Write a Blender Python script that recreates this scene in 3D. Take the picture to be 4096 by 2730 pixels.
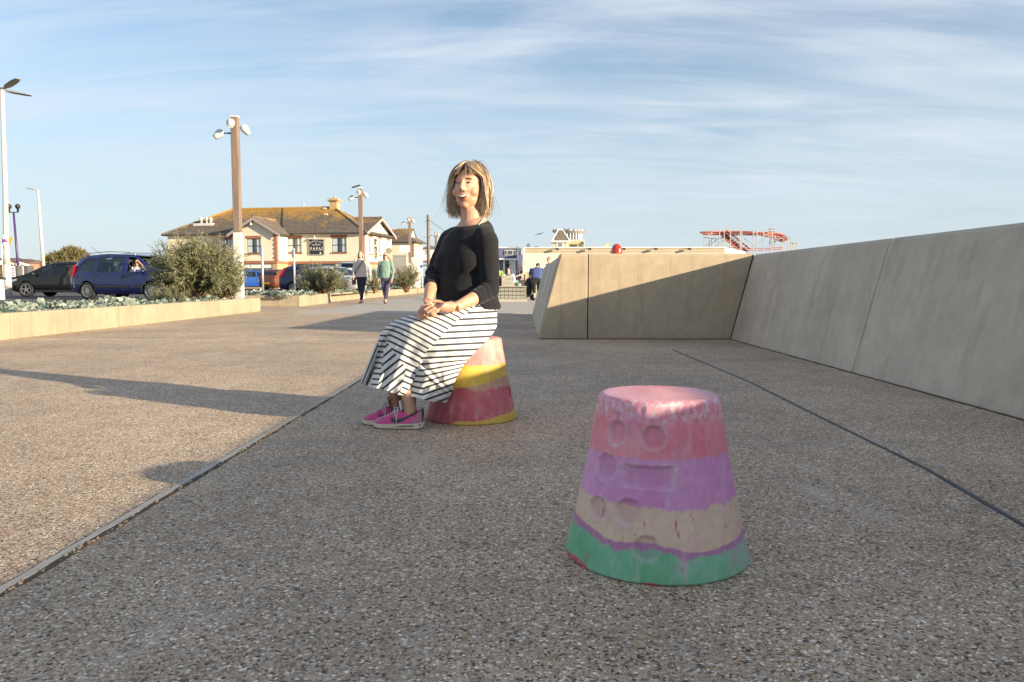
import bpy, bmesh, math, random
import numpy as np
from mathutils import Vector, Matrix, noise as mnoise
R = math.radians
pi = math.pi
sc = bpy.context.scene
for o in list(bpy.data.objects):
    bpy.data.objects.remove(o)
# ------------------------------------------------------------------ camera
CAMZ, FPX, PITCH, YAW = 0.70, 3072.0, R(4.37), R(0.88)
cam = bpy.data.cameras.new('camera'); cam.lens = 27; cam.sensor_width = 36
cam.clip_start = 0.05; cam.clip_end = 6000
camo = bpy.data.objects.new('camera', cam); sc.collection.objects.link(camo)
camo.location = (0, 0, CAMZ); camo.rotation_euler = (pi/2 - PITCH, 0, YAW)
sc.camera = camo
# ------------------------------------------------------------------ sky and sun
SUNV = Vector((3.9, -2.05, 1.0)).normalized()          # towards the sun
world = bpy.data.worlds.new('World'); sc.world = world; world.use_nodes = True
def build_world():
    nt = world.node_tree; N = nt.nodes; L = nt.links; N.clear()
    out = N.new('ShaderNodeOutputWorld'); bg = N.new('ShaderNodeBackground'); bg.inputs[1].default_value = 0.088
    sky = N.new('ShaderNodeTexSky'); sky.sky_type = 'NISHITA'; sky.sun_disc = False
    sky.sun_elevation = math.asin(SUNV.z); sky.sun_rotation = math.atan2(SUNV.x, SUNV.y)
    sky.altitude = 0; sky.air_density = 1.0; sky.dust_density = 0.5; sky.ozone_density = 2.2
    tc = N.new('ShaderNodeTexCoord')
    sep = N.new('ShaderNodeSeparateXYZ'); L.new(tc.outputs['Generated'], sep.inputs[0])
    # thin cirrus: the view direction laid out on a high flat layer
    def mth(op, a, b=None):
        m = N.new('ShaderNodeMath'); m.operation = op
        for i, v in enumerate((a, b)):
            if v is None: continue
            if isinstance(v, (int, float)): m.inputs[i].default_value = v
            else: L.new(v, m.inputs[i])
        return m.outputs[0]
    zz = mth('ADD', mth('MAXIMUM', sep.outputs[2], 0.0), 0.17)
    cx = mth('DIVIDE', sep.outputs[0], zz); cy = mth('DIVIDE', sep.outputs[1], zz)
    cmb = N.new('ShaderNodeCombineXYZ'); L.new(cx, cmb.inputs[0]); L.new(cy, cmb.inputs[1])
    def layer(rot, scl, nscale, det, lo, hi, dist):
        mp = N.new('ShaderNodeMapping'); mp.inputs['Rotation'].default_value = (0, 0, R(rot)); mp.inputs['Scale'].default_value = scl
        L.new(cmb.outputs[0], mp.inputs[0])
        nz = N.new('ShaderNodeTexNoise'); nz.inputs['Scale'].default_value = nscale; nz.inputs['Detail'].default_value = det
        nz.inputs['Roughness'].default_value = 0.55; nz.inputs['Distortion'].default_value = dist
        L.new(mp.outputs[0], nz.inputs['Vector'])
        mr = N.new('ShaderNodeMapRange'); mr.inputs[1].default_value = lo; mr.inputs[2].default_value = hi; mr.clamp = True
        L.new(nz.outputs[0], mr.inputs[0]); return mr.outputs[0]
    a = layer(24, (0.55, 1.5, 1), 1.25, 12, 0.34, 0.72, 1.3)
    b = layer(-20, (0.45, 2.3, 1), 2.4, 12, 0.40, 0.78, 0.9)
    c = layer(12, (0.5, 0.7, 1), 0.62, 4, 0.34, 0.62, 0.4)
    amt = mth('MULTIPLY', mth('ADD', mth('MULTIPLY', a, 0.62), mth('MULTIPLY', b, 0.45)), mth('ADD', mth('MULTIPLY', c, 0.75), 0.46))
    amt = mth('MINIMUM', amt, 0.85)
    mix = N.new('ShaderNodeMix'); mix.data_type = 'RGBA'
    L.new(amt, mix.inputs[0]); L.new(sky.outputs[0], mix.inputs[6])
    mix.inputs[7].default_value = CLOUD
    # pale sea haze low over the whole horizon
    hz = N.new('ShaderNodeMapRange'); hz.interpolation_type = 'SMOOTHSTEP'; hz.inputs[1].default_value = 0.0; hz.inputs[2].default_value = 0.36
    hz.inputs[3].default_value = 0.80; hz.inputs[4].default_value = 0.0; hz.clamp = True; L.new(sep.outputs[2], hz.inputs[0])
    mix2 = N.new('ShaderNodeMix'); mix2.data_type = 'RGBA'; L.new(hz.outputs[0], mix2.inputs[0]); L.new(mix.outputs[2], mix2.inputs[6]); mix2.inputs[7].default_value = HAZE
    L.new(mix2.outputs[2], bg.inputs[0]); L.new(bg.outputs[0], out.inputs[0])
CLOUD = (4.6, 4.85, 5.2, 1); HAZE = (3.25, 3.8, 4.3, 1)
build_world()
sun = bpy.data.lights.new('sun', 'SUN'); sun.energy = 5.0; sun.angle = R(0.55); sun.color = (1.0, 0.83, 0.57)
suno = bpy.data.objects.new('sun', sun); sc.collection.objects.link(suno)
suno.rotation_euler = (-SUNV).to_track_quat('-Z', 'Y').to_euler(); suno.location = SUNV * 60
sc.view_settings.view_transform = 'Standard'; sc.view_settings.look = 'None'
sc.view_settings.exposure = 1.16; sc.view_settings.gamma = 1.0; sc.view_settings.use_curve_mapping = False
sc.cycles.use_denoising = True
sc.cycles.max_bounces = 8; sc.cycles.transparent_max_bounces = 16
# ------------------------------------------------------------------ helpers
_f = Vector((-math.sin(YAW)*math.cos(PITCH), math.cos(YAW)*math.cos(PITCH), -math.sin(PITCH)))
_r = Vector((math.cos(YAW), math.sin(YAW), 0)); _u = _r.cross(_f)
CAM = Vector((0, 0, CAMZ))
def ray(px, py): return _f + _r*((px-2048)/FPX) + _u*((1365-py)/FPX)
def P(px, py, Y):
    """where the line of sight through a photo pixel meets the upright plane y = Y"""
    d = ray(px, py); return CAM + d*(Y/d.y)
def G(px, py, z=0.0):
    d = ray(px, py); return CAM + d*((z-CAMZ)/d.z)
def PX(px, Y, py=1130): return P(px, py, Y).x
def PZ(py, Y, px=2048): return P(px, py, Y).z
COL = sc.collection
class MB:
    def __init__(s): s.v = []; s.f = []; s.m = []
    def add(s, vs, fs, mi=0):
        b = len(s.v); s.v += [tuple(x) for x in vs]
        for f in fs: s.f.append(tuple(i+b for i in f)); s.m.append(mi)
        return s
    def box(s, x0, x1, y0, y1, z0, z1, mi=0):
        vs = [(x, y, z) for z in (z0, z1) for y in (y0, y1) for x in (x0, x1)]
        return s.add(vs, [(0,2,3,1),(4,5,7,6),(0,1,5,4),(2,6,7,3),(0,4,6,2),(1,3,7,5)], mi)
    def obox(s, c, ax, ay, az, mi=0):
        c, ax, ay, az = map(Vector, (c, ax, ay, az))
        vs = [c + ax*i + ay*j + az*k for k in (-1,1) for j in (-1,1) for i in (-1,1)]
        return s.add(vs, [(0,2,3,1),(4,5,7,6),(0,1,5,4),(2,6,7,3),(0,4,6,2),(1,3,7,5)], mi)
    def prism(s, poly, vec, mi=0):
        """poly: list of 3D points (planar), pushed along vec"""
        n = len(poly); vec = Vector(vec)
        vs = [Vector(p) for p in poly] + [Vector(p)+vec for p in poly]
        fs = [tuple(range(n))[::-1], tuple(range(n, 2*n))] + [(i, (i+1) % n, n+(i+1) % n, n+i) for i in range(n)]
        return s.add(vs, fs, mi)
    def loft(s, rings, caps=True, mi=0, closed=True):
        n = len(rings[0]); vs = [p for r in rings for p in r]; fs = []
        for k in range(len(rings)-1):
            for i in range(n if closed else n-1):
                j = (i+1) % n
                fs.append((k*n+i, k*n+j, (k+1)*n+j, (k+1)*n+i))
        if caps: fs += [tuple(range(n))[::-1], tuple(range((len(rings)-1)*n, len(rings)*n))]
        return s.add(vs, fs, mi)
    def tube(s, pts, rad, n=8, mi=0, caps=True):
        pts = [Vector(p) for p in pts]
        if not isinstance(rad, (list, tuple)): rad = [rad]*len(pts)
        rings = []; prev = None
        for i, p in enumerate(pts):
            t = (pts[min(i+1, len(pts)-1)] - pts[max(i-1, 0)]).normalized()
            if prev is None:
                a = Vector((0,0,1)) if abs(t.z) < 0.9 else Vector((1,0,0))
                u = t.cross(a).normalized()
            else:
                u = (prev - t*prev.dot(t)).normalized()
            prev = u; w = t.cross(u)
            rr = rad[i]; ru, rw = (rr if isinstance(rr, tuple) else (rr, rr))
            rings.append([p + u*(math.cos(2*pi*k/n)*ru) + w*(math.sin(2*pi*k/n)*rw) for k in range(n)])
        return s.loft(rings, caps, mi)
    def ell(s, c, ax, ay, az, n=16, m=10, mi=0):
        c, ax, ay, az = map(Vector, (c, ax, ay, az))
        rings = []
        for i in range(1, m):
            th = pi*i/m
            rings.append([c - az*math.cos(th) + (ax*math.cos(2*pi*k/n) + ay*math.sin(2*pi*k/n))*math.sin(th) for k in range(n)])
        b = len(s.v); s.loft(rings, False, mi)
        lo = len(s.v); s.v += [tuple(c-az), tuple(c+az)]
        for k in range(n):
            s.f.append((lo, b+(k+1) % n, b+k)); s.m.append(mi)
            t = b+(m-2)*n; s.f.append((lo+1, t+k, t+(k+1) % n)); s.m.append(mi)
        return s
    def lathe(s, prof, n=24, o=(0,0,0), mi=0, caps=True, axis='Z'):
        o = Vector(o); rings = []
        for r, z in prof:
            if axis == 'Z': rings.append([o + Vector((r*math.cos(2*pi*k/n), r*math.sin(2*pi*k/n), z)) for k in range(n)])
            else: rings.append([o + Vector((r*math.cos(2*pi*k/n), z, -r*math.sin(2*pi*k/n))) for k in range(n)])
        return s.loft(rings, caps, mi)
    def mesh(s, name, mats, smooth=False):
        me = bpy.data.meshes.new(name); me.from_pydata(s.v, [], s.f)
        for m in (mats if isinstance(mats, (list, tuple)) else [mats]): me.materials.append(m)
        if any(s.m): me.polygons.foreach_set('material_index', s.m)
        if smooth: me.polygons.foreach_set('use_smooth', [True]*len(me.polygons))
        me.update(); return me
    def build(s, name, mats, parent=None, smooth=False, world=True):
        return link(name, s.mesh(name, mats, smooth), parent, world)
def link(name, me, parent=None, world=True):
    o = bpy.data.objects.new(name, me); COL.objects.link(o)
    if parent is not None:
        o.parent = parent
        if world and parent.type == 'EMPTY': o.matrix_parent_inverse = Matrix.Translation(-Vector(parent.location))
    return o
def tag(o, label, cat, group=None):
    o['label'] = label; o['category'] = cat
    if group: o['group'] = group
    return o
def empty(name, loc, label=None, cat=None, group=None, rz=0.0):
    o = bpy.data.objects.new(name, None); COL.objects.link(o); o.location = loc; o.rotation_euler = (0, 0, rz)
    o.empty_display_size = 0.1
    if label: tag(o, label, cat, group)
    return o
def struct(o): o['kind'] = 'structure'; return o
def stuff(o): o['kind'] = 'stuff'; return o
def bevel(o, w, seg=2):
    m = o.modifiers.new('bevel', 'BEVEL'); m.width = w; m.segments = seg; m.limit_method = 'ANGLE'; m.angle_limit = R(40); return o
def fuse(mb, voxel, it=4, fac=0.5, name='fused'):
    """one continuous skin over overlapping closed pieces"""
    me = mb.mesh(name, []); o = bpy.data.objects.new(name, me); COL.objects.link(o)
    r = o.modifiers.new('r', 'REMESH'); r.mode = 'VOXEL'; r.voxel_size = voxel; r.use_smooth_shade = True
    if it:
        m = o.modifiers.new('s', 'SMOOTH'); m.factor = fac; m.iterations = it
    dg = bpy.context.evaluated_depsgraph_get(); dg.update()
    out = bpy.data.meshes.new_from_object(o.evaluated_get(dg)); out.name = name
    bpy.data.objects.remove(o); bpy.data.meshes.remove(me)
    out.polygons.foreach_set('use_smooth', [True]*len(out.polygons))
    return out
def setmat(me, *ms):
    me.materials.clear()
    for m in ms: me.materials.append(m)
    return me
def boolean(target, cutters):
    rj = random.Random(4); cur = target
    for c in cutters:
        n0 = len(cur.polygons)
        for att in range(6):
            cc = c.copy()
            if att:
                off = Vector((rj.uniform(-.004, .004), rj.uniform(-.004, .004), rj.uniform(-.004, .004))); cc.transform(Matrix.Translation(off) @ Matrix.Scale(1 + rj.uniform(-.004, .004), 4))
            r = boolean_(cur.copy(), [cc])
            if len(r.polygons) > n0*.7: cur = r; break
    return cur
def boolean_(target, cutters):
    """target MB mesh minus cutters; returns a mesh"""
    for me_ in [target] + list(cutters):
        bm_ = bmesh.new(); bm_.from_mesh(me_); bmesh.ops.remove_doubles(bm_, verts=bm_.verts, dist=1e-5); bmesh.ops.recalc_face_normals(bm_, faces=bm_.faces); bm_.to_mesh(me_); bm_.free()
    o = bpy.data.objects.new('t', target); COL.objects.link(o); tmp = []
    for c in cutters:
        co = bpy.data.objects.new('c', c); COL.objects.link(co); tmp.append(co)
        m = o.modifiers.new('b', 'BOOLEAN'); m.operation = 'DIFFERENCE'; m.object = co; m.solver = 'EXACT'; m.material_mode = 'TRANSFER'
    dg = bpy.context.evaluated_depsgraph_get(); dg.update()
    out = bpy.data.meshes.new_from_object(o.evaluated_get(dg))
    for co in tmp: bpy.data.objects.remove(co)
    bpy.data.objects.remove(o)
    return out
def text_mb(txt, size, mb, origin, ux, uy, depth=0.01, mi=0, align='CENTER', sx=1.0):
    """letters as thin solid shapes; origin, ux, uy place them"""
    cu = bpy.data.curves.new('t', 'FONT'); cu.body = txt; cu.size = size; cu.align_x = align; cu.extrude = depth/2; cu.resolution_u = 3
    o = bpy.data.objects.new('t', cu); COL.objects.link(o)
    dg = bpy.context.evaluated_depsgraph_get(); dg.update()
    me = bpy.data.meshes.new_from_object(o.evaluated_get(dg)); bpy.data.objects.remove(o)
    ux, uy = Vector(ux), Vector(uy); n = ux.cross(uy); og = Vector(origin)
    mb.add([og + ux*(v.co.x*sx) + uy*v.co.y + n*v.co.z for v in me.vertices], [tuple(p.vertices) for p in me.polygons], mi)
    bpy.data.meshes.remove(me)
# ------------------------------------------------------------------ materials
def newmat(name):
    m = bpy.data.materials.new(name); m.use_nodes = True
    nt = m.node_tree; b = nt.nodes['Principled BSDF']; return m, nt, b
def nd(nt, t, **kw):
    n = nt.nodes.new(t)
    for k, v in kw.items(): setattr(n, k, v)
    return n
def setin(n, **kw):
    for k, v in kw.items(): n.inputs[k.replace('_', ' ')].default_value = v
def coords(nt, scale=(1,1,1), rot=(0,0,0), kind='Object'):
    tc = nd(nt, 'ShaderNodeTexCoord'); mp = nd(nt, 'ShaderNodeMapping')
    mp.inputs['Scale'].default_value = scale; mp.inputs['Rotation'].default_value = rot
    nt.links.new(tc.outputs[kind], mp.inputs[0]); return mp.outputs[0]
def noise(nt, vec, scale, detail=5, rough=0.55, dist=0.0):
    n = nd(nt, 'ShaderNodeTexNoise'); setin(n, Scale=scale, Detail=detail, Roughness=rough, Distortion=dist)
    if vec is not None: nt.links.new(vec, n.inputs['Vector'])
    return n.outputs[0]
def ramp(nt, fac, stops, interp='LINEAR'):
    r = nd(nt, 'ShaderNodeValToRGB'); cr = r.color_ramp; cr.interpolation = interp
    while len(cr.elements) < len(stops): cr.elements.new(0.5)
    for e, (p, c) in zip(cr.elements, stops):
        e.position = p; e.color = (c[0], c[1], c[2], 1) if not isinstance(c, (int, float)) else (c, c, c, 1)
    nt.links.new(fac, r.inputs[0]); return r.outputs[0]
def mixc(nt, fac, a, b, mode='MIX'):
    m = nd(nt, 'ShaderNodeMix', data_type='RGBA', blend_type=mode)
    for i, v in ((0, fac), (6, a), (7, b)):
        if isinstance(v, (int, float)): m.inputs[i].default_value = v
        elif isinstance(v, tuple): m.inputs[i].default_value = (v[0], v[1], v[2], 1)
        else: nt.links.new(v, m.inputs[i])
    return m.outputs[2]
def math_(nt, op, a, b=None, c=None):
    m = nd(nt, 'ShaderNodeMath', operation=op)
    for i, v in enumerate((a, b, c)):
        if v is None: continue
        if isinstance(v, (int, float)): m.inputs[i].default_value = v
        else: nt.links.new(v, m.inputs[i])
    return m.outputs[0]
def bump(nt, b, h, strength=0.3, dist=0.01):
    n = nd(nt, 'ShaderNodeBump'); setin(n, Strength=strength, Distance=dist)
    nt.links.new(h, n.inputs['Height']); nt.links.new(n.outputs[0], b.inputs['Normal'])
def simple(name, col, rough=0.6, metal=0.0, var=0.15, vs=6.0, bs=0.0, bscale=60.0, spec=None, coat=0.0, stretch=(1,1,1)):
    m, nt, b = newmat(name)
    setin(b, Roughness=rough, Metallic=metal)
    if coat: b.inputs['Coat Weight'].default_value = coat; b.inputs['Coat Roughness'].default_value = 0.04
    if spec is not None: b.inputs['Specular IOR Level'].default_value = spec
    if var:
        v = coords(nt, stretch); n = noise(nt, v, vs)
        c = ramp(nt, n, [(0.3, tuple(max(0, x*(1-var)) for x in col)), (0.7, tuple(min(1, x*(1+var)) for x in col))])
        nt.links.new(c, b.inputs['Base Color'])
    else: setin(b, Base_Color=(*col, 1))
    if bs:
        v = coords(nt); bump(nt, b, noise(nt, v, bscale, 4), bs, 0.01)
    return m
def glassmat(name, tint=(0.25,0.3,0.32), refl=0.6):
    m = bpy.data.materials.new(name); m.use_nodes = True; nt = m.node_tree; nt.nodes.clear()
    out = nd(nt, 'ShaderNodeOutputMaterial'); tr = nd(nt, 'ShaderNodeBsdfTransparent'); gl = nd(nt, 'ShaderNodeBsdfGlossy')
    tr.inputs[0].default_value = (*tint, 1); gl.inputs['Roughness'].default_value = 0.02; gl.inputs[0].default_value = (0.9, 0.93, 0.95, 1)
    fr = nd(nt, 'ShaderNodeFresnel'); fr.inputs[0].default_value = 1.5
    fac = math_(nt, 'ADD', math_(nt, 'MULTIPLY', fr.outputs[0], refl), 0.05)
    mx = nd(nt, 'ShaderNodeMixShader'); nt.links.new(fac, mx.inputs[0]); nt.links.new(tr.outputs[0], mx.inputs[1]); nt.links.new(gl.outputs[0], mx.inputs[2])
    nt.links.new(mx.outputs[0], out.inputs[0]); return m
# ================================================================== the ground
def ground_mat():
    m, nt, b = newmat('resin bound gravel'); setin(b, Roughness=0.75)
    v = coords(nt)
    wob = nd(nt, 'ShaderNodeTexNoise'); setin(wob, Scale=60.0, Detail=2); nt.links.new(v, wob.inputs['Vector'])
    va = nd(nt, 'ShaderNodeVectorMath', operation='MULTIPLY_ADD'); nt.links.new(wob.outputs['Color'], va.inputs[0]); va.inputs[1].default_value = (.010,.010,0); nt.links.new(v, va.inputs[2])
    vo = nd(nt, 'ShaderNodeTexVoronoi'); setin(vo, Scale=150.0, Randomness=1.0); nt.links.new(va.outputs[0], vo.inputs['Vector'])
    vo2 = nd(nt, 'ShaderNodeTexVoronoi'); setin(vo2, Scale=260.0); nt.links.new(v, vo2.inputs['Vector'])
    sep = nd(nt, 'ShaderNodeSeparateColor'); nt.links.new(vo.outputs['Color'], sep.inputs[0])
    sep2 = nd(nt, 'ShaderNodeSeparateColor'); nt.links.new(vo2.outputs['Color'], sep2.inputs[0])
    st = [(0.0, (.03,.028,.03)), (0.09, (.07,.055,.045)), (0.19, (.20,.13,.08)), (0.33, (.34,.25,.165)), (0.48, (.40,.34,.27)),
          (0.60, (.30,.285,.275)), (0.72, (.46,.42,.36)), (0.84, (.36,.23,.12)), (0.91, (.58,.55,.50)), (1.0, (.74,.71,.66))]
    c1 = ramp(nt, sep.outputs[0], st); c2 = ramp(nt, sep2.outputs[0], st)
    pick = math_(nt, 'GREATER_THAN', sep.outputs[1], 0.62)
    c = mixc(nt, pick, c1, c2)
    gap = nd(nt, 'ShaderNodeMapRange'); setin(gap, From_Min=0.45, From_Max=0.75, To_Min=0.0, To_Max=0.55); nt.links.new(vo.outputs['Distance'], gap.inputs[0])
    c = mixc(nt, gap.outputs[0], c, (.20,.165,.125))
    big = noise(nt, v, 0.7, 6, 0.6); mid = noise(nt, v, 5.0, 5, 0.6)
    c = mixc(nt, 1.0, c, ramp(nt, big, [(0.3, .74), (0.72, 1.16)]), 'MULTIPLY')
    c = mixc(nt, 1.0, c, ramp(nt, mid, [(0.3, .88), (0.7, 1.10)]), 'MULTIPLY')
    # worn pale scuffs and a few dark spots
    sc_ = noise(nt, coords(nt, (1.6, .5, 1), (0, 0, .5)), 1.7, 7, 0.62)
    c = mixc(nt, ramp(nt, sc_, [(0.58, 0.0), (0.74, .5)]), c, (.42,.40,.38))
    sp = nd(nt, 'ShaderNodeTexVoronoi'); setin(sp, Scale=2.1); nt.links.new(v, sp.inputs['Vector'])
    c = mixc(nt, ramp(nt, sp.outputs['Distance'], [(0.018, .7), (0.03, 0.0)]), c, (.05,.045,.04))
    c = mixc(nt, 1.0, c, (1.46,1.32,1.17), 'MULTIPLY')
    nt.links.new(c, b.inputs['Base Color'])
    h = math_(nt, 'SUBTRACT', math_(nt, 'MULTIPLY', sep.outputs[2], .35), vo.outputs['Distance'])
    bump(nt, b, h, 0.45, 0.006)
    return m
M_GRAVEL = ground_mat()
def concrete(name, col, streak=0.5, pit=True):
    m, nt, b = newmat(name); setin(b, Roughness=0.8)
    v = coords(nt); n1 = noise(nt, v, 1.3, 6, .6); n2 = noise(nt, v, 9, 5, .65)
    st = noise(nt, coords(nt, (7, 7, .45)), 1.0, 6, .62)
    fine = noise(nt, coords(nt, (60, 60, 2.2)), 1.0, 3, .6)
    c = ramp(nt, n1, [(.3, tuple(x*.86 for x in col)), (.7, tuple(min(1, x*1.1) for x in col))])
    c = mixc(nt, 1.0, c, ramp(nt, n2, [(.3, .90), (.7, 1.07)]), 'MULTIPLY')
    c = mixc(nt, 1.0, c, ramp(nt, fine, [(.3, .965), (.7, 1.03)]), 'MULTIPLY')
    c = mixc(nt, ramp(nt, st, [(.52, 0.0), (.80, streak)]), c, tuple(x*y for x, y in zip(col, (.52,.45,.38))))
    if pit:
        vo = nd(nt, 'ShaderNodeTexVoronoi'); setin(vo, Scale=11.0); nt.links.new(v, vo.inputs['Vector'])
        msk = math_(nt, 'MULTIPLY', ramp(nt, vo.outputs['Distance'], [(.03, 1.0), (.07, 0.0)]), ramp(nt, n2, [(.5, 0.0), (.6, .75)]))
        c = mixc(nt, msk, c, tuple(x*.4 for x in col))
        sm = noise(nt, coords(nt, (2.2, 2.2, 1.2)), 2.0, 8, .72)
        c = mixc(nt, ramp(nt, sm, [(.60, 0.0), (.74, .42)]), c, tuple(x*y for x, y in zip(col, (.55,.47,.40))))
    nt.links.new(c, b.inputs['Base Color'])
    bump(nt, b, noise(nt, v, 45, 5, .6), .14, .006)
    return m
M_WALL = concrete('sea wall concrete', (.43,.345,.24), .6)
M_WALLG = concrete('sea wall side concrete', (.54,.465,.37), .55)
M_PLANT = concrete('planter concrete', (.335,.28,.20), .6, False)
M_EDGE = concrete('edging concrete', (.42,.39,.35), .2, False)
M_JOINT = simple('black joint filler', (.012,.013,.016), .6, var=.3, vs=20)
M_GAPD = simple('dirt in the gap', (.06,.05,.04), .9, var=.4, vs=25)
M_RUBBER = simple('slate blue joint strip', (.035,.045,.06), .55, var=.4, vs=12)
M_ASPH = simple('asphalt', (.075,.075,.078), .85, var=.2, vs=3, bs=.3, bscale=180)
M_SOIL = simple('planter soil', (.16,.12,.08), .95, var=.4, vs=14, bs=.6, bscale=40)
M_PALE = simple('pale paving', (.40,.37,.33), .85, var=.08, vs=1.5, bs=.15, bscale=120)
g = MB()
XS = [-600,-60,-30,-14,-6,-3,-1.117,-1.0,1.5,4,14,60,600]; YS = [-60,-6,-2,0,1,2,3,4,6,9,14,20,30,60,140,500,2500]
for i in range(len(XS)-1):
    for j in range(len(YS)-1):
        g.add([(XS[i],YS[j],0),(XS[i+1],YS[j],0),(XS[i+1],YS[j+1],0),(XS[i],YS[j+1],0)], [(0,1,2,3)])
ground = struct(g.build('promenade', M_GRAVEL))
# pale edging with a dark pebbly gap along the left, slate joint on the right, cross joints
def strip(name, pts, w, z, mat, h=0.004, jit=0.0, seed=1):
    rnd = random.Random(seed); mb = MB(); L_, R_ = [], []
    out = []
    for a, b_ in zip(pts[:-1], pts[1:]):
        n = max(2, int((Vector(b_)-Vector(a)).length/.05)) if jit else 1
        for k in range(n): out.append(Vector(a).lerp(Vector(b_), k/n))
    out.append(Vector(pts[-1]))
    for i, p in enumerate(out):
        t = (out[min(i+1, len(out)-1)] - out[max(i-1, 0)]); t.z = 0; t.normalize(); nrm = Vector((t.y, -t.x, 0))
        a, b_ = w/2 + rnd.uniform(-jit, jit), w/2 + rnd.uniform(-jit, jit)
        L_.append([(p - nrm*a).x, (p - nrm*a).y]); R_.append([(p + nrm*b_).x, (p + nrm*b_).y])
    rings = [[(l[0], l[1], -.01), (l[0], l[1], z), (r[0], r[1], z), (r[0], r[1], -.01)] for l, r in zip(L_, R_)]
    mb.loft(rings); return mb.build(name, mat)
gl0, gl1 = G(0, 2365), G(1440, 1520)
xe = (gl0.x + gl1.x)/2
e1 = struct(strip('edging_strip', [(xe-.004, -6, 0), (xe-.004, 24, 0)], .022, .0035, M_EDGE, jit=.003))
e2 = struct(strip('edging_gap', [(xe+.017, -6, 0), (xe+.017, 24, 0)], .013, .003, M_GAPD, jit=.005, seed=3))
rs = [G(4096, 2105), G(3700, 1875), G(3300, 1680), G(3000, 1530), G(2690, 1400)]
d0 = (rs[0]-rs[1]).normalized()
pts = [rs[0]+d0*4] + rs
e3 = struct(strip('joint_strip', [(p.x, p.y, 0) for p in pts], .016, .003, M_RUBBER, jit=.0014, seed=5))
e4 = struct(strip('cross_joint', [(-1.09, 3.34, 0), (2.6, 3.36, 0)], .006, .0022, M_EDGE, jit=.002, seed=7))
e5 = struct(strip('cross_joint', [(-6.0, 9.35, 0), (0.3, 9.30, 0)], .012, .0022, M_EDGE, jit=.003, seed=8))
# stones lying in the dark gap
rnd = random.Random(11); st = MB()
for k in range(170):
    y = rnd.uniform(1.2, 5.0); x = xe + .017 + rnd.uniform(-.007, .007); r = rnd.uniform(.002, .006)
    st.ell((x, y, .003), (r, 0, 0), (0, r*rnd.uniform(.8, 1.4), 0), (0, 0, r*.7), 7, 4)
M_STONE = simple('gap stones', (.36,.27,.17), .8, var=.6, vs=60)
stuff(st.build('gap_pebbles', M_STONE, smooth=True))
# the paler far paving and the road
pp = MB(); pp.box(-5.2, 40, 17.2, 75, -.02, .004); struct(pp.build('far_paving', M_PALE))
rd = MB(); rd.box(-220, -9.4, 14.0, 78, -.05, .075); struct(rd.build('road', M_ASPH))
kb = MB()
for k in range(40): kb.box(-9.40, -9.25, 14+k*1.6, 14+k*1.6+1.594, -.02, .13)
kb = bevel(kb.build('kerb', M_EDGE), .015); struct(kb)
# ================================================================== sea wall
H, BAT = 1.04, .262
pc = G(2925, 1358); XB = pc.x; YC = pc.y          # inner corner, at the ground
XBr = (XB + G(4096, 1683).x)/2
def panel_y(mb, x, y0, y1, thick=.45, gap=.006, ch=.028, h=H, mi=0):
    """battered panel running along Y, sloping face towards -X"""
    a, b_ = y0+gap, y1-gap
    sec = [(x, 0), (x+BAT*(h-ch)/h, h-ch), (x+BAT+ch*.9, h), (x+BAT+thick, h), (x+BAT+thick, 0)]
    mb.loft([[(sx, a, sz) for sx, sz in sec], [(sx, b_, sz) for sx, sz in sec]])
wall = empty('sea_wall', (XBr, 4, 0), 'long sloping concrete sea wall in shade along the right edge of the promenade', 'wall')
for a, b_ in ((8.44, YC), (5.98, 8.44), (3.52, 5.98), (1.06, 3.52), (-1.4, 1.06), (-3.86, -1.4), (-6.3, -3.86), (-8.8, -6.3), (-11.2,-8.8), (-13.7,-11.2)):
    mb = MB(); panel_y(mb, XBr, a, b_); bevel(mb.build('panel', M_WALLG, wall), .008, 2)
mb = MB(); panel_y(mb, XBr+.02, -13.7, YC, .40, 0, .03, H-.02); mb.build('joint_backing', M_JOINT, wall)
# end block closing the bay, lit by the sun
xl, xr = P(2153, 1355, YC).x, P(2243, 1011, YC).x
def endpanel(x0b, x0t, x1b, x1t, y0, y1, gap0, gap1, ch=.025):
    mb = MB()
    def sec(y, hh, cut):
        return [(x0b+gap0, y, 0), (x1b-gap1, y, 0), (x1t-gap1-cut, y, hh), (x0t+gap0+cut, y, hh)]
    hh = H+.012
    mb.loft([sec(y0, hh-ch, 0), [(a, b2+ch, c if c == 0 else hh) for a, b2, c in sec(y0, hh-ch, 0)], sec(y1, hh, 0)])
    return mb
bl = empty('end_wall', (1.4, YC, 0), 'sunlit buff concrete wall closing the bay, crossed by a diagonal shadow edge', 'wall')
xj = P(2352, 1190, YC).x; xj2 = P(2680, 1190, YC).x
bevel(endpanel(xl, xr, xj, xj, YC, YC+.5, 0, .006).build('panel', M_WALL, bl), .010)
bevel(endpanel(xj, xj, xj2, xj2, YC, YC+.5, .006, .0004).build('panel', M_WALL, bl), .0015)
bevel(endpanel(xj2, xj2, XBr-.005, XBr+BAT-.012, YC, YC+.5, .0004, 0).build('panel', M_WALL, bl), .0015)
jb = MB(); jb.box(xj-.02, xj+.02, YC+.035, YC+.3, 0, H-.03); jb.build('joint_backing', M_GAPD, bl)
jb = MB(); jb.prism([(XBr-.009, YC-.004, 0), (XBr+.009, YC-.004, 0), (XBr+BAT+.004, YC-.004, H-.005), (XBr+BAT-.014, YC-.004, H-.005)], (0, .02, 0)); jb.build('corner_joint', M_JOINT, bl)
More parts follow.
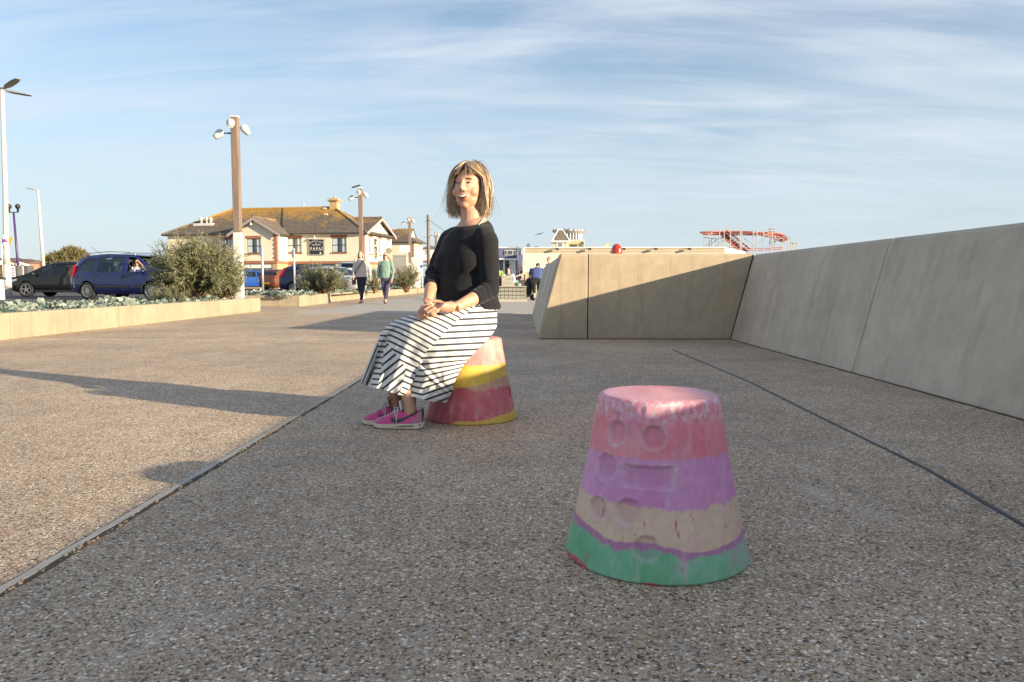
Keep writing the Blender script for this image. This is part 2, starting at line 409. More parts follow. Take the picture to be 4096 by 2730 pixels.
# wing running on from the end block
YF = G(2130, 1260).y
wg = empty('wing_wall', (xl, (YC+YF)/2, 0), 'shaded sloping concrete wall running away behind the sunlit end wall', 'wall')
ys = [YC+.51, 10.4, 11.3, 12.3, 13.6, 15.0, YF]
for a, b_ in zip(ys[:-1], ys[1:]):
    mb = MB(); panel_y(mb, xl, a, b_, .45, .007); bevel(mb.build('panel', M_WALLG, wg), .008)
mb = MB(); panel_y(mb, xl+.02, YC+.51, YF-.02, .40, 0, .03, H-.02); mb.build('joint_backing', M_JOINT, wg)
M_WHITE = simple('white paint', (.78,.78,.76), .5, var=.05)
M_GALV = simple('galvanised steel', (.52,.53,.54), .45, .7, var=.12, vs=9)
dn = Vector((-H, 0, BAT)).normalized()
def face_hit(px, py):
    d = ray(px, py); o = Vector((xl, 0, 0)); t = (o-CAM).dot(dn)/d.dot(dn); return CAM + d*t
f0, f1 = face_hit(2178, 1166), face_hit(2203, 1064)
plate = MB(); wv = Vector((0, .075, 0)); a4 = [f0-wv, f0+wv, f1+wv, f1-wv]
plate.prism([p + dn*.003 for p in a4], dn*.014)
tag(plate.build('wall_plate', M_WHITE), 'narrow white upright plate fixed to the shaded wing wall', 'plate')
# ================================================================== planters
def planter_wall(name, pts, h, lab, blocks, th=.16, studs=()):
    """low wall following ground points; blocks: lengths are cut evenly"""
    root = empty(name, pts[0], lab, 'planter wall')
    for (a, b_), nb in zip(zip(pts[:-1], pts[1:]), blocks):
        a, b_ = Vector(a), Vector(b_); d = (b_-a); L_ = d.length; d.normalize(); n = Vector((-d.y, d.x, 0))
        for k in range(nb):
            s0, s1 = a + d*(L_*k/nb + .004), a + d*(L_*(k+1)/nb - .004)
            mb = MB(); mb.prism([s0, s1, s1+n*th, s0+n*th], (0, 0, h)); bevel(mb.build('block', M_PLANT, root), .014)
            st_ = MB(); q = s0.lerp(s1, .55) + n*.035 + Vector((0, 0, h))
            st_.lathe([(.014, -.001), (.016, .006), (.012, .014), (.004, .017)], 10, q); st_.build('stud', M_GALV, root, True)
        mb = MB(); c0 = a + n*.02 + d*.02; c1 = b_ + n*.02 - d*.02
        mb.prism([c0, c1, c1+n*(th-.04), c0+n*(th-.04)], (0, 0, h-.012)); mb.build('joint_backing', M_JOINT, root)
    return root
a0, a1 = G(0, 1365), G(1043, 1247)
dx = (a1-a0).normalized()
PH = PZ(1255, a0.y, 0)
p0_ = a0 - dx*3.2
planter_wall('planter_wall', [a1 + Vector((-3.3, .15, 0)), a1 + Vector((0, 0, 0))][::-1] and [p0_, a1, a1 + Vector((-3.4, .12, 0))], PH,
    'low sunlit concrete planter wall in the left foreground', (11, 3))
b0, b1, b2, b3 = G(1043, 1228) + Vector((-2.6,0,0)), G(1200, 1228), G(1325, 1213), G(1712, 1171)
PH2 = PZ(1183, b1.y, 1200)
planter_wall('planter_wall', [b0, b1, b2, b2 + Vector((-.35, .1, 0)) , b3 + Vector((-.1, 0, 0))], PH2, 'low concrete planter wall behind the two walking women', (3, 4, 1, 16))
so = MB(); s0 = p0_; so.add([(p0_.x-.1, p0_.y, .22), (a1.x-.1, a1.y-.05, .22), (a1.x-3.1, a1.y, .22), (p0_.x-3.1, p0_.y, .22)], [(0,1,2,3)])
so.add([(b0.x, b1.y+.1, .26), (b1.x-.1, b1.y+.1, .26), (b3.x-.4, b3.y, .26), (b3.x-4.5, b3.y, .26), (b0.x-.8, b1.y+6, .26)], [(0,1,2,3,4)])
struct(so.build('planter_soil', M_SOIL))
bw = MB(); bw.prism([(p0_.x-3.0, p0_.y, 0), (p0_.x-3.16, p0_.y, 0), (a1.x-3.5, a1.y+.3, 0), (a1.x-3.3, a1.y+.3, 0)], (0,0,.30))
bw = bevel(bw.build('planter_wall', M_PLANT), .012); tag(bw, 'far low kerb wall behind the sea kale beside the road', 'planter wall')
PA0, PA1, PB1, PB2, PB3 = Vector(a0), Vector(a1), Vector(b1), Vector(b2), Vector(b3)

ft = struct(strip('wall_foot_dirt', [(XBr-.012, YC-.02, 0), (XBr-.008, -4, 0)], .012, .005, M_GAPD, jit=.005, seed=21))
ft = struct(strip('wall_foot_dirt', [(xl+.02, YC-.010, 0), (XBr-.02, YC-.012, 0)], .022, .008, M_GAPD, jit=.008, seed=22))
# ================================================================== lamp posts of timber
M_TIMBER, nt, b = newmat('weathered timber'); setin(b, Roughness=.75)
v = coords(nt, (14, 14, .8)); n_ = noise(nt, v, 1.6, 8, .65)
c = ramp(nt, n_, [(.25, (.11,.08,.065)), (.5, (.19,.14,.115)), (.72, (.26,.20,.17))])
k_ = nd(nt, 'ShaderNodeTexVoronoi'); setin(k_, Scale=1.0); nt.links.new(coords(nt, (5, 5, 1.6)), k_.inputs['Vector'])
c = mixc(nt, ramp(nt, k_.outputs['Distance'], [(.05, .8), (.12, 0.0)]), c, (.09,.05,.035))
nt.links.new(c, b.inputs['Base Color']); bump(nt, b, n_, .25, .01)
M_SLEEVE = simple('pale painted sleeve', (.62,.61,.58), .5, var=.06, vs=4)
M_LAMP = simple('lamp housing pale grey', (.55,.55,.56), .4, .1, var=.05)
M_LENS = simple('lamp lens', (.55,.56,.56), .15, var=.05)
M_BLACK = simple('black metal', (.02,.02,.022), .4, var=.2)
M_DKGREY = simple('dark grey metal', (.10,.10,.105), .5, var=.15)
def teardrop(c, ax, s=1.0):
    """spotlight: rounded back, cone towards the lens"""
    ax = Vector(ax).normalized(); q = ax.to_track_quat('Z', 'Y').to_matrix(); c = Vector(c)
    prof = [(.004,-.098),(.04,-.09),(.075,-.062),(.094,-.02),(.097,.015),(.09,.05),(.078,.10),(.066,.155),(.060,.158),(.056,.148)]
    mb = MB(); n = 18
    mb.loft([[c + q @ Vector((r*s*math.cos(2*pi*k/n), r*s*math.sin(2*pi*k/n), z*s)) for k in range(n)] for r, z in prof])
    ln = MB(); ln.loft([[c + q @ Vector((r*s*math.cos(2*pi*k/n), r*s*math.sin(2*pi*k/n), z*s)) for k in range(n)] for r, z in ((.057,.14),(.055,.150),(.02,.154))])
    return mb, ln
def timber_lamp(px, Y, ytop, label, panel=False):
    x = PX(px, Y); zt = P(px, ytop, Y).z; w = .083
    root = empty('lamp_post', (x, Y, 0), label, 'lamp post', 'timber lamp posts along the planters')
    zs = 1.88
    m = MB(); m.box(x-w, x+w, Y-w, Y+w, zs, zt-.035); bevel(m.build('timber_post', M_TIMBER, root), .012)
    m = MB(); m.box(x-w-.006, x+w+.006, Y-w-.006, Y+w+.006, 0, zs-.002); bevel(m.build('steel_sleeve', M_SLEEVE, root), .01)
    m = MB(); m.box(x-w-.004, x+w+.004, Y-w-.004, Y+w+.004, zt-.034, zt); bevel(m.build('cap', M_SLEEVE, root), .006)
    for off, ax, h in (((-.03, -.20, 0), (.35,-.75,-.55), .19), ((-.36, -.02, 0), (-.62,-.25,-.62), .40), ((.17, .14, 0), (.35,.6,-.6), .26)):
        c = Vector((x, Y, zt-h)) + Vector(off)
        mb, ln = teardrop(c, ax); lo = mb.build('spotlight', M_LAMP, root, True); ln.build('lens', M_LENS, lo, True)
        ar = MB(); o2 = Vector(off); s = Vector((x, Y, zt-h)) + Vector((math.copysign(w, o2.x) if abs(o2.x) > abs(o2.y) else o2.x*.5, math.copysign(w, o2.y) if abs(o2.y) >= abs(o2.x) else o2.y*.5, 0))
        ar.tube([s, c], .020, 8); ar.build('bracket', M_DKGREY, lo, True)
    for zz in (zt-.33, zt-.47):
        bo = MB(); bo.lathe([(.008,-.002),(.012,.006),(.004,.010)], 8, (x+w+.001, Y-.05, zz)); bo.build('bolt', M_GALV, root, True)
    if panel:
        m = MB(); m.obox((x-.18, Y, zt+.06), (.17, 0, .05), (0, .13, 0), (.004, 0, -.012)); m.build('solar_panel', M_DKGREY, root)
    return root
timber_lamp(957, 18.3, 465, 'tallest timber lamp post with three pale spotlights, nearest to the camera')
timber_lamp(1447, 32.5, 752, 'timber lamp post with a small flat panel on top, above the walking women', True)
t3 = timber_lamp(1641, 46.5, 866, 'timber lamp post carrying a white arrow sign board')
timber_lamp(1745, 60.5, 926, 'farthest timber lamp post half hidden beside the seated woman')
x = PX(1641, 46.5); z = PZ(996, 46.5)
m = MB(); m.prism([(x-.62, 46.38, z+.10), (x-.56, 46.38, z+.20), (x+.02, 46.38, z+.20), (x+.02, 46.38, z-.20), (x-.56, 46.38, z-.20), (x-.62, 46.38, z-.10)], (0, .02, 0))
m.build('sign_board', M_WHITE, t3)
for dz in (.21, -.21):
    m = MB(); m.box(x-.11, x+.11, 46.37, 46.62, z+dz-.012, z+dz+.012); m.build('sign_clip', M_GALV, t3)
# ================================================================== street lights
M_HEADG = simple('grey lamp head', (.20,.19,.175), .5, var=.08)
M_POLEW = simple('pale pink-white column', (.52,.47,.45), .5, var=.04)
def led_head(mb, c, d, L_=.62, up=.06):
    c, d = Vector(c), Vector(d).normalized(); s = Vector((-d.y, d.x, 0)); u_ = Vector((0,0,1))
    rings = []
    for t, w, h in ((0, .03, .035), (.14, .09, .05), (.3, .15, .05), (.75, .16, .035), (1, .10, .018)):
        p = c + d*(L_*t) + u_*(up*t)
        rings.append([p - s*w - u_*h*.3, p + s*w - u_*h*.3, p + s*w*.7 + u_*h, p - s*w*.7 + u_*h])
    mb.loft(rings); return mb
Y = 30.0; xb, zt = PX(31, Y), P(8, 352, Y).z; xt = P(8, 352, Y).x
root = empty('street_light', (xb, Y, 0), 'tall pale street light with twin flat heads at the left edge', 'street light')
m = MB(); m.tube([(xb, Y, 0), (xb, Y, 1.4)], .135, 16); m.tube([(xb, Y, 1.4), (xb+.0, Y, 1.9), ((xb*.5+xt*.5), Y, zt*.5), (xt, Y, zt)], [.13, .105, .092, .070], 16)
m.build('column', M_POLEW, root, True)
h = MB(); led_head(h, (xt+.1, Y-.05, zt-.05), (1, -.5, .12), .95, .16); h.build('lamp_head', M_HEADG, root)
h = MB(); led_head(h, (xt+.1, Y+.05, zt-.12), (1, .6, -.05), .85, -.04); h.build('lamp_head', M_HEADG, root)
m = MB(); m.tube([(xt-.1, Y, zt-.02), (xt+.16, Y, zt-.05)], .05, 8); m.build('bracket', M_GALV, root)
nb = MB()
zz = PZ(968, Y, 30); nb.lathe([(.112, -.26), (.112, .26)], 16, (PX(31, Y), Y, zz)); nb.build('notice_band', M_WHITE, root, True)
M_PINK = simple('magenta print', (.42,.03,.20), .5, var=.1)
M_MAGTX = M_PINK
nb = MB(); nb.lathe([(.115, -.02), (.115, .10)], 16, (PX(31, Y), Y, zz)); nb.build('notice_print', M_PINK, root, True)
Y = 60.0; xb, xt, zt = PX(180, Y), PX(168, Y), P(168, 760, Y).z
root = empty('street_light', (xb, Y, 0), 'slim pale street light with one flat head behind the black car', 'street light')
m = MB(); m.tube([(xb, Y, 0), (xt, Y, zt)], [.15, .085], 12); m.build('column', M_POLEW, root, True)
h = MB(); led_head(h, (xt-.05, Y, zt-.03), (-1, -.5, 0), .75, .14); h.build('lamp_head', M_HEADG, root)
# purple twin lantern
M_PURPLE = simple('purple column paint', (.055,.022,.12), .4, var=.1)
Y = 52.0; xb, xt, zt = PX(79, Y), PX(68, Y), P(68, 850, Y).z
root = empty('lantern_post', (xb, Y, 0), 'purple lamp column with two black lanterns on a crossbar', 'lamp post')
m = MB(); m.tube([(xb, Y, 0), ((xb+xt)/2, Y, zt/2), (xt, Y, zt)], [.085, .075, .060], 12); m.build('column', M_PURPLE, root, True)
m = MB(); m.tube([(xt-.32, Y, zt), (xt+.32, Y, zt)], .03, 8); m.build('crossbar', M_BLACK, root)
m = MB(); m.tube([(xb-.42, Y, zt*.42-.05), (xb, Y, zt*.42+.08), (xb+.42, Y, zt*.42-.05)], .012, 6); m.build('banner_arm', M_DKGREY, root)
for s in (-1, 1):
    m = MB(); m.lathe([(.02, .0), (.06, .04), (.07, .22), (.14, .30), (.17, .42), (.13, .50), (.03, .56)], 12, (xt+s*.30, Y, zt)); m.build('lantern', M_BLACK, root, True)
# yellow triangular board on a post behind the street light
M_YEL = simple('yellow sign', (.62,.36,.02), .45, var=.05)
Y = 34.0; xs = PX(31, Y); root = empty('warning_sign', (xs, Y, 0), 'yellow downward pointing triangular sign behind the tall street light', 'sign')
m = MB(); a_, b_, c_ = P(9, 949, Y), P(51, 949, Y), P(30, 1005, Y); m.prism([a_, b_, c_ + Vector((.04,0,0)), c_ - Vector((.04,0,0))], (0, .02, 0)); m.build('plate', M_YEL, root)
m = MB(); m.tube([(xs, Y+.06, 0), (xs, Y+.06, a_.z)], .03, 8); m.build('post', M_GALV, root)
# slim white pole and bollards at the very left
Y = 33.0; x = PX(17, Y); root = empty('sign_pole', (x, Y, 0), 'slim white pole beside the left street light', 'pole')
m = MB(); m.tube([(x, Y, .07), (x-.02, Y, PZ(978, Y, 15))], .045, 10); m.build('pole', M_WHITE, root, True)
m = MB(); m.tube([(x, Y, .07), (x, Y, .5)], .07, 10); m.build('pole_base', M_BLACK, root, True)
Y = 27.5; x = PX(2, Y)
root = empty('bollard', (x, Y, .075), 'fat white bollard with a dark cap at the left edge', 'bollard')
m = MB(); zt = PZ(1120, Y, 3); m.lathe([(.11, .075), (.115, .1), (.105, zt-.02), (.09, zt)], 18, (x, Y, 0)); m.build('shaft', M_WHITE, root, True)
m = MB(); m.lathe([(.07, zt+.002), (.075, zt+.04), (.05, zt+.08), (.01, zt+.09)], 16, (x+.05, Y+.1, 0)); m.build('cap', M_BLACK, root, True)
# dark cabinets with notices
for i, (x0, x1, pnx, lab) in enumerate(((45, 75, 55, 'nearer dark cabinet with a magenta and white notice behind the black car'), (77, 113, 89, 'dark cabinet with a narrower notice right of its twin'))):
    Y = 44.0 + i*.4; zt, zb = PZ(1063, Y, 60), .075
    root = empty('pay_cabinet', (PX(x0, Y), Y, zb), lab, 'cabinet')
    m = MB(); m.box(PX(x0, Y), PX(x1, Y), Y, Y+.6, zb, zt); bevel(m.build('housing', M_DKGREY, root), .02)
    m = MB(); m.box(PX(pnx-7, Y), PX(pnx+8, Y), Y-.02, Y-.001, PZ(1108, Y, 60), PZ(1066, Y, 60)); pn = m.build('notice', M_WHITE, root)
    m = MB()
    for k in range(4): m.box(PX(pnx-5, Y), PX(pnx+6, Y), Y-.026, Y-.021, PZ(1104-k*9, Y, 60), PZ(1100-k*9, Y, 60))
    m.build('notice_print', M_PINK, pn)
# two short sign poles in the far planter
for px, Y, yt, lab in ((1051, 23.2, 983, 'short galvanised pole nearest the bright blue car'), (1178, 26.0, 993, 'short galvanised pole in front of the dark blue hatchback')):
    x = PX(px, Y); zt = P(px, yt, Y).z; root = empty('sign_pole', (x, Y, .2), lab, 'pole')
    m = MB(); m.lathe([(.036, .1), (.036, zt-.01), (.02, zt)], 14, (x, Y, 0)); m.build('pole', M_GALV, root, True)
    m = MB(); m.box(x-.085, x-.04, Y+.02, Y+.24, zt-.32, zt-.06); m.build('sign_back', M_WHITE, root)
    for zz in (zt-.10, zt-.28):
        m = MB(); m.box(x-.05, x+.04, Y-.04, Y+.05, zz-.01, zz+.01); m.build('sign_clip', M_GALV, root)
# telegraph pole with steps and a wire
Y = 72.0; x = PX(1714, Y); zt = PZ(860, Y, 1714)
root = empty('telegraph_pole', (x, Y, 0), 'tall dark telegraph pole with climbing pegs and a wire', 'telegraph pole')
m = MB(); m.tube([(x+.05, Y, 0), (x, Y, zt)], [.17, .13], 10); m.build('pole', simple('tarred pole', (.17,.13,.10), .8, var=.3, stretch=(8,8,.5)), root, True)
for k in range(9):
    m = MB(); zz = zt-.6-k*.75; s = 1 if k % 2 else -1; m.tube([(x+s*.1, Y-.05, zz), (x+s*.42, Y-.05, zz+.02)], .018, 6); m.build('climbing_peg', M_DKGREY, root)
m = MB(); q = P(1900, 985, 66); m.tube([(x, Y, zt-.4)] + [Vector((x, Y, zt-.4)).lerp(q, t) - Vector((0, 0, .25*math.sin(pi*t))) for t in (.2, .4, .6, .8, 1)], .02, 5); m.build('wire', M_DKGREY, root)
# ================================================================== cream restaurant
class Frame:
    def __init__(s, o, rz): s.o = Vector(o); s.rz = rz; s.e1 = Vector((math.cos(rz), math.sin(rz), 0)); s.e2 = Vector((-math.sin(rz), math.cos(rz), 0))
    def hit(s, px, py, w=0.0):
        d = ray(px, py); q = s.o + s.e2*w; t = (q-CAM).dot(s.e2)/d.dot(s.e2); p = CAM + d*t - s.o
        return p.dot(s.e1), p.z
    def u(s, px, w=0.0): return s.hit(px, 1000, w)[0]
    def z(s, py, w=0.0, px=1300): return s.hit(px, py, w)[1]
    def side(s, px, py, u0):
        """hit on the plane u = u0: returns (w, z)"""
        d = ray(px, py); q = s.o + s.e1*u0; t = (q-CAM).dot(s.e1)/d.dot(s.e1); p = CAM + d*t - s.o
        return p.dot(s.e2), p.z
M_CREAM = simple('cream render', (.70,.65,.51), .85, var=.05, vs=.8, bs=.1, bscale=30)
M_BRICK, nt, b = newmat('red brick'); setin(b, Roughness=.85)
bt = nd(nt, 'ShaderNodeTexBrick'); bt.inputs['Scale'].default_value = 1.0; setin(bt, Color1=(.36,.12,.06,1), Color2=(.27,.085,.045,1), Mortar=(.35,.26,.2,1)); bt.inputs['Mortar Size'].default_value = .008; bt.inputs['Brick Width'].default_value = .23; bt.inputs['Row Height'].default_value = .075
tc = coords(nt, (1,1,1), (pi/2, 0, 0)); nt.links.new(tc, bt.inputs['Vector']); nt.links.new(bt.outputs[0], b.inputs['Base Color'])
M_BUFF, nt, b = newmat('buff brick'); setin(b, Roughness=.85)
bt = nd(nt, 'ShaderNodeTexBrick'); setin(bt, Color1=(.52,.33,.16,1), Color2=(.43,.26,.12,1), Mortar=(.45,.38,.28,1)); bt.inputs['Scale'].default_value = 1.0; bt.inputs['Mortar Size'].default_value = .008; bt.inputs['Brick Width'].default_value = .23; bt.inputs['Row Height'].default_value = .075
tc = coords(nt, (1,1,1), (pi/2, 0, 0)); nt.links.new(tc, bt.inputs['Vector']); nt.links.new(bt.outputs[0], b.inputs['Base Color'])
M_ROOF, nt, b = newmat('lichened roof tiles'); setin(b, Roughness=.9)
v = coords(nt); n1 = noise(nt, v, .55, 7, .65); n2 = noise(nt, v, 4.5, 5, .7)
base = ramp(nt, n2, [(.3, (.075,.06,.05)), (.5, (.14,.115,.095)), (.75, (.24,.21,.18))])
sep_ = nd(nt, 'ShaderNodeSeparateXYZ'); nt.links.new(v, sep_.inputs[0])
hgt = nd(nt, 'ShaderNodeMapRange'); setin(hgt, From_Min=6.6, From_Max=9.6, To_Min=-.13, To_Max=.17); nt.links.new(sep_.outputs[2], hgt.inputs[0])
li = math_(nt, 'ADD', math_(nt, 'ADD', math_(nt, 'MULTIPLY', n1, .6), math_(nt, 'MULTIPLY', n2, .4)), hgt.outputs[0])
c = mixc(nt, ramp(nt, li, [(.46, 0.0), (.60, .9)]), base, (.42,.235,.05))
sp = nd(nt, 'ShaderNodeTexVoronoi'); setin(sp, Scale=2.3); nt.links.new(v, sp.inputs['Vector'])
c = mixc(nt, ramp(nt, sp.outputs['Distance'], [(.10, .6), (.16, 0.0)]), c, (.42,.40,.36))
nt.links.new(c, b.inputs['Base Color'])
M_FASCIA = simple('mauve grey bargeboard', (.36,.30,.29), .6, var=.1)
M_GUTTER = simple('dark gutter', (.06,.055,.055), .5, var=.1)
M_PANE = simple('window pane dark', (.06,.085,.10), .06, var=.3, vs=.6, spec=.8)
M_CURT = simple('net curtain', (.50,.55,.60), .9, var=.25, vs=3, stretch=(6,6,.5))
M_FRAME = simple('dark grey window frame', (.035,.037,.04), .4, var=.05)
M_FRW = simple('white window frame', (.75,.74,.71), .5, var=.04)
def wall_open(mb, u0, u1, z0, z1, w0, th, holes, mi=0, axis='u'):
    """wall slab with rectangular openings; holes = [(ua,ub,za,zb)]"""
    us = sorted(set([u0, u1] + [h[0] for h in holes] + [h[1] for h in holes])); zs = sorted(set([z0, z1] + [h[2] for h in holes] + [h[3] for h in holes]))
    for i in range(len(us)-1):
        for j in range(len(zs)-1):
            cu, cz = (us[i]+us[i+1])/2, (zs[j]+zs[j+1])/2
            if any(h[0] < cu < h[1] and h[2] < cz < h[3] for h in holes): continue
            if axis == 'u': mb.box(us[i], us[i+1], w0, w0+th, zs[j], zs[j+1], mi)
            else: mb.box(w0-th, w0, us[i], us[i+1], zs[j], zs[j+1], mi)
def window(root, ua, ub, za, zb, w, frm, axis='u', cols=2, rows=2, lintel=True, curtain=True, slant=0):
    """window set back in a wall: frame, panes, lintel, sill"""
    def bx(mb, a, b2, d0, d1, c, d):
        if axis == 'u': mb.box(a, b2, w+d0, w+d1, c, d)
        else: mb.box(w-d1, w-d0, a, b2, c, d)
    f = MB(); t = .07
    bx(f, ua, ua+t, .06, .16, za, zb); bx(f, ub-t, ub, .06, .16, za, zb); bx(f, ua+t, ub-t, .06, .16, za, za+t); bx(f, ua+t, ub-t, .06, .16, zb-t, zb)
    for k in range(1, cols):
        x = ua + (ub-ua)*k/cols; bx(f, x-t*.45, x+t*.45, .062, .158, za+t, zb-t)
    for k in range(1, rows):
        zz = za + (zb-za)*(.5 if rows == 2 else k/rows); bx(f, ua+t, ub-t, .058, .162, zz-t*.5, zz+t*.5)
    wo = f.build('window', frm, root, world=False)
    for i in range(cols):
        for j in range(rows):
            a = ua + (ub-ua)*i/cols; b2 = ua + (ub-ua)*(i+1)/cols; c = za + (zb-za)*j/rows; d = za + (zb-za)*(j+1)/rows
            p = MB(); bx(p, a+.03, b2-.03, .10, .112, c+.03, d-.03); p.build('pane', M_PANE, wo, world=False)
    if curtain:
        p = MB(); bx(p, ua+.05, ua+(ub-ua)*.36, .092, .098, za+.06, zb-.06); bx(p, ub-(ub-ua)*.3, ub-.05, .092, .098, za+.06, zb-.06); p.build('curtain', M_CURT, wo, world=False)
    if lintel:
        l = MB(); bx(l, ua-.12, ub+.12, -.03, .06, zb, zb+.30); l.build('lintel', M_BRICK, root, world=False)
        l = MB(); bx(l, ua-.12, ub+.12, -.06, .06, za-.14, za); l.build('sill', M_BRICK, root, world=False)
    return wo
def tiles(mb, A, B, C, D, nc, tw=.33, seed=0, lift=.035):
    """plain tiles on the slope A,B (eaves) to C,D (ridge; B below C, A below D)"""
    rr = random.Random(seed); A, B, C, D = map(Vector, (A, B, C, D))
    nrm = (B-A).cross(D-A)
    if nrm.length < 1e-6: nrm = (B-A).cross(C-A)
    nrm.normalize()
    if nrm.z < 0: nrm = -nrm
    for k in range(nc):
        t0, t1 = k/nc, (k+1)/nc
        l0, r0, l1, r1 = A.lerp(D, t0), B.lerp(C, t0), A.lerp(D, t1), B.lerp(C, t1)
        n = max(1, int((r0-l0).length/tw))
        for i in range(n):
            a, b2 = i/n, (i+1)/n; j = lift*rr.uniform(.6, 1.25)
            p = [l0.lerp(r0, a)+nrm*j, l0.lerp(r0, b2)+nrm*j*rr.uniform(.9, 1.1), l1.lerp(r1, b2), l1.lerp(r1, a)]
            mb.add(p + [l0.lerp(r0, a), l0.lerp(r0, b2)], [(0,1,2,3), (4,5,1,0)])
def roof_plane(root, A, B, C, D, nc, name='roof', seed=0, mat=None, tw=.33):
    A, B, C, D = map(Vector, (A, B, C, D))
    s = MB(); poly = [A, B, C] + ([D] if (D-C).length > .01 else [])
    s.prism([p - Vector((0,0,.02)) for p in poly], (0, 0, -.12)); o = s.build(name, M_GUTTER, root, world=False)
    mb = MB(); tiles(mb, A, B, C, D, nc, tw, seed); stuff(mb.build('roof_tiles', mat or M_ROOF, o, world=False)); return o
def quoins(root, c, h0, h1, su, sw, n, ax1, ax2):
    """toothed brick corner: alternating blocks"""
    for k in range(n):
        a, b2 = h0 + (h1-h0)*k/n, h0 + (h1-h0)*(k+1)/n; L1, L2 = (.42, .26) if k % 2 else (.26, .42)
        m = MB(); x0, x1 = sorted((c[0]-su*.03, c[0]+su*L1)); y0, y1 = sorted((c[1]-sw*.03, c[1]+sw*L2)); m.box(x0, x1, y0, y1, a+.006, b2-.006); m.build('quoin', M_BRICK, root, world=False)
FR = Frame((PX(1458, 84), 84, 0), R(-9.5))
bld = empty('restaurant', FR.o, 'cream two-storey restaurant with lichened orange-brown roof', 'building', rz=FR.rz)
UL = FR.u(672); ZE = FR.z(931); ZG = FR.z(1047); WD = 9.0
hs = []
for (a, b2) in ((1149, 1206), (1327, 1386), (872, 926)):
    hs.append((FR.u(a), FR.u(b2), FR.z(1011), FR.z(952)))
bu0, bu1 = FR.u(937, -2.6), FR.u(1107, -2.6)
m = MB(); wall_open(m, UL, 0, ZG, ZE, 0, .3, hs); m.build('wall', M_CREAM, bld, world=False)
for h in hs: window(bld, *h, 0, M_FRAME)
m = MB(); gh = [(FR.u(1163), FR.u(1185), FR.z(1068), FR.z(1056)), (bu1+.6, -.7, .6, 3.0)]
wall_open(m, UL, 0, 0, ZG-.002, .05, .25, gh); m.build('ground_floor_wall', M_BUFF, bld, world=False)
m = MB(); m.box(UL, 0, -.03, .05, ZG-.24, ZG+.04); m.build('brick_band', M_BRICK, bld, world=False)
m = MB(); m.box(gh[0][0], gh[0][1], .1, .16, gh[0][2], gh[0][3]); m.build('vent', M_DKGREY, bld, world=False)
window(bld, *gh[1], .05, M_FRAME, cols=4, rows=1, lintel=False, curtain=False)
# right side wall with gable
sw = []
for (a, b2, ya, yb2) in ((1475, 1490, 950, 1016), (1513, 1526, 957, 1019), (1548, 1560, 963, 1020)):
    w0, _ = FR.side(a, 1000, 0); w1, _ = FR.side(b2, 1000, 0); zt = FR.side((a+b2)/2, ya, 0)[1]; zb = FR.side((a+b2)/2, yb2, 0)[1]; sw.append((w0, w1, zb, zt))
w_end = FR.side(1566, 950, 0)[0]
WD = w_end
m = MB(); wall_open(m, .30, WD, ZG, ZE, 0, .3, sw, axis='w')
apw = FR.side(1529, 870, .35); zap = apw[1]-.1
m.prism([(0, .30, ZE), (0, WD, ZE), (0, WD/2, zap-.25)], (-.3, 0, 0)); m.build('gable_wall', M_CREAM, bld, world=False)
for h in sw: window(bld, *h, 0, M_FRW, axis='w', cols=1)
m = MB(); m.box(-.35, .05, .30, WD, 0, ZG-.002); m.build('ground_floor_wall', M_BUFF, bld, world=False)
m = MB(); m.box(-.30, .06, .31, WD, ZG-.30, ZG+.02); m.build('brick_band', M_BRICK, bld, world=False)
quoins(bld, (0, 0), ZG, ZE-.05, -1, 1, 14, 0, 0)
m = MB(); m.box(UL, -.3, WD-.3, WD, 0, ZE); m.box(UL, UL+.3, .3, WD-.3, 0, ZE); m.build('back_wall', M_CREAM, bld, world=False)
# roofs
OV = .45; zr = FR.z(831, WD/2); r0u, r1u = FR.u(936, WD/2), FR.u(1340, WD/2)
A, B = (UL-OV, -OV, ZE-.05), (OV, -OV, ZE-.05); C, D = (r1u, WD/2, zr), (r0u, WD/2, zr)
A2, B2 = (UL-OV, WD+OV, ZE-.05), (OV, WD+OV, ZE-.05)
roof_plane(bld, A, B, C, D, 20, seed=1); roof_plane(bld, B, B2, C, C, 18, seed=2); roof_plane(bld, B2, A2, D, C, 10, seed=3, tw=.8); roof_plane(bld, A2, A, D, D, 16, seed=4)
m = MB()
for s, e in ((D, C), (A, D), (B, C)): m.tube([s, e], .13, 8)
m.build('ridge_tiles', M_ROOF, bld, world=False)
m = MB(); m.tube([(UL-OV, -OV-.05, ZE-.1), (OV, -OV-.05, ZE-.1)], .075, 8); m.build('gutter', M_GUTTER, bld, world=False)
m = MB(); m.box(UL-.3, OV-.1, -OV, 0, ZE-.16, ZE-.10); m.build('soffit', M_FRW, bld, world=False)
zg = zap; g0 = FR.u(1415, WD/2)
roof_plane(bld, (g0, .1, ZE+.25), (.5, -.30, ZE-.02), (.5, WD/2, zg), (g0, WD/2, zg), 14, seed=5); roof_plane(bld, (.5, WD+.30, ZE-.02), (g0, WD, ZE+.25), (g0, WD/2, zg), (.5, WD/2, zg), 10, seed=6)
m = MB(); m.tube([(g0, WD/2, zg+.02), (.5, WD/2, zg+.02)], .13, 8); m.build('ridge_tiles', M_ROOF, bld, world=False)
for s in (0, 1):
    m = MB(); e = (.5, -.30 if s == 0 else WD+.30, ZE-.02); q = (.5, WD/2, zg); m.prism([e, q, (q[0], q[1], q[2]-.32), (e[0], e[1], e[2]-.32)], (.06, 0, 0)); m.build('bargeboard', M_FASCIA, bld, world=False)
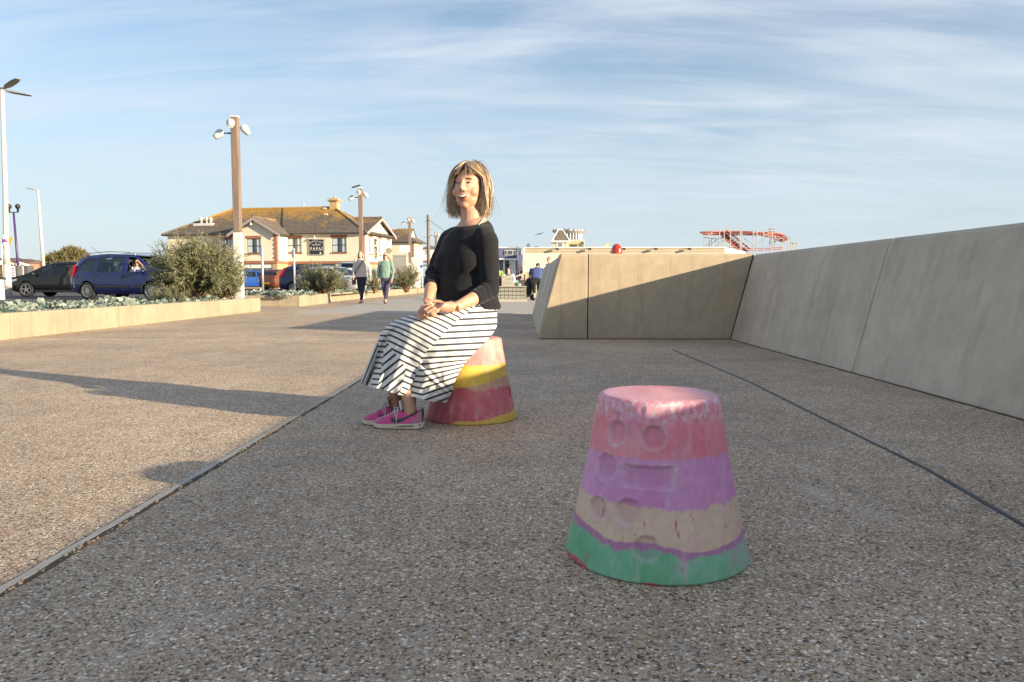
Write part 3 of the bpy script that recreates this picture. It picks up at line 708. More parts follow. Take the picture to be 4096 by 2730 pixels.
# front bay with its own gable
ba = FR.hit(1008, 868, -2.9); zb_ = ba[1]; um = (bu0+bu1)/2
bh = [(FR.u(988, -2.6), FR.u(1043, -2.6), FR.z(1012, -2.6), FR.z(952, -2.6))]
m = MB(); wall_open(m, bu0, bu1, ZG, ZE-.05, -2.6, .3, bh); m.prism([(bu0, -2.6, ZE-.05), (bu1, -2.6, ZE-.05), (um, -2.6, zb_-.3)], (0, .3, 0)); m.box(bu0, bu0+.3, -2.3, 0, 0, ZE-.05); m.box(bu1-.3, bu1, -2.3, 0, ZG, ZE-.05); m.build('bay_wall', M_CREAM, bld, world=False)
window(bld, *bh[0], -2.6, M_FRAME)
shop = [(bu0+.5, bu1-.55, .5, ZG-.30)]
m = MB(); wall_open(m, bu0, bu1, 0, ZG-.002, -2.55, .25, shop); m.box(bu1-.3, bu1-.05, -2.3, 0, 0, ZG-.002); m.build('ground_floor_wall', M_BUFF, bld, world=False)
window(bld, *shop[0], -2.55, M_GALV, cols=3, rows=1, lintel=False, curtain=False)
m = MB(); m.box(shop[0][0], shop[0][1], -2.48, -2.44, ZG-.75, ZG-.30); m.build('shop_blind', M_FRW, bld, world=False)
m = MB(); m.box(bu0, bu1+.03, -2.64, -2.56, ZG-.26, ZG+.04); m.box(bu1-.04, bu1+.03, -2.56, 0, ZG-.26, ZG+.04); m.build('brick_band', M_BRICK, bld, world=False)
quoins(bld, (bu1, -2.6), ZG, ZE-.1, -1, 1, 13, 0, 0); quoins(bld, (bu0, -2.6), ZG, ZE-.1, 1, 1, 13, 0, 0)
zrb = zb_
ub = (zrb-(ZE-.05))/(zr-(ZE-.05))*(WD/2+OV)-OV
roof_plane(bld, (bu1+.55, -3.0, ZE-.25), (bu1+.55, 0, ZE-.25), (um, ub+.3, zrb), (um, -3.0, zrb), 10, seed=7); roof_plane(bld, (bu0-.55, 0, ZE-.25), (bu0-.55, -3.0, ZE-.25), (um, -3.0, zrb), (um, ub+.3, zrb), 10, seed=8)
m = MB(); m.tube([(um, -3.05, zrb+.02), (um, ub+.3, zrb+.02)], .12, 8); m.build('ridge_tiles', M_ROOF, bld, world=False)
for s in (bu0-.6, bu1+.6):
    m = MB(); m.prism([(s, -3.02, ZE-.28), (um, -3.02, zrb-.02), (um, -3.02, zrb-.36), (s, -3.02, ZE-.58)], (0, -.06, 0)); m.build('bargeboard', M_FASCIA, bld, world=False)
# chimney, vents, drainpipe, lamps
cu = FR.u(1342, WD/2); m = MB(); m.box(cu-.45, cu+.45, WD/2-.45, WD/2+.45, zr-.8, zr+.62); ch = m.build('chimney', M_BUFF, bld, world=False)
m = MB(); m.box(cu-.55, cu+.55, WD/2-.55, WD/2+.55, zr+.622, zr+.72); m.box(cu-.68, cu+.68, WD/2-.68, WD/2+.68, zr+.722, zr+.86); m.box(cu-.5, cu+.5, WD/2-.5, WD/2+.5, zr+.862, zr+1.0); m.lathe([(.15, zr+1.0), (.13, zr+1.22)], 10, (cu, WD/2, 0)); m.build('chimney_cap', M_BUFF, ch, world=False)
def on_roof(px, py):
    """hit on the front slope"""
    d = ray(px, py); A_ = Vector(A); n = (Vector(B)-A_).cross(Vector(D)-A_); Mx = Matrix.Rotation(FR.rz, 3, 'Z'); n = Mx @ n; a_ = FR.o + Mx @ A_
    t = (a_-CAM).dot(n)/d.dot(n); p = CAM + d*t - FR.o; return Vector((p.dot(FR.e1), p.dot(FR.e2), p.z))
for px, py in ((806, 893), (828, 893), (843, 893)):
    q = on_roof(px, py+6); m = MB(); m.lathe([(.17, -.2), (.16, .45), (.22, .47), (.2, .75), (.1, .78)], 10, q); m.build('flue', M_SLEEVE, bld, True, False)
m = MB(); q = on_roof(825, 898); m.box(q.x-1.5, q.x+1.0, q.y-.3, q.y+.35, q.z-.2, q.z+.10); m.build('flue_base', M_SLEEVE, bld, world=False)
for px, py in ((1300, 837), (1304, 861)):
    q = on_roof(px, py); m = MB(); m.box(q.x-.18, q.x+.18, q.y-.2, q.y+.1, q.z, q.z+.14); m.build('roof_vent', M_SLEEVE, bld, world=False)
m = MB(); du = FR.u(1139); m.tube([(du, -.10, 0), (du, -.10, ZE-.4), (du, -OV-.02, ZE-.1)], .05, 8); m.build('drainpipe', M_SLEEVE, bld, True, False)
m = MB(); q = on_roof(1131, 880); m.tube([on_roof(1131, 834)+Vector((0,0,.06)), on_roof(1130, 880)+Vector((0,-.05,.06)), on_roof(1131, 925)+Vector((0,-.05,.06))], .035, 6); m.build('roof_cable', M_BLACK, bld, world=False)
for px, py, w in ((1010, 897, -2.6), (1263, 952, 0)):
    uu, zz = FR.hit(px, py, w); m = MB(); m.tube([(uu-.1, w, zz+.35), (uu, w-.3, zz+.35), (uu, w-.35, zz+.1)], .03, 6); m.lathe([(.06, .1), (.16, -.12), (.12, -.14)], 10, (uu, w-.36, zz)); m.build('wall_lamp', M_FRW, bld, True, False)
# signs on the restaurant
M_SIGN = simple('near black sign board', (.022,.022,.04), .5, var=.1)
M_LET = simple('cream lettering', (.74,.72,.64), .5, var=.03)
sa, sb = FR.u(1236), FR.u(1297); za, zb = FR.z(1021), FR.z(957)
sg = empty('restaurant_sign', FR.o, 'square black sign with cream lettering on the cream front wall', 'sign', rz=FR.rz)
m = MB(); m.box(sa, sb, -.09, -.004, za, zb); m.build('board', M_SIGN, sg, world=False)
m = MB(); cx, W_, H_ = (sa+sb)/2, sb-sa, zb-za; X1, Z1 = (1,0,0), (0,0,1)
def T(t, x, z_, s, sx=1.0): text_mb(t, s, m, (cx+(x-.5)*W_, -.096, za+z_*H_), X1, Z1, .012, 0, 'CENTER', sx)
for ch_, xx_, zz_, ss_ in (('P', .17, .31, .46), ('A', .36, .31, .46), ('P', .54, .31, .46), ('A', .72, .31, .46), ('S', .89, .40, .33)):
    m = MB(); T(ch_, xx_, zz_, ss_, .92); m.build('letter', M_LET, sg, world=False)
m = MB(); T('FISH & CHIPS', .5, .60, .17, 1.05)
m.box(cx+.30*W_, cx+.41*W_, -.102, -.091, za+.325*H_, za+.355*H_)
arc = "BRITAIN'S BEST"; n = len(arc)
for i, chh in enumerate(arc):
    if chh == ' ': continue
    t = (i+.5)/n - .5; ang = -t*1.15
    o_ = (cx + math.sin(t*1.15)*W_*.80, -.096, za + H_*(.03 + .80*math.cos(t*1.15)))
    text_mb(chh, .19, m, o_, (math.cos(ang), 0, math.sin(ang)), (-math.sin(ang), 0, math.cos(ang)), .012)
m.lathe([(.06,-.012),(.06,0)], 12, (cx, -.092, za+.68*H_+.08), axis='Y'); m.lathe([(.07,-.012),(.075,0)], 12, (cx+.27*W_, -.092, za+.15*H_), axis='Y'); m.box(cx+.22*W_, cx+.32*W_, -.104, -.092, za+.06*H_, za+.15*H_)
m.box(cx-.44*W_, cx+.42*W_, -.101, -.091, za+.285*H_, za+.292*H_); m.box(cx+.08*W_, cx+.20*W_, -.101, -.091, za+.735*H_, za+.745*H_)
stuff(m.build('small_lettering', M_LET, sg, world=False))
m = MB(); nn = 11
for k in range(nn):
    if k % 1 == 0:
        a = sa + W_*(k+.1)/nn; b2 = a + W_*.45/nn
        m.box(a, b2, -.100, -.091, zb-.08, zb-.01); m.box(a, b2, -.100, -.091, za+.01, za+.08)
        a = za + H_*(k+.1)/nn; b2 = a + H_*.45/nn
        m.box(sa+.01, sa+.08, -.1005, -.0915, a, b2); m.box(sb-.08, sb-.01, -.1005, -.0915, a, b2)
stuff(m.build('dashed_border', M_LET, sg, world=False))
w0, _ = FR.side(1497, 1000, 0); w1, _ = FR.side(1507, 1000, 0); z1 = FR.side(1502, 957, 0)[1]; z0 = FR.side(1502, 1036, 0)[1]
sg = empty('banner_sign', FR.o, 'tall narrow black banner between two windows of the white gable wall', 'sign', rz=FR.rz)
m = MB(); m.box(.004, .05, w0, w1, z0, z1); m.build('board', M_SIGN, sg, world=False)
m = MB(); cw = (w0+w1)/2
text_mb('PAPAS', .34, m, (.056, cw, z0+(z1-z0)*.60), (0,1,0), (0,0,1), .01, 0, 'CENTER', .8)
for k in range(6):
    q = z0 + (z1-z0)*(.05+.085*k); m.box(.051, .06, w0+.12, w1-.12-(k % 3)*.12, q, q+.05)
m.lathe([(.22, 0), (.24, .02)], 10, (.05, cw-.01, z1-.45), axis='Y')
stuff(m.build('small_lettering', M_LET, sg, world=False))
# ================================================================== second house behind it, then the balcony house
FR2 = Frame((PX(1655, 112), 112, 0), R(-9.5))
h2 = empty('side_house', FR2.o, 'smaller cream house with hipped roof behind the restaurant', 'building', rz=FR2.rz)
ze2 = FR2.z(968, 0, 1640); u0 = FR2.u(1540); wd = 8.0
m = MB(); m.box(u0, 0, 0, .3, 0, ze2); m.build('wall', M_CREAM, h2, world=False)
hh = [(FR2.side(px, 984, 0)[0]-.35, FR2.side(px, 984, 0)[0]+.35, FR2.side(px, 990, 0)[1], FR2.side(px, 981, 0)[1]) for px in (1663.5, 1673.5, 1683)]
hh = [(a, b2, c, d) for a, b2, c, d in hh]
wd = FR2.side(1690, 990, 0)[0]
m = MB(); wall_open(m, .3, wd, 0, ze2, 0, .3, hh, axis='w'); m.build('side_wall', M_CREAM, h2, world=False)
for h in hh:
    m = MB(); m.box(-.12, -.06, h[0], h[1], h[2], h[3]); m.build('window', M_BRICK, h2, world=False)
quoins(h2, (0, 0), 2.5, ze2-.1, -1, 1, 12, 0, 0)
zr2 = FR2.z(918, wd/2, 1600)
A, B = (u0-.4, -.4, ze2), (.6, -.4, ze2); C, D = (FR2.u(1600, wd/2), wd/2, zr2), (u0, wd/2, zr2)
roof_plane(h2, A, B, C, D, 14, seed=11); roof_plane(h2, B, (.6, wd+.4, ze2), C, C, 12, seed=12)
gl = FR2.u(1655, wd/2)
roof_plane(h2, (C[0]-.5, wd/2-1.9, zr2-1.5), (gl, wd/2-1.9, zr2-1.5), (gl, wd/2, zr2+.1), (C[0]-.5, wd/2, zr2+.1), 6, seed=13); roof_plane(h2, (gl, wd/2+1.9, zr2-1.5), (C[0]-.5, wd/2+1.9, zr2-1.5), (C[0]-.5, wd/2, zr2+.1), (gl, wd/2, zr2+.1), 6, seed=14)
m = MB(); m.prism([(gl-.25, wd/2-1.7, zr2-1.5), (gl-.25, wd/2+1.7, zr2-1.5), (gl-.25, wd/2, zr2-.05)], (.12, 0, 0)); m.build('gablet', M_FRW, h2, world=False)
m = MB(); m.tube([(u0, -.45, ze2-.05), (.6, -.45, ze2-.05)], .08, 6); m.build('gutter', M_GUTTER, h2, world=False)
# flat grey annexe in front of it
Y = 104.0; an = empty('annexe', (PX(1600, Y), Y, 0), 'flat grey annexe box between restaurant and timber lamp post', 'building')
M_GREYP = simple('grey cladding', (.27,.265,.255), .7, var=.06)
m = MB(); m.box(PX(1572, Y), PX(1626, Y), Y, Y+4, 0, PZ(1025, Y, 1600)); m.build('wall', M_GREYP, an)
m = MB(); m.box(PX(1626, Y)+.002, PX(1669, Y), Y+.5, Y+4, 0, PZ(1029, Y, 1640)); m.build('side_block', M_SLEEVE, an)
m = MB(); m.box(PX(1571, Y), PX(1627, Y), Y-.06, Y+4.05, PZ(1025, Y, 1600), PZ(1025, Y, 1600)+.12); m.build('roof_edge', M_GALV, an)
Y = 118.0; bh_ = empty('balcony_house', (PX(1720, Y), Y, 0), 'house with white balcony and red band beside the telegraph pole', 'building')
x0, x1 = PX(1690, Y), PX(1790, Y)
M_TERR = simple('orange brick', (.34,.22,.14), .85, var=.15, vs=3)
m = MB(); m.box(x0+1, x1, Y+2.6, Y+6, 0, PZ(1047, Y)); m.build('wall', M_TERR, bh_)
m = MB(); m.box(x0, x1, Y, Y+6, PZ(1049, Y), PZ(1043, Y)); m.build('balcony_floor', simple('red band', (.32,.10,.08), .6, var=.1), bh_)
m = MB(); m.box(x0-.2, x1, Y-.2, Y+6, PZ(1003, Y), PZ(999, Y)); m.build('canopy', M_FRW, bh_)
m = MB(); tiles(m, (x0-.3, Y-.3, PZ(999, Y)), (x1, Y-.3, PZ(999, Y)), (x1, Y+3, PZ(982, Y)), (x0+.4, Y+3, PZ(982, Y)), 6, .4, 21); stuff(m.build('roof_tiles', M_ROOF, bh_))
for px in (1697, 1725, 1733, 1752):
    m = MB(); xx = PX(px, Y); m.box(xx-.13, xx+.13, Y-.1, Y+.16, PZ(1042, Y), PZ(1003.5, Y)); m.build('post', M_FRW, bh_)
for k in range(3):
    m = MB(); zz = PZ(1036-k*6, Y); m.box(x0, x1, Y-.02, Y+.04, zz, zz+.07); m.build('balcony_rail', M_FRW, bh_)
for px in (1668, 1708, 1730, 1745):
    m = MB(); xx = PX(px, Y); m.box(xx-.2, xx+.2, Y+2.2, Y+2.5, 0, PZ(1061, Y)); m.build('door_post', M_FRW, bh_)
m = MB(); m.box(PX(1655, Y), x1, Y+2.1, Y+2.7, PZ(1064, Y), PZ(1058, Y)); m.build('fascia', M_FRW, bh_)
for a, b2 in ((1700, 1707), (1719, 1729)):
    m = MB(); m.box(PX(a, Y), PX(b2, Y), Y+2.54, Y+2.6, 0, PZ(1066, Y)); m.build('door', M_DKGREY, bh_)
# gull on the ridge
q = FR.hit(1213, 826, WD/2); gp = FR.o + FR.e1*q[0] + FR.e2*(WD/2); gp.z = zr+.12
m = MB(); e = Vector((1,0,.35)).normalized(); gv = lambda x, y, z: gp + Vector((x, y, z))*.55
m.ell(gv(0,0,.35), e*.17, (0,.075,0), Vector((-.35,0,1)).normalized()*.075, 10, 8); m.ell(gv(.30,0,.56), (.06,0,0), (0,.045,0), (0,0,.05), 8, 6); m.tube([gv(.2,0,.4), gv(.3,0,.55)], [.055,.04], 8)
me = setmat(fuse(m, .018, 2, name='gull'), simple('gull white', (.62,.61,.60), .8, var=.1))
gu = link('seagull', me); tag(gu, 'white and grey gull standing on the restaurant roof ridge', 'gull')
m = MB(); m.ell(gv(-.05,0,.40), e*.19, (0,.08,0), Vector((-.35,0,1)).normalized()*.058, 8, 6); m.build('wings', M_GALV, gu, True)
m = MB(); m.tube([gv(.40,0,.55), gv(.52,0,.52)], [.016,.006], 6); m.build('beak', M_YEL, gu)
for sy in (-.04, .04):
    m = MB(); m.tube([gv(.02,sy,0), gv(.02,sy,.28)], .011, 5); m.build('leg', M_YEL, gu)

# round sign seen from behind, a thin pole and an A-board beyond the women
Y = 41.0; x = PX(1556, Y); zc = PZ(1004, Y); root = empty('round_sign', (x, Y, 0), 'round dull sign on a pole behind the woman in the green shirt', 'sign')
m = MB(); m.lathe([(13*Y/3072, 0), (13*Y/3072, .02)], 28, (x, Y, zc), axis='Y'); m.build('disc', simple('sign back', (.30,.26,.19), .6, var=.1), root)
m = MB(); m.tube([(x, Y+.05, 0), (x, Y+.05, zc)], .03, 8); m.build('pole', M_GALV, root)
Y = 58.0; x = PX(1686, Y); root = empty('sign_pole', (x, Y, 0), 'thin grey pole with a small blue plate left of the telegraph pole', 'pole')
m = MB(); m.tube([(x, Y, 0), (x-.01, Y, PZ(1026, Y))], .045, 8); m.build('pole', M_GALV, root)
m = MB(); m.box(x-.10, x+.10, Y-.07, Y-.05, PZ(1072, Y), PZ(1061, Y)); m.build('plate', simple('blue plate', (.08,.09,.35), .5, var=.05), root)
Y = 55.0; x = PX(1704, Y); root = empty('pavement_board', (x, Y, 0), 'white pavement board at the foot of the telegraph pole', 'board')
for s_ in (-1, 1):
    m = MB(); m.obox((x, Y+s_*.12, .33), (.15, 0, 0), (0, .01, 0), (0, -s_*.10, .33)); m.build('leaf', M_WHITE, root)
# ================================================================== vehicles
M_TYRE = simple('tyre rubber', (.018,.018,.019), .8, var=.15)
M_RIM = simple('alloy rim', (.42,.42,.43), .3, .8, var=.08)
M_INT = simple('dark car interior', (.03,.03,.033), .8, var=.15)
M_GLASS = glassmat('car glass', (.42,.47,.48), .9)
M_RED = simple('red lamp lens', (.35,.012,.012), .15, var=.1)
M_CLEAR = simple('headlamp lens', (.55,.58,.60), .08, .2, var=.1)
M_CHROME = simple('chrome trim', (.65,.66,.67), .15, .9, var=.03)
M_PLATEY = simple('yellow number plate', (.60,.40,.03), .5, var=.03)
def paint(name, col): return simple(name, col, .5, 0.0, var=.05, coat=1.0, spec=.25)
def wheel(root, x, y, r, side, spokes=9):
    """side: -1 faces -Y"""
    w = .21; n = 26
    t = MB(); t.lathe([(r*.66, -w/2), (r*.90, -w/2), (r*.985, -w*.38), (r, -w*.2), (r, w*.2), (r*.985, w*.38), (r*.9, w/2), (r*.66, w/2)], n, (x, y, r), caps=False, axis='Y')
    wo = t.build('wheel', M_TYRE, root, True, False); wo['label'] = 'black tyre with silver rim'
    yo = y + side*w*.36
    d = MB(); d.lathe([(r*.67, -.012), (r*.67, .012)], n, (x, y+side*.02, r), axis='Y'); d.build('brake_disc', M_INT, wo, True, False)
    rm = MB(); rm.lathe([(r*.69, -.03), (r*.69, .03), (r*.63, .03), (r*.63, -.03), (r*.69, -.03)], n, (x, yo, r), caps=False, axis='Y'); rm.lathe([(r*.16, -.02), (r*.16, .02)], 14, (x, yo, r), axis='Y')
    for k in range(spokes):
        a = 2*pi*k/spokes + .2; u_ = Vector((math.cos(a), 0, math.sin(a))); v_ = Vector((-math.sin(a), 0, math.cos(a)))
        rm.obox(Vector((x, yo, r)) + u_*r*.39, u_*r*.26, v_*r*.055, (0, .014, 0))
    rm.build('rim', M_RIM, wo, False, False)
def lerp_tab(tab, x):
    for (x0, y0), (x1, y1) in zip(tab[:-1], tab[1:]):
        if x <= x1: t = max(0, min(1, (x-x0)/(x1-x0))); return y0 + (y1-y0)*t
    return tab[-1][1]
def car(label, pos, rz, paintm, spec, open_front=False):
    """local frame: front towards +X, roof up. spec tables are along X"""
    L_, W_ = spec['L'], spec['W']; roof, belt, wx, wr = spec['roof'], spec['belt'], spec['wheels'], spec['wr']
    root = empty('parked_car', pos, label, 'car', 'cars on the road and in the car park', rz=rz)
    xs = sorted(set([-L_/2 + L_*k/36 for k in range(37)] + [p[0] for p in roof]))
    def ring(x, ins=0.0):
        e = abs(x)/(L_/2); w = W_/2*(1 - .16*e**7 - .03*e**2) - ins; zs = .20 + .10*max(0, e-.82)/.18
        zb = lerp_tab(belt, x); zr_ = lerp_tab(roof, x) - ins; cab = max(0, min(1, (zr_-zb)/.45)); wt = w*(1 - .23*cab) if cab else w*.93
        zr_ = max(zr_, zb+.012)
        h = [(0, zs), (w*.86, zs), (w*.97, zs+.09), (w*.995, zs+.22), (w, (zs+zb)*.5), (w*.985, zb-.10), (w*.965, zb), ((w*.965+wt)/2+.01*cab, zb+(zr_-zb)*.52), (wt, zb+(zr_-zb)*.88), (wt*.88, zr_), (wt*.5, zr_+.018), (0, zr_+.024)]
        return [(x, y, z) for y, z in h] + [(x, -y, z) for y, z in h[-2:0:-1]]
    body = MB()
    rr = [ring(x) for x in xs]
    # rounded nose and tail
    def squash(rg, x, f): return [(x, p[1]*f, .48 + (p[2]-.48)*f) for p in rg]
    rr = [squash(rr[0], xs[0]-.07, .62), squash(rr[0], xs[0]-.045, .90)] + rr + [squash(rr[-1], xs[-1]+.045, .90), squash(rr[-1], xs[-1]+.08, .62)]
    body.loft(rr)
    bm = body.mesh('body', [paintm, M_INT], True)
    cut = []
    for x in wx:
        c = MB(); c.lathe([(wr+.055, -W_), (wr+.055, W_)], 28, (x, 0, wr), 1, axis='Y'); cm = c.mesh('c', [paintm, M_INT]); cut.append(cm)
    zb0 = lerp_tab(belt, 0); x0, x1 = spec['cab']
    c = MB(); ztop = max(p[1] for p in roof) - .06
    wi = W_/2
    c.loft([[(x0, -wi*.84, zb0-.45), (x0, wi*.84, zb0-.45), (x0, wi*.84, zb0), (x0, wi*.68, ztop-.02), (x0, -wi*.68, ztop-.02), (x0, -wi*.84, zb0)],
            [(x1, -wi*.84, zb0-.45), (x1, wi*.84, zb0-.45), (x1, wi*.84, zb0), (x1, wi*.68, ztop-.02), (x1, -wi*.68, ztop-.02), (x1, -wi*.84, zb0)]], mi=1); cut.append(c.mesh('c', [paintm, M_INT]))
    for poly in spec['win']:
        c = MB(); c.prism([(x, -W_, z) for x, z in poly], (0, 2*W_, 0), 0); cut.append(c.mesh('c', [paintm, M_INT]))
    for (xa, xb, za, zb) in spec['screens']:
        c = MB(); wa = wi*.83; wb = wi*.66
        c.loft([[(xx, -wa, za), (xx, wa, za), (xx, wb, zb), (xx, -wb, zb)] for xx in (xa, xb)]); cut.append(c.mesh('c', [paintm, M_INT]))
    me = boolean(bm, cut)
    bo = link('body', me, root, False)
    m_ = bo.modifiers.new('ws', 'EDGE_SPLIT'); m_.split_angle = R(38)
    gl = MB(); xa_, xb_ = spec['glass']
    gx = [x for x in xs if xa_ <= x <= xb_]
    rg = [ring(x, .016) for x in gx]; n = len(rg[0])
    for a in range(len(rg)-1):
        for i in list(range(6, 8)) + list(range(n-8, n-6)) + [9, 10, n-11, n-10]:
            j = (i+1) % n; q = [rg[a][i], rg[a][j], rg[a+1][j], rg[a+1][i]]
            mx = sum(p[0] for p in q)/4; my = sum(p[1] for p in q)/4
            if open_front and my < 0 and open_front[0] < mx < open_front[1]: continue
            gl.add(q, [(0,1,2,3)])
    gl.build('glazing', M_GLASS, bo, True, False)
    for k, x in enumerate(wx):
        for s in (-1, 1): wheel(root, x, s*(W_/2-.13), wr, s, spec.get('spokes', 9))
    # lamps, bumper trim, plates, mirrors, handles
    xr, xf = -L_/2, L_/2
    for s in (-1, 1):
        m = MB(); zb = lerp_tab(belt, xr+.1); t0, t1 = spec['tail']; m.loft([[(xr+.16, s*(W_/2*.84), t0), (xr-.035, s*W_/2*.70, t0), (xr-.02+spec.get('tl', 0), s*W_/2*.70, t1), (xr+.2+spec.get('tl', 0), s*W_/2*.82, t1)], [(xr+.18, s*W_/2*.945, t0), (xr+.03, s*W_/2*.90, t0), (xr+.05+spec.get('tl', 0), s*W_/2*.86, t1), (xr+.22+spec.get('tl', 0), s*W_/2*.90, t1)]]); m.build('tail_lamp', M_RED, root, False, False)
        m = MB(); z0, z1 = spec['head']; m.loft([[(xf-.42, s*W_/2*.86, z1-.05), (xf+.02, s*W_/2*.55, z0), (xf-.04, s*W_/2*.55, z1), (xf-.42, s*W_/2*.86, z1+.03)], [(xf-.42, s*W_/2*.955, z1-.05), (xf-.06, s*W_/2*.86, z0), (xf-.14, s*W_/2*.84, z1), (xf-.42, s*W_/2*.945, z1+.03)]]); m.build('headlamp', M_CLEAR, root, False, False)
        mx_ = spec['mirror']; m = MB(); zb = lerp_tab(belt, mx_); m.ell((mx_, s*(W_/2+.09), zb+.07), (.07,0,0), (0,.11,0), (0,0,.075), 12, 8); m.build('mirror', M_BLACK if spec.get('bm') else paintm, root, True, False)
        for hx in spec['handles']:
            m = MB(); m.box(hx-.10, hx+.10, s*(W_/2-.02)-.018, s*(W_/2-.02)+.018, lerp_tab(belt, hx)-.14, lerp_tab(belt, hx)-.11); m.build('door_handle', M_BLACK, root, False, False)
        for dx in spec['seams']:
            m = MB(); m.box(dx-.006, dx+.006, s*W_/2*.987-.01, s*W_/2*.987+.006, .34, lerp_tab(belt, dx)-.03); m.build('door_seam', M_BLACK, root, False, False)
        m = MB(); m.box(wx[0]+wr+.07, wx[1]-wr-.07, s*W_/2*.985-.02, s*W_/2*.985+.012, .44, .52) if spec.get('rub') else m.box(wx[0]+wr+.07, wx[1]-wr-.07, s*W_/2*.97-.02, s*W_/2*.97+.012, .23, .29)
        m.build('side_trim', M_BLACK, root, False, False)
    m = MB(); m.box(xr-.10, xr-.072, -.26, .26, .50, .61); m.build('number_plate', M_PLATEY, root, False, False)
    m = MB(); m.box(xf+.085, xf+.105, -.26, .26, .42, .53); m.build('number_plate', M_WHITE, root, False, False)
    for sx in spec['seats']:
        for s in (-1, 1):
            m = MB(); q = s*W_*.20
            m.obox((sx, q, zb0-.22), (.24,0,0), (0,.22,0), (0,0,.07)); m.obox((sx-.26, q, zb0+.05), (.06,0,-.01), (0,.21,0), (-.07,0,.28)); m.obox((sx-.35, q, zb0+.42), (.045,0,0), (0,.12,0), (-.01,0,.085)); bevel(m.build('seat', M_INT, root, False, False), .03)
    if spec.get('rails'):
        for s in (-1, 1):
            m = MB(); a, b2 = spec['rails']; yy = s*W_/2*.66
            pts = [(a + (b2-a)*t, yy, lerp_tab(roof, a+(b2-a)*t) + .03 + .05*min(1, t*8, (1-t)*8)) for t in [0, .05, .12, .3, .5, .7, .88, .95, 1]]
            m.tube(pts, .018, 6); m.build('roof_rail', M_GALV, root, True, False)
    return root
MPV = dict(L=4.40, W=1.80, wr=.315, wheels=(-1.36, 1.35), spokes=10,
    roof=[(-2.2,.92),(-2.12,1.20),(-1.86,1.50),(-1.5,1.575),(-.6,1.63),(.35,1.60),(.85,1.48),(1.45,1.10),(1.6,1.04),(2.0,.92),(2.2,.75)],
    belt=[(-2.2,.90),(-1.0,.965),(1.0,.925),(1.5,.93),(2.0,.86),(2.2,.70)], cab=(-1.9, 1.2), glass=(-2.2, 1.6),
    win=[[(-1.84,1.02),(-1.06,1.0),(-1.02,1.46),(-1.34,1.46),(-1.58,1.38),(-1.74,1.22)], [(-.92,.99),(.16,.98),(.16,1.49),(-.92,1.49)], [(.30,.98),(1.22,1.0),(1.16,1.07),(.72,1.44),(.60,1.49),(.30,1.50)]],
    screens=[(1.0, 1.7, 1.08, 1.45), (-2.3, -1.8, 1.06, 1.44)], tail=(.82, 1.24), tl=.08, head=(.62,.80), mirror=.98, handles=(-.80,.28), seams=(-.99,.23,1.18), rails=(-1.75,.55), seats=(.40,-.55), rub=1)
HATCH = dict(L=4.32, W=1.80, wr=.32, wheels=(-1.32, 1.34), spokes=5, bm=1,
    roof=[(-2.16,.92),(-2.08,1.10),(-1.70,1.36),(-1.2,1.46),(-.4,1.50),(.25,1.46),(.75,1.30),(1.25,1.02),(1.40,.96),(1.85,.84),(2.16,.66)],
    belt=[(-2.16,.90),(-1.0,.94),(.9,.90),(1.4,.88),(1.85,.80),(2.16,.62)], cab=(-1.75, 1.05), glass=(-2.16, 1.4),
    win=[[(-1.52,1.02),(-.78,.99),(-.78,1.36),(-1.1,1.35),(-1.36,1.24)], [(-.70,.98),(.10,.96),(.10,1.39),(-.70,1.38)], [(.20,.96),(.98,.95),(.62,1.24),(.42,1.36),(.20,1.39)]],
    screens=[(.85, 1.5, 1.0, 1.30), (-2.3, -1.6, 1.04, 1.30)], tail=(.78,.96), tl=.04, head=(.60,.74), mirror=.92, handles=(-.62,.24), seams=(-.74,.15,1.08), seats=(.32,-.55))
SUV = dict(L=4.37, W=1.90, wr=.35, wheels=(-1.32, 1.33), spokes=7, bm=1,
    roof=[(-2.18,1.02),(-2.10,1.25),(-1.80,1.54),(-1.3,1.61),(-.4,1.63),(.3,1.58),(.75,1.42),(1.22,1.12),(1.4,1.08),(1.9,.98),(2.18,.8)],
    belt=[(-2.18,1.0),(-1.0,1.06),(.9,1.0),(1.4,1.0),(1.9,.93),(2.18,.76)], cab=(-1.85, 1.05), glass=(-2.18, 1.4),
    win=[[(-1.6,1.14),(-.8,1.10),(-.8,1.50),(-1.3,1.48),(-1.5,1.36)], [(-.70,1.10),(.10,1.07),(.10,1.51),(-.70,1.51)], [(.20,1.07),(.95,1.06),(.62,1.36),(.42,1.48),(.20,1.51)]],
    screens=[(.85, 1.5, 1.12, 1.42), (-2.4, -1.8, 1.16, 1.44)], tail=(.92,1.04), tl=.02, head=(.74,.88), mirror=.90, handles=(-.62,.24), seams=(-.74,.15,1.08), seats=(.32,-.55))
VAN = dict(L=4.9, W=1.95, wr=.34, wheels=(-1.5, 1.55), spokes=6,
    roof=[(-2.45,1.0),(-2.40,1.80),(-2.2,1.95),(-1,1.98),(.8,1.96),(1.15,1.85),(1.62,1.30),(1.75,1.18),(2.1,1.08),(2.45,.8)],
    belt=[(-2.45,1.0),(-1,1.10),(1,1.08),(1.75,1.10),(2.1,1.0),(2.45,.76)], cab=(-2.2, 1.4), glass=(-2.45, 1.75),
    win=[[(-2.0,1.2),(-.7,1.2),(-.7,1.72),(-2.0,1.72)], [(-.55,1.2),(.45,1.2),(.45,1.72),(-.55,1.72)], [(.6,1.18),(1.4,1.18),(1.0,1.66),(.85,1.74),(.6,1.74)]],
    screens=[(1.15, 1.85, 1.22, 1.76), (-2.6, -2.3, 1.2, 1.72)], tail=(.95,1.3), tl=.02, head=(.78,.98), mirror=1.35, handles=(-.45,.55), seams=(-.62,.52), seats=(.75,-.6))
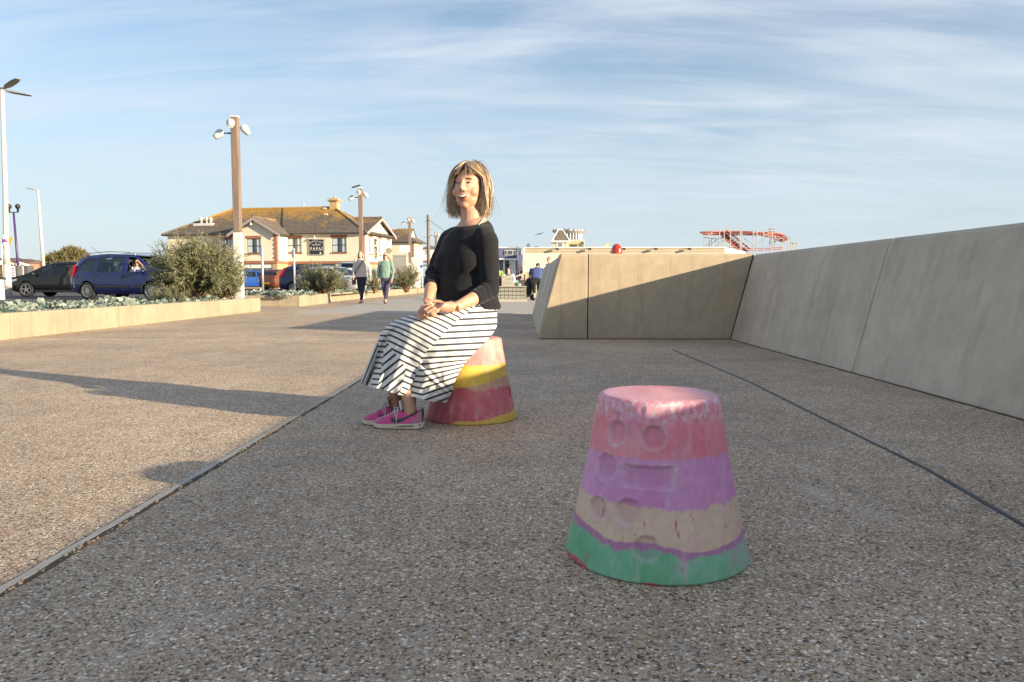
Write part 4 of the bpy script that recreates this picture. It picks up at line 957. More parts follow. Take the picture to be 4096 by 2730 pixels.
M_PNAVY = paint('navy metallic paint', (.003,.011,.080)); M_PBLACK = paint('black car paint', (.003,.0035,.005)); M_PBLUE = paint('bright blue paint', (.010,.07,.33))
M_PORANGE = paint('burnt orange paint', (.13,.040,.014)); M_PDBLUE = paint('dark blue paint', (.005,.018,.075)); M_PSILV = paint('pale silver blue paint', (.34,.42,.48)); M_PGREY = paint('light grey paint', (.45,.46,.47))
ZR = .078
# navy people carrier: rear at photo x 268, driving to the right
Y = 27.4; rzm = R(-15); cn = Vector((PX(266, Y), Y, 0)); cp = cn - Matrix.Rotation(rzm, 3, 'Z') @ Vector((-2.25, -.86, 0)); mpv = car('navy people carrier with roof rails and an open front window', (cp.x, cp.y, ZR), rzm, M_PNAVY, MPV, open_front=(.28, 1.3))
m = MB(); m.tube([(-1.52, .1, 1.60), (-2.05, .1, 1.93)], [.010, .006], 5); m.build('aerial', M_BLACK, mpv, False, False)
m = MB(); m.box(-1.90, -1.84, -.895, -.885, .78, .90); m.box(.55, .75, -.912, -.9, .43, .53); m.build('fuel_flap', M_PNAVY, mpv, False, False)
# black hatchback facing left
Y = 31.8; xn = PX(14, Y); car('glossy black hatchback facing left behind the planter', (xn+2.24, Y+.9, ZR), pi, M_PBLACK, HATCH)
# car park in front of the restaurant
def carx(px, Y, dx=0): return (PX(px, Y)+dx, Y, ZR)
car('bright blue crossover parked before the bay window', carx(1018, 66.0), R(20), M_PBLUE, SUV)
car('burnt orange estate seen from behind beside the dark blue hatchback', carx(1140, 60.5), R(70), M_PORANGE, SUV)
car('dark blue hatchback with sloping red tail lamps behind the shrub', (PX(1105, 43.5)+2.25, 44.6, ZR), R(-4), M_PDBLUE, dict(MPV, rails=None, tail=(.95,1.45), tl=.25))
car('pale van with dark windscreen behind the woman in the pale shirt', carx(1400, 52.5), R(-70), M_PSILV, VAN)
car('silver car nosing out beside the shrub behind the walking women', carx(1402, 43.0, -.9), R(-28), M_PGREY, HATCH)
car('pale car glimpsed between the two walking women', carx(1500, 56.0), R(8), M_PSILV, SUV)
# ================================================================== plants
def leafmat(name, cols, rough=.6, scale=9):
    m, nt, b = newmat(name); setin(b, Roughness=rough)
    at = nd(nt, 'ShaderNodeAttribute', attribute_name='tint'); n = noise(nt, coords(nt), scale, 4)
    f = math_(nt, 'ADD', math_(nt, 'MULTIPLY', at.outputs['Fac'], .75), math_(nt, 'MULTIPLY', n, .25))
    k = len(cols); c = ramp(nt, f, [(i/(k-1), cc) for i, cc in enumerate(cols)]); nt.links.new(c, b.inputs['Base Color'])
    b.inputs['Subsurface Weight'].default_value = 0.0
    tr = nd(nt, 'ShaderNodeBsdfTranslucent'); nt.links.new(c, tr.inputs[0]); mx = nd(nt, 'ShaderNodeMixShader'); mx.inputs[0].default_value = .28
    out = nt.nodes['Material Output']; nt.links.new(b.outputs[0], mx.inputs[1]); nt.links.new(tr.outputs[0], mx.inputs[2]); nt.links.new(mx.outputs[0], out.inputs[0]); return m
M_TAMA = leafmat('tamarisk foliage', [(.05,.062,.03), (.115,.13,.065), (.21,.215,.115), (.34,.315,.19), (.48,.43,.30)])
M_STEM = simple('tamarisk stem', (.20,.11,.07), .85, var=.3)
M_KALE = leafmat('sea kale leaf', [(.05,.085,.06), (.16,.22,.18), (.34,.40,.35), (.56,.60,.52)])
M_STRAW = leafmat('dry stalks', [(.20,.12,.06), (.34,.22,.11), (.45,.33,.18)])
M_HEDGE = leafmat('hedge foliage', [(.05,.055,.02), (.12,.11,.045), (.22,.17,.075), (.32,.24,.12)])
def np_mesh(name, V, F, tint, mat, smooth=False):
    me = bpy.data.meshes.new(name); V = np.asarray(V, dtype=np.float32); F = np.asarray(F, dtype=np.int32); k = F.shape[1]
    me.vertices.add(len(V)); me.vertices.foreach_set('co', V.ravel()); me.loops.add(F.size); me.loops.foreach_set('vertex_index', F.ravel())
    me.polygons.add(len(F)); me.polygons.foreach_set('loop_start', np.arange(0, F.size, k, dtype=np.int32)); me.update(calc_edges=True)
    if tint is not None:
        a = me.attributes.new('tint', 'FLOAT', 'POINT'); a.data.foreach_set('value', np.asarray(tint, dtype=np.float32))
    me.materials.append(mat); me.validate(); return me
def tamarisk(name, base, rx, ry, h, nst, lab, seed, fine=1.0, lean=0.0, group='tamarisk shrubs in the planters', droop=.25):
    rg = np.random.default_rng(seed); root = empty(name, base, lab, 'shrub', group); b0 = np.array(base)
    st = MB(); V = []; T_ = []
    for k in range(nst):
        az = rg.uniform(0, 2*pi); rr_ = math.sqrt(rg.uniform(0, 1)); up = rg.uniform(.35, 1.0)*(1-.42*rr_*rr_)
        tip = b0 + np.array([rx*rr_*math.cos(az) + lean*up, ry*rr_*math.sin(az), h*up]); c1 = b0 + (tip-b0)*.45 + np.array([0, 0, h*.18*rg.uniform(.5, 1.2)])
        start = b0 + np.array([rg.uniform(-.12, .12)*rx, rg.uniform(-.12, .12)*ry, 0]); ts = np.linspace(0, 1, 9)
        pts = [(1-t)**2*start + 2*t*(1-t)*c1 + t*t*tip for t in ts]
        st.tube([tuple(p) for p in pts], [max(.003, .014*(1-t)*rg.uniform(.7, 1.4)) for t in ts], 4)
        nb = int(rg.integers(34, 60)*fine)
        for j in range(nb):
            t = rg.uniform(.22, 1.0)**.8; p = (1-t)**2*start + 2*t*(1-t)*c1 + t*t*tip
            d = 2*(1-t)*(c1-start) + 2*t*(tip-c1); d = d/np.linalg.norm(d); d = d*rg.uniform(.4, 1.0) + rg.normal(0, .55, 3) + np.array([0, 0, .28]); d = d/np.linalg.norm(d)
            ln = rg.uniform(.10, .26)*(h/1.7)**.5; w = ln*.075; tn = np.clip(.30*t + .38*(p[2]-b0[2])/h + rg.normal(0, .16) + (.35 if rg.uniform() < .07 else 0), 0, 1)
            # a feathery spray: a stalk with side blades
            for q in range(5):
                f = q/5; a = p + d*ln*f; s = rg.normal(0, 1, 3); s = s - d*np.dot(s, d); s = s/np.linalg.norm(s)
                bd = d*.75 + s*.65; e = a + bd*ln*.5*(1-.4*f); e[2] -= droop*ln*.15; sw = np.cross(bd, s); sw = sw/np.linalg.norm(sw)*w*.55
                V += [a - sw, a + sw, e]; T_ += [tn]*3
    st.build('stems', M_STEM, root)
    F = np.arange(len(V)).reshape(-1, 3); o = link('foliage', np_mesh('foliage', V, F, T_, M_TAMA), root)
    o['kind'] = 'stuff'; return root
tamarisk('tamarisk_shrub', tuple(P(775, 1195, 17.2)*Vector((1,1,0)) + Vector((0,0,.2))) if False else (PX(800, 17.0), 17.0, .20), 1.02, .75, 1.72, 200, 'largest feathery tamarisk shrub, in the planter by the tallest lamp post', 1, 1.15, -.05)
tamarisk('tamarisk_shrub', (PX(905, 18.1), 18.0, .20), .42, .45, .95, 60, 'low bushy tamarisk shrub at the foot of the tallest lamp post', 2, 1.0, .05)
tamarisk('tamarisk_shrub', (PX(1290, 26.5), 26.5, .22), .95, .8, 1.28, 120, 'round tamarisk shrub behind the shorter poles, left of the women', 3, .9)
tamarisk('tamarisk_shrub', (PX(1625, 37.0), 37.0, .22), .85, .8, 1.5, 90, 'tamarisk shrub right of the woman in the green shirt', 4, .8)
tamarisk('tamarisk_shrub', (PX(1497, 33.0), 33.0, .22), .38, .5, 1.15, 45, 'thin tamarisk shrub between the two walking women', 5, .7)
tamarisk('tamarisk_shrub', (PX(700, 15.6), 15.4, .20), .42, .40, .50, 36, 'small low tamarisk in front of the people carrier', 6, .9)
# sea kale: clumps of wavy grey-green leaves
def kale_mesh(seed, n=34, flower=False):
    rg = np.random.default_rng(seed); V = []; F = []; T_ = []
    for k in range(n):
        az = rg.uniform(0, 2*pi); L_ = rg.uniform(.06, .125); w = L_*rg.uniform(.38, .55); el = rg.uniform(.25, 1.25); r0 = .24*math.sqrt(rg.uniform(0, 1))
        d = np.array([math.cos(az)*math.cos(el), math.sin(az)*math.cos(el), math.sin(el)]); s = np.array([-math.sin(az), math.cos(az), 0]); n_ = np.cross(s, d)
        o = np.array([math.cos(az)*r0, math.sin(az)*r0, rg.uniform(0, .14)*(1-r0/.3)]); tn = np.clip(rg.normal(.55, .28), 0, 1); b0 = len(V); ph = rg.uniform(0, 6)
        R_ = [(0, .08), (.25, .55), (.5, .95), (.75, 1.0), (1.0, .55)]
        for i, (t, ww) in enumerate(R_):
            cc = o + d*L_*t - n_*(L_*.35*t*t*(-1 if el > .9 else 1))*.6
            for j in (-1, -.45, 0, .45, 1):
                wav = math.sin(ph + t*9 + j*3)*.018*abs(j)*(t > .1)
                V.append(cc + s*(w*ww*j) + n_*(wav + .22*w*ww*j*j)); T_.append(np.clip(tn + .18*abs(j) - .1*(1-t), 0, 1))
        for i in range(4):
            for j in range(4): F.append([b0+i*5+j, b0+i*5+j+1, b0+(i+1)*5+j+1, b0+(i+1)*5+j])
    return np_mesh('leaves', V, F, T_, M_KALE)
KM = [kale_mesh(i+20, 85+8*(i % 3)) for i in range(5)]
for m_ in KM: m_.polygons.foreach_set('use_smooth', [True]*len(m_.polygons))
rnd = random.Random(5)
def kale(x, y, z, s, lab, grp):
    o = link('sea_kale', rnd.choice(KM)); o.location = (x, y, z); o.rotation_euler = (rnd.uniform(-.1, .1), rnd.uniform(-.1, .1), rnd.uniform(0, 6.28)); o.scale = (s, s, s*rnd.uniform(.75, 1.1)); tag(o, lab, 'plant', grp); return o
A0, A1 = PA0, PA1
for k in range(62):
    t = rnd.uniform(.06, .97); off = rnd.uniform(.30, 1.9)
    if t < .35 and rnd.random() < .25: off = rnd.uniform(1.0, 2.4)
    p = A0.lerp(A1, t); kale(p.x-off, p.y, .22, rnd.uniform(.75, 1.2), 'grey-green sea kale clump in the foreground planter', 'sea kale in the foreground planter')
B1, B2, B3 = PB1, PB2, PB3
for k in range(26):
    p = B1 + Vector((-rnd.uniform(.2, 2.3), rnd.uniform(.25, 1.6), 0)); kale(p.x, p.y, .28, rnd.uniform(.8, 1.25), 'grey-green sea kale clump in the farther planter', 'sea kale in the farther planter')
for k in range(48):
    t = rnd.uniform(0, .85)**1.2; p = B1.lerp(B2, t*3) if t < .3 else B2.lerp(B3, (t-.3)/.7); kale(p.x-rnd.uniform(.45, 1.4), p.y, .27, rnd.uniform(.8, 1.3), 'grey-green sea kale clump in the farther planter', 'sea kale in the farther planter')
# dry stalks and stones at the near end of the planter
rg = np.random.default_rng(9); V = []; T_ = []
for k in range(420):
    t = rg.uniform(-.02, .30); p = np.array(A0.lerp(A1, t)); p = p + np.array([-rg.uniform(.25, 1.6), 0, .20]); d = np.array([rg.normal(0, .5), rg.normal(0, .3), rg.uniform(.2, 1)]); d /= np.linalg.norm(d); L_ = rg.uniform(.03, .15)
    s = np.array([-d[1], d[0], .1])*.006; V += [p-s, p+s, p+d*L_]; T_ += [rg.uniform(0, 1)]*3
stuff(link('dry_ground_cover', np_mesh('dry', V, np.arange(len(V)).reshape(-1, 3), T_, M_STRAW)))
M_ROCK = simple('grey rocks', (.34,.31,.27), .9, var=.3, vs=8)
for k, (px, Y, s) in enumerate(((400, 12.5, .16), (440, 12.9, .20), (500, 13.4, .22), (360, 12.2, .12), (540, 13.6, .14))):
    m = MB(); m.ell((PX(px, Y)-.1, Y, .27), (s, 0, 0), (0, s*.8, 0), (0, 0, s*.35), 9, 6)
    m.v = [tuple(Vector(v_) + mnoise.noise_vector(Vector(v_)*9)*s*.25) for v_ in m.v]
    tag(m.build('planter_rock', M_ROCK), ('second', 'third', 'fourth', 'first', 'fifth')[k] + ' flat grey rock from the left among the foreground sea kale', 'rock', 'rocks in the foreground planter')
# big hedge and houses at the far left
def blob_hedge(name, cx, cy, rx, ry, h, n, lab, seed, mat):
    rg = np.random.default_rng(seed); root = empty(name, (cx, cy, 0), lab, 'hedge'); V = []; T_ = []
    core = MB(); core.ell((cx, cy, 0), (rx*.9, 0, 0), (0, ry*.9, 0), (0, 0, h*.88), 24, 14); core.v = [tuple(Vector(v_) + mnoise.noise_vector(Vector(v_)*.8)*.35) for v_ in core.v]; core.build('core', M_HEDGED, root, True)
    for k in range(n):
        az, el = rg.uniform(0, 2*pi), rg.uniform(0, pi/2); r = rg.uniform(.86, 1.02)
        nz = mnoise.noise(Vector((math.cos(az)*2.2, math.sin(az)*2.2, el*2.5 + seed)))*.14
        p = np.array([cx + rx*(r+nz)*math.cos(az)*math.cos(el), cy + ry*(r+nz)*math.sin(az)*math.cos(el), h*(r+nz)*math.sin(el)])
        d = np.array([math.cos(az)*math.cos(el)*.5, math.sin(az)*math.cos(el)*.5, .8]) + rg.normal(0, .5, 3); d /= np.linalg.norm(d); s = rg.normal(0, 1, 3); s -= d*np.dot(s, d); s /= np.linalg.norm(s)
        L_ = rg.uniform(.25, .6); tn = np.clip(.45 + nz*2.5 + rg.normal(0, .2), 0, 1)
        V += [p-s*.06, p+s*.06, p+d*L_]; T_ += [tn]*3
    o = link('foliage', np_mesh('hedge', V, np.arange(len(V)).reshape(-1, 3), T_, mat), root); o['kind'] = 'stuff'; return root
M_HEDGED = simple('hedge core', (.06,.055,.02), .9, var=.4, vs=2)
Y = 62.0; blob_hedge('hedge', PX(205, Y), Y+3, abs(PX(300, Y)-PX(110, Y))*.53, 3.5, PZ(1003, Y, 200), 9000, 'broad brown-green windswept hedge behind the black car', 3, M_HEDGE)
Y = 75.0; blob_hedge('hedge', PX(2, Y), Y, 1.6, 2.0, PZ(1075, Y, 5), 1200, 'low dark hedge at the far left edge under the houses', 4, M_HEDGE)
Y = 150.0
M_HWALL = simple('red house brick', (.36,.19,.12), .85, var=.1, vs=2); M_HROOF = simple('brown house roof', (.12,.085,.075), .9, var=.2, vs=3)
for i, (xa, xb, lab) in enumerate(((-40, 34, 'brick house with white gable at the far left edge'), (36, 82, 'brown-roofed house behind the purple lamp column'), (84, 108, 'small white-gabled house beside the hedge'))):
    x0, x1 = PX(xa, Y), PX(xb, Y); zr_, ze = PZ(1031 + i*4, Y, 30), PZ(1050 + i*2, Y, 30); root = empty('far_house', (x0, Y, 0), lab, 'house')
    m = MB(); m.box(x0, x1, Y, Y+7, 0, ze); m.build('wall', M_HWALL, root)
    m = MB(); m.loft([[(x0-.3, Y-.4, ze), (x0-.3, Y+7.4, ze), (x0-.3, Y+3.5, zr_)], [(x1+.3, Y-.4, ze), (x1+.3, Y+7.4, ze), (x1+.3, Y+3.5, zr_)]]); m.build('roof', M_HROOF, root)
    gx = PX((8, 46, 97)[i], Y); gw = 1.6 if i < 2 else 1.1
    m = MB(); m.prism([(gx-gw, Y-.9, 0), (gx+gw, Y-.9, 0), (gx+gw, Y-.9, ze-.2), (gx, Y-.9, zr_-.6), (gx-gw, Y-.9, ze-.2)], (0, 1, 0)); gb = m.build('gable', M_FRW if i != 1 else M_HWALL, root)
    for s in (-1, 1):
        m = MB(); m.prism([(gx+s*(gw+.25), Y-1.0, ze-.4), (gx, Y-1.0, zr_-.45), (gx, Y-1.0, zr_-.75), (gx+s*(gw+.25), Y-1.0, ze-.7)], (0, -.1, 0)); m.build('bargeboard', M_FRW, gb)
    m = MB(); m.box(gx-.5, gx+.5, Y-.96, Y-.905, ze-1.6, ze-.5); m.build('window', M_PANE, gb)
# ================================================================== right-hand background: amusement park behind the wall
M_CLAP = simple('off-white clapboard', (.58,.55,.49), .75, var=.06, vs=1.2)
M_CLAPT = simple('tan clapboard', (.42,.36,.25), .75, var=.06, vs=1.2)
M_BLUEH = simple('slate blue clapboard', (.13,.14,.27), .7, var=.08, vs=1.5)
def boards(root, x0, x1, y, z0, z1, n, mat, name='board', th=.03):
    me = None
    for k in range(n):
        a, b2 = z0 + (z1-z0)*k/n, z0 + (z1-z0)*(k+1)/n
        m = MB(); m.loft([[(xx, y-th, a+.004), (xx, y-.008, b2), (xx, y+.02, b2), (xx, y+.02, a+.004)] for xx in (x0, x1)]); m.build(name, mat, root)
Y = 50.0; x0, x1 = PX(2101, Y), PX(2897, Y); zt = PZ(993, Y, 2300); zm = PZ(1013, Y, 2150); zl = PZ(1089, Y, 2150)
root = empty('long_hall', (x0, Y, 0), 'long flat off-white clapboard hall with a tan band behind the sea wall', 'building')
m = MB(); m.box(x0+.02, x1-.02, Y+.02, Y+9, 0, zt-.05); m.build('core_wall', M_CLAPT, root)
boards(root, x0, x1, Y, zm, zt, 3, M_CLAPT); boards(root, x0, x1, Y, zl, zm, 11, M_CLAP); boards(root, x0, x1, Y, 0, zl, 5, M_CLAPT)
m = MB(); m.box(x0-.05, x1, Y-.08, Y+9.1, zt, zt+.06); m.build('coping', M_FRW, root)
m = MB(); m.box(x0-.16, x0-.01, Y-.1, Y+.12, 0, zt); m.build('corner_board', M_CLAP, root)
for px in (2227, 2356, 2491, 2618, 2751):
    xx = PX(px, Y); m = MB(); m.box(xx-.10, xx+.10, Y-.42, Y-.22, zt-.14, zt-.04); fo = m.build('floodlight', M_BLACK, root)
    m = MB(); m.tube([(xx, Y, zt-.02), (xx, Y-.32, zt+.02), (xx, Y-.32, zt-.05)], .015, 5); m.build('bracket', M_DKGREY, fo)
# white ramp end right of the hall
Y = 50.0; a_, b_, c_ = P(2897, 988, Y), P(2985, 1008, Y), P(2897, 1010, Y)
m = MB(); m.prism([a_, b_, (b_.x, Y, 1), (a_.x, Y, 1)], (0, .6, 0)); tag(m.build('ramp_wall', M_WHITE), 'white sloping wall at the right end of the long hall', 'wall')
# things on the hall roof
M_YW = simple('pale yellow clapboard', (.58,.49,.30), .7, var=.06); M_YB = simple('mustard yellow panel', (.48,.43,.19), .6, var=.05); M_SHING = simple('grey brown shingle', (.17,.145,.12), .9, var=.2, vs=3)
M_LGREY = simple('light grey cladding', (.50,.48,.46), .6, var=.05)
Y = 58.0
root = empty('roof_turret', (PX(2240, Y), Y, 0), 'pale yellow turret with steep tapering shingle roof behind the hall', 'turret')
x0, x1 = PX(2211, Y), PX(2270, Y); ze = PZ(966, Y, 2240); zt = PZ(920, Y, 2240)
m = MB(); m.box(x0+.03, x1-.03, Y+.03, Y+1.1, 0, ze); m.build('core_wall', M_YW, root)
boards(root, x0, x1, Y, PZ(1000, Y), ze, 9, M_YW)
m = MB(); m.box(x1-.09, x1+.01, Y-.05, Y+.05, 1.5, ze); m.build('corner_board', M_FRW, root)
window(root, PX(2226, Y), PX(2252, Y), PZ(996, Y), PZ(972, Y), Y-.16, M_FRW, cols=1, rows=1, lintel=False, curtain=False) if False else None
wx0, wx1, wz0, wz1 = PX(2231, Y), PX(2249, Y), PZ(994, Y), PZ(975, Y)
m = MB(); m.box(wx0-.10, wx1+.10, Y-.06, Y-.032, wz0-.1, wz1+.1); wf = m.build('window', M_FRW, root)
for i in range(3):
    for j in range(3):
        p = MB(); a = wx0 + (wx1-wx0)*i/3; c = wz0 + (wz1-wz0)*j/3; p.box(a+.012, a+(wx1-wx0)/3-.012, Y-.075, Y-.062, c+.012, c+(wz1-wz0)/3-.012); p.build('pane', M_PANE, wf)
tx0, tx1 = PX(2231, Y), PX(2250, Y); ex0, ex1 = PX(2206, Y), PX(2277, Y)
rb = [(ex0, Y-.25, ze), (ex1, Y-.25, ze), (ex1, Y+1.3, ze), (ex0, Y+1.3, ze)]; rt = [(tx0, Y+.35, zt), (tx1, Y+.35, zt), (tx1, Y+.65, zt), (tx0, Y+.65, zt)]
m = MB(); m.loft([rb, rt]); ro = m.build('roof', M_SHING, root)
m = MB(); tiles(m, rb[0], rb[1], rt[1], rt[0], 13, .18, 31, .02); tiles(m, rb[1], rb[2], rt[2], rt[1], 13, .18, 32, .02); stuff(m.build('shingles', M_SHING, ro))
for a, b2 in ((0, 0), (1, 1), (2, 2)):
    m = MB(); m.tube([rb[a], rt[b2]], .055, 6); m.build('hip_board', M_FRW, ro)
m = MB(); m.box(ex0-.03, ex1+.03, Y-.30, Y+1.35, ze-.07, ze+.03); m.build('eaves_board', M_FRW, ro)
m = MB(); m.box(tx0-.05, tx1+.05, Y+.3, Y+.7, zt, zt+.08); m.build('roof_cap', M_FRW, ro)
# round pavilion tower with letters on its rim
Y = 70.0; cx = PX(2281, Y); cy = Y + 1.6; rr_ = abs(PX(2350, Y)-PX(2210, Y))/2
root = empty('pavilion_tower', (cx, cy, 0), 'round pavilion tower with letters standing on its flat disc roof', 'tower')
zr0, zr1 = PZ(926, Y), PZ(918, Y); zw = PZ(960, Y)
m = MB(); m.lathe([(rr_*.8, zr0-.12), (rr_, zr0+.05), (rr_, zr1-.02), (rr_*.96, zr1)], 40, (cx, cy, 0)); m.build('disc_roof', M_LGREY, root)
m = MB(); m.lathe([(rr_*.62, zw), (rr_*.62, zr0-.1)], 24, (cx, cy, 0)); m.build('glass_drum', M_PANE, root)
for k in range(13):
    a = -pi + pi*k/12*1.0; q = Vector((cx + rr_*.68*math.cos(a), cy + rr_*.68*math.sin(a), 0)); m = MB(); m.lathe([(.075, zw), (.075, zr0-.11)], 8, q); m.build('column', M_FRW, root, True)
m = MB(); xa, xb = PX(2270, Y), PX(2338, Y); m.box(xa, xb, Y-.2, Y+2.5, 0, zw); m.build('base_block', M_LGREY, root)
m = MB(); m.box(PX(2322, Y), PX(2333, Y), Y-.26, Y-.202, PZ(982, Y), PZ(968, Y)); m.build('window', M_PANE, root)
m = MB(); xa, xb = PX(2262, Y), PX(2315, Y); m.box(xa, xb, Y-.8, Y-.21, 0, PZ(967, Y)); m.build('yellow_panel', M_YB, root)
for a, b2 in ((2280, 2291), (2293, 2306)):
    m = MB(); m.box(PX(a, Y), PX(b2, Y), Y-.86, Y-.802, PZ(989, Y), PZ(980, Y)); m.build('window', M_PANE, root)
M_DBL = simple('dark blue letter panel', (.05,.07,.20), .5, var=.05)
for px, chh in ((2216, 'F'), (2228, 'R'), (2240, 'E'), (2255, 'T'), (2274, 'O'), (2295, 'C'), (2311, 'L'), (2325, 'A'), (2338, 'R'), (2346, 'A')):
    s = max(-.985, min(.985, (PX(px, Y)-cx)/rr_)); a = math.asin(s); n = Vector((math.sin(a), -math.cos(a), 0)); t = Vector((math.cos(a), math.sin(a), 0)); c = Vector((cx, cy, (zr0+zr1)/2+.07)) + n*(rr_+.03)
    m = MB(); m.obox(c, t*.085, n*.012, (0, 0, .10)); pn = m.build('letter_panel', M_DBL, root)
    m = MB(); text_mb(chh, .22, m, c + n*.018 - Vector((0, 0, .078)), t, (0, 0, 1), .012); m.build('letter', M_FRW, pn)
# pitched skylights
for px, Y, w, h, mt, lab in ((2370, 62, 26, 12, M_LGREY, 'grey pyramid skylight right of the pavilion tower'), (2375, 60, 0, 0, None, '')):
    if not w: continue
    q = P(px, 994, Y); wd = w*Y/3072; hh = h*Y/3072; m = MB(); m.loft([[(q.x-wd, Y-.6, 1.5), (q.x+wd, Y-.6, 1.5), (q.x+wd, Y+.6, 1.5), (q.x-wd, Y+.6, 1.5)], [(q.x-wd, Y-.6, q.z), (q.x+wd, Y-.6, q.z), (q.x+wd, Y+.6, q.z), (q.x-wd, Y+.6, q.z)], [(q.x-.03, Y-.03, q.z+hh), (q.x+.03, Y-.03, q.z+hh), (q.x+.03, Y+.03, q.z+hh), (q.x-.03, Y+.03, q.z+hh)]])
    tag(m.build('skylight', mt), lab, 'skylight')
Y = 60.0; pts = [P(2315, 975, Y), P(2345, 993, Y), P(2320, 994, Y)]
m = MB(); m.prism([P(2314, 974, Y), P(2351, 995, Y), (P(2351, 995, Y).x, Y, 1.5), (P(2318, 995, Y).x, Y, 1.5), P(2318, 992, Y)], (0, .5, 0)); tag(m.build('sloping_roof', M_SHING), 'dark sloping roof edge below the pavilion tower', 'roof')
m = MB(); m.prism([P(2404, 994, Y), P(2431, 972, Y), P(2437, 977, Y), P(2434, 994, Y), (P(2434, 994, Y).x, Y, 1.5), (P(2404, 994, Y).x, Y, 1.5)], (0, .5, 0)); tag(m.build('skylight', M_YW), 'cream wedge skylight left of the red dome', 'skylight')
m = MB(); m.prism([P(2099, 997, Y), P(2111, 974, Y), P(2118, 974, Y), P(2126, 997, Y), (P(2126, 997, Y).x, Y, 1.5), (P(2099, 997, Y).x, Y, 1.5)], (0, .8, 0)); tag(m.build('skylight', M_FRW), 'tall white tapering roof vent at the left end of the hall', 'roof vent')
m = MB(); m.prism([P(2132, 997, Y), P(2137, 986, Y), P(2153, 986, Y), P(2157, 997, Y), (P(2157, 997, Y).x, Y, 1.5), (P(2132, 997, Y).x, Y, 1.5)], (0, .8, 0)); tag(m.build('skylight', M_LGREY), 'low twin roof vent right of the tall white one', 'roof vent')
# red dome
Y = 42.0; q = P(2467, 1008, Y); r_ = 22*Y/3072; m = MB(); m.lathe([(r_*1.0, -.6), (r_, 0), (r_*.97, r_*.45), (r_*.80, r_*.95), (r_*.5, r_*1.28), (r_*.15, r_*1.42), (.01, r_*1.44)], 24, q)
root = tag(m.build('red_dome', simple('red dome paint', (.52,.035,.02), .3, var=.08, coat=.5), smooth=True), 'shiny red dome poking up above the sunlit end wall', 'dome')
m = MB(); m.tube([q + Vector((r_*math.sin(t)*.15, -r_*math.cos(t)*1.01, r_*1.42*math.sin(t))) for t in np.linspace(.05, 1.5, 9)], .012, 5); m.build('seam', M_BLACK, root)
# roller coaster
M_TRK = simple('red coaster rail', (.40,.095,.07), .5, var=.1); M_SUP = simple('grey coaster steel', (.42,.42,.41), .5, .3, var=.1); M_CHUTE = simple('lift hill dark', (.13,.07,.06), .7, var=.2)
Y = 95.0; root = empty('roller_coaster', (PX(2960, Y), Y, 0), 'red-railed roller coaster on grey scaffold supports above the wall', 'roller coaster')
xc, hw = PX(2968, Y), abs(PX(3130, Y)-PX(2815, Y))/2; dp = 4.5; zt = PZ(930, Y)
def trk(t):
    a = 2*pi*t; return Vector((xc + hw*math.cos(a), Y + dp*math.sin(a), zt + .35*math.sin(a) - .75*max(0, math.cos(a))**4*1.2))
for s in (-.32, .32):
    m = MB(); pts = []
    for k in range(49):
        t = k/48; c = trk(t); d = Vector((math.cos(2*pi*t), math.sin(2*pi*t), 0)); pts.append(c + d*s)
    m.tube(pts, .055, 6, caps=False); m.build('rail', M_TRK, root, True)
m = MB()
for k in range(96):
    t = k/96; c = trk(t); d = Vector((math.cos(2*pi*t), math.sin(2*pi*t), 0)); m.obox(c - Vector((0, 0, .12)), d*.34, Vector((-d.y, d.x, 0))*.06, (0, 0, .05))
stuff(m.build('sleepers', M_TRK, root))
m = MB(); m.tube([trk(k/48) - Vector((0, 0, .28)) for k in range(49)], .06, 6, caps=False); m.build('spine', M_TRK, root, True)
def col(px, Yc, top=None, w=.045):
    xx = PX(px, Yc); q = MB(); q.box(xx-w, xx+w, Yc-w, Yc+w, 0, top if top else zt); q.build('support_column', M_SUP, root); return xx
for px, Yc in ((2813, Y), (2834, Y-4), (2843, Y-4.5), (2860, Y+4), (2874, Y-6), (2893, Y-6.5), (2903, Y+6), (2918, Y-6), (2957, Y-6.9), (2963, Y-6.8), (3009, Y-6.8), (3023, Y-6.6), (3050, Y-6), (3084, Y-5), (3125, Y-1), (2883, Y+6.2)): col(px, Yc)
for px, yt in ((3149, 958), (3159, 946)): col(px, Y+1, PZ(yt, Y))
def brace(pa, ya, pb, yb_, Yc, w=.035):
    q = MB(); q.tube([P(pa, ya, Yc), P(pb, yb_, Yc)], w, 4); q.build('brace', M_SUP, root)
for a in ((2815, 988, 2860, 952), (2815, 950, 2840, 935), (2820, 990, 2878, 955), (2842, 985, 2866, 958), (2862, 990, 2903, 955), (2862, 955, 2880, 978), (2918, 965, 2957, 938), (2965, 945, 3024, 990), (3010, 990, 3060, 955), (3085, 985, 3120, 955), (3050, 950, 3070, 935), (2957, 935, 2964, 942), (3130, 955, 3140, 980)): brace(*a, Y-6)
for y_, a, b2 in ((952, 2813, 2834), (955, 2834, 2895), (933, 3009, 3024), (948, 3009, 3023), (938, 3050, 3080), (950, 3050, 3085), (955, 3090, 3160), (948, 3130, 3160)):
    q = MB(); q.tube([P(a, y_, Y-5), P(b2, y_, Y-5)], .05, 4); q.build('cross_beam', M_SUP, root)
m = MB(); a_, b_ = P(2890, 935, Y-3), P(2985, 1010, Y-3); d = (b_-a_).normalized(); up = Vector((-d.z, 0, d.x)); m.obox((a_+b_)/2, d*(b_-a_).length/2, (0, .55, 0), up*.12); m.build('lift_hill', M_CHUTE, root)
for s in (-.45, .45):
    q = MB(); q.tube([a_ + up*s + Vector((0,-.6,0)), b_ + up*s + Vector((0,-.6,0))], .09, 6); q.build('rail', M_TRK, root)
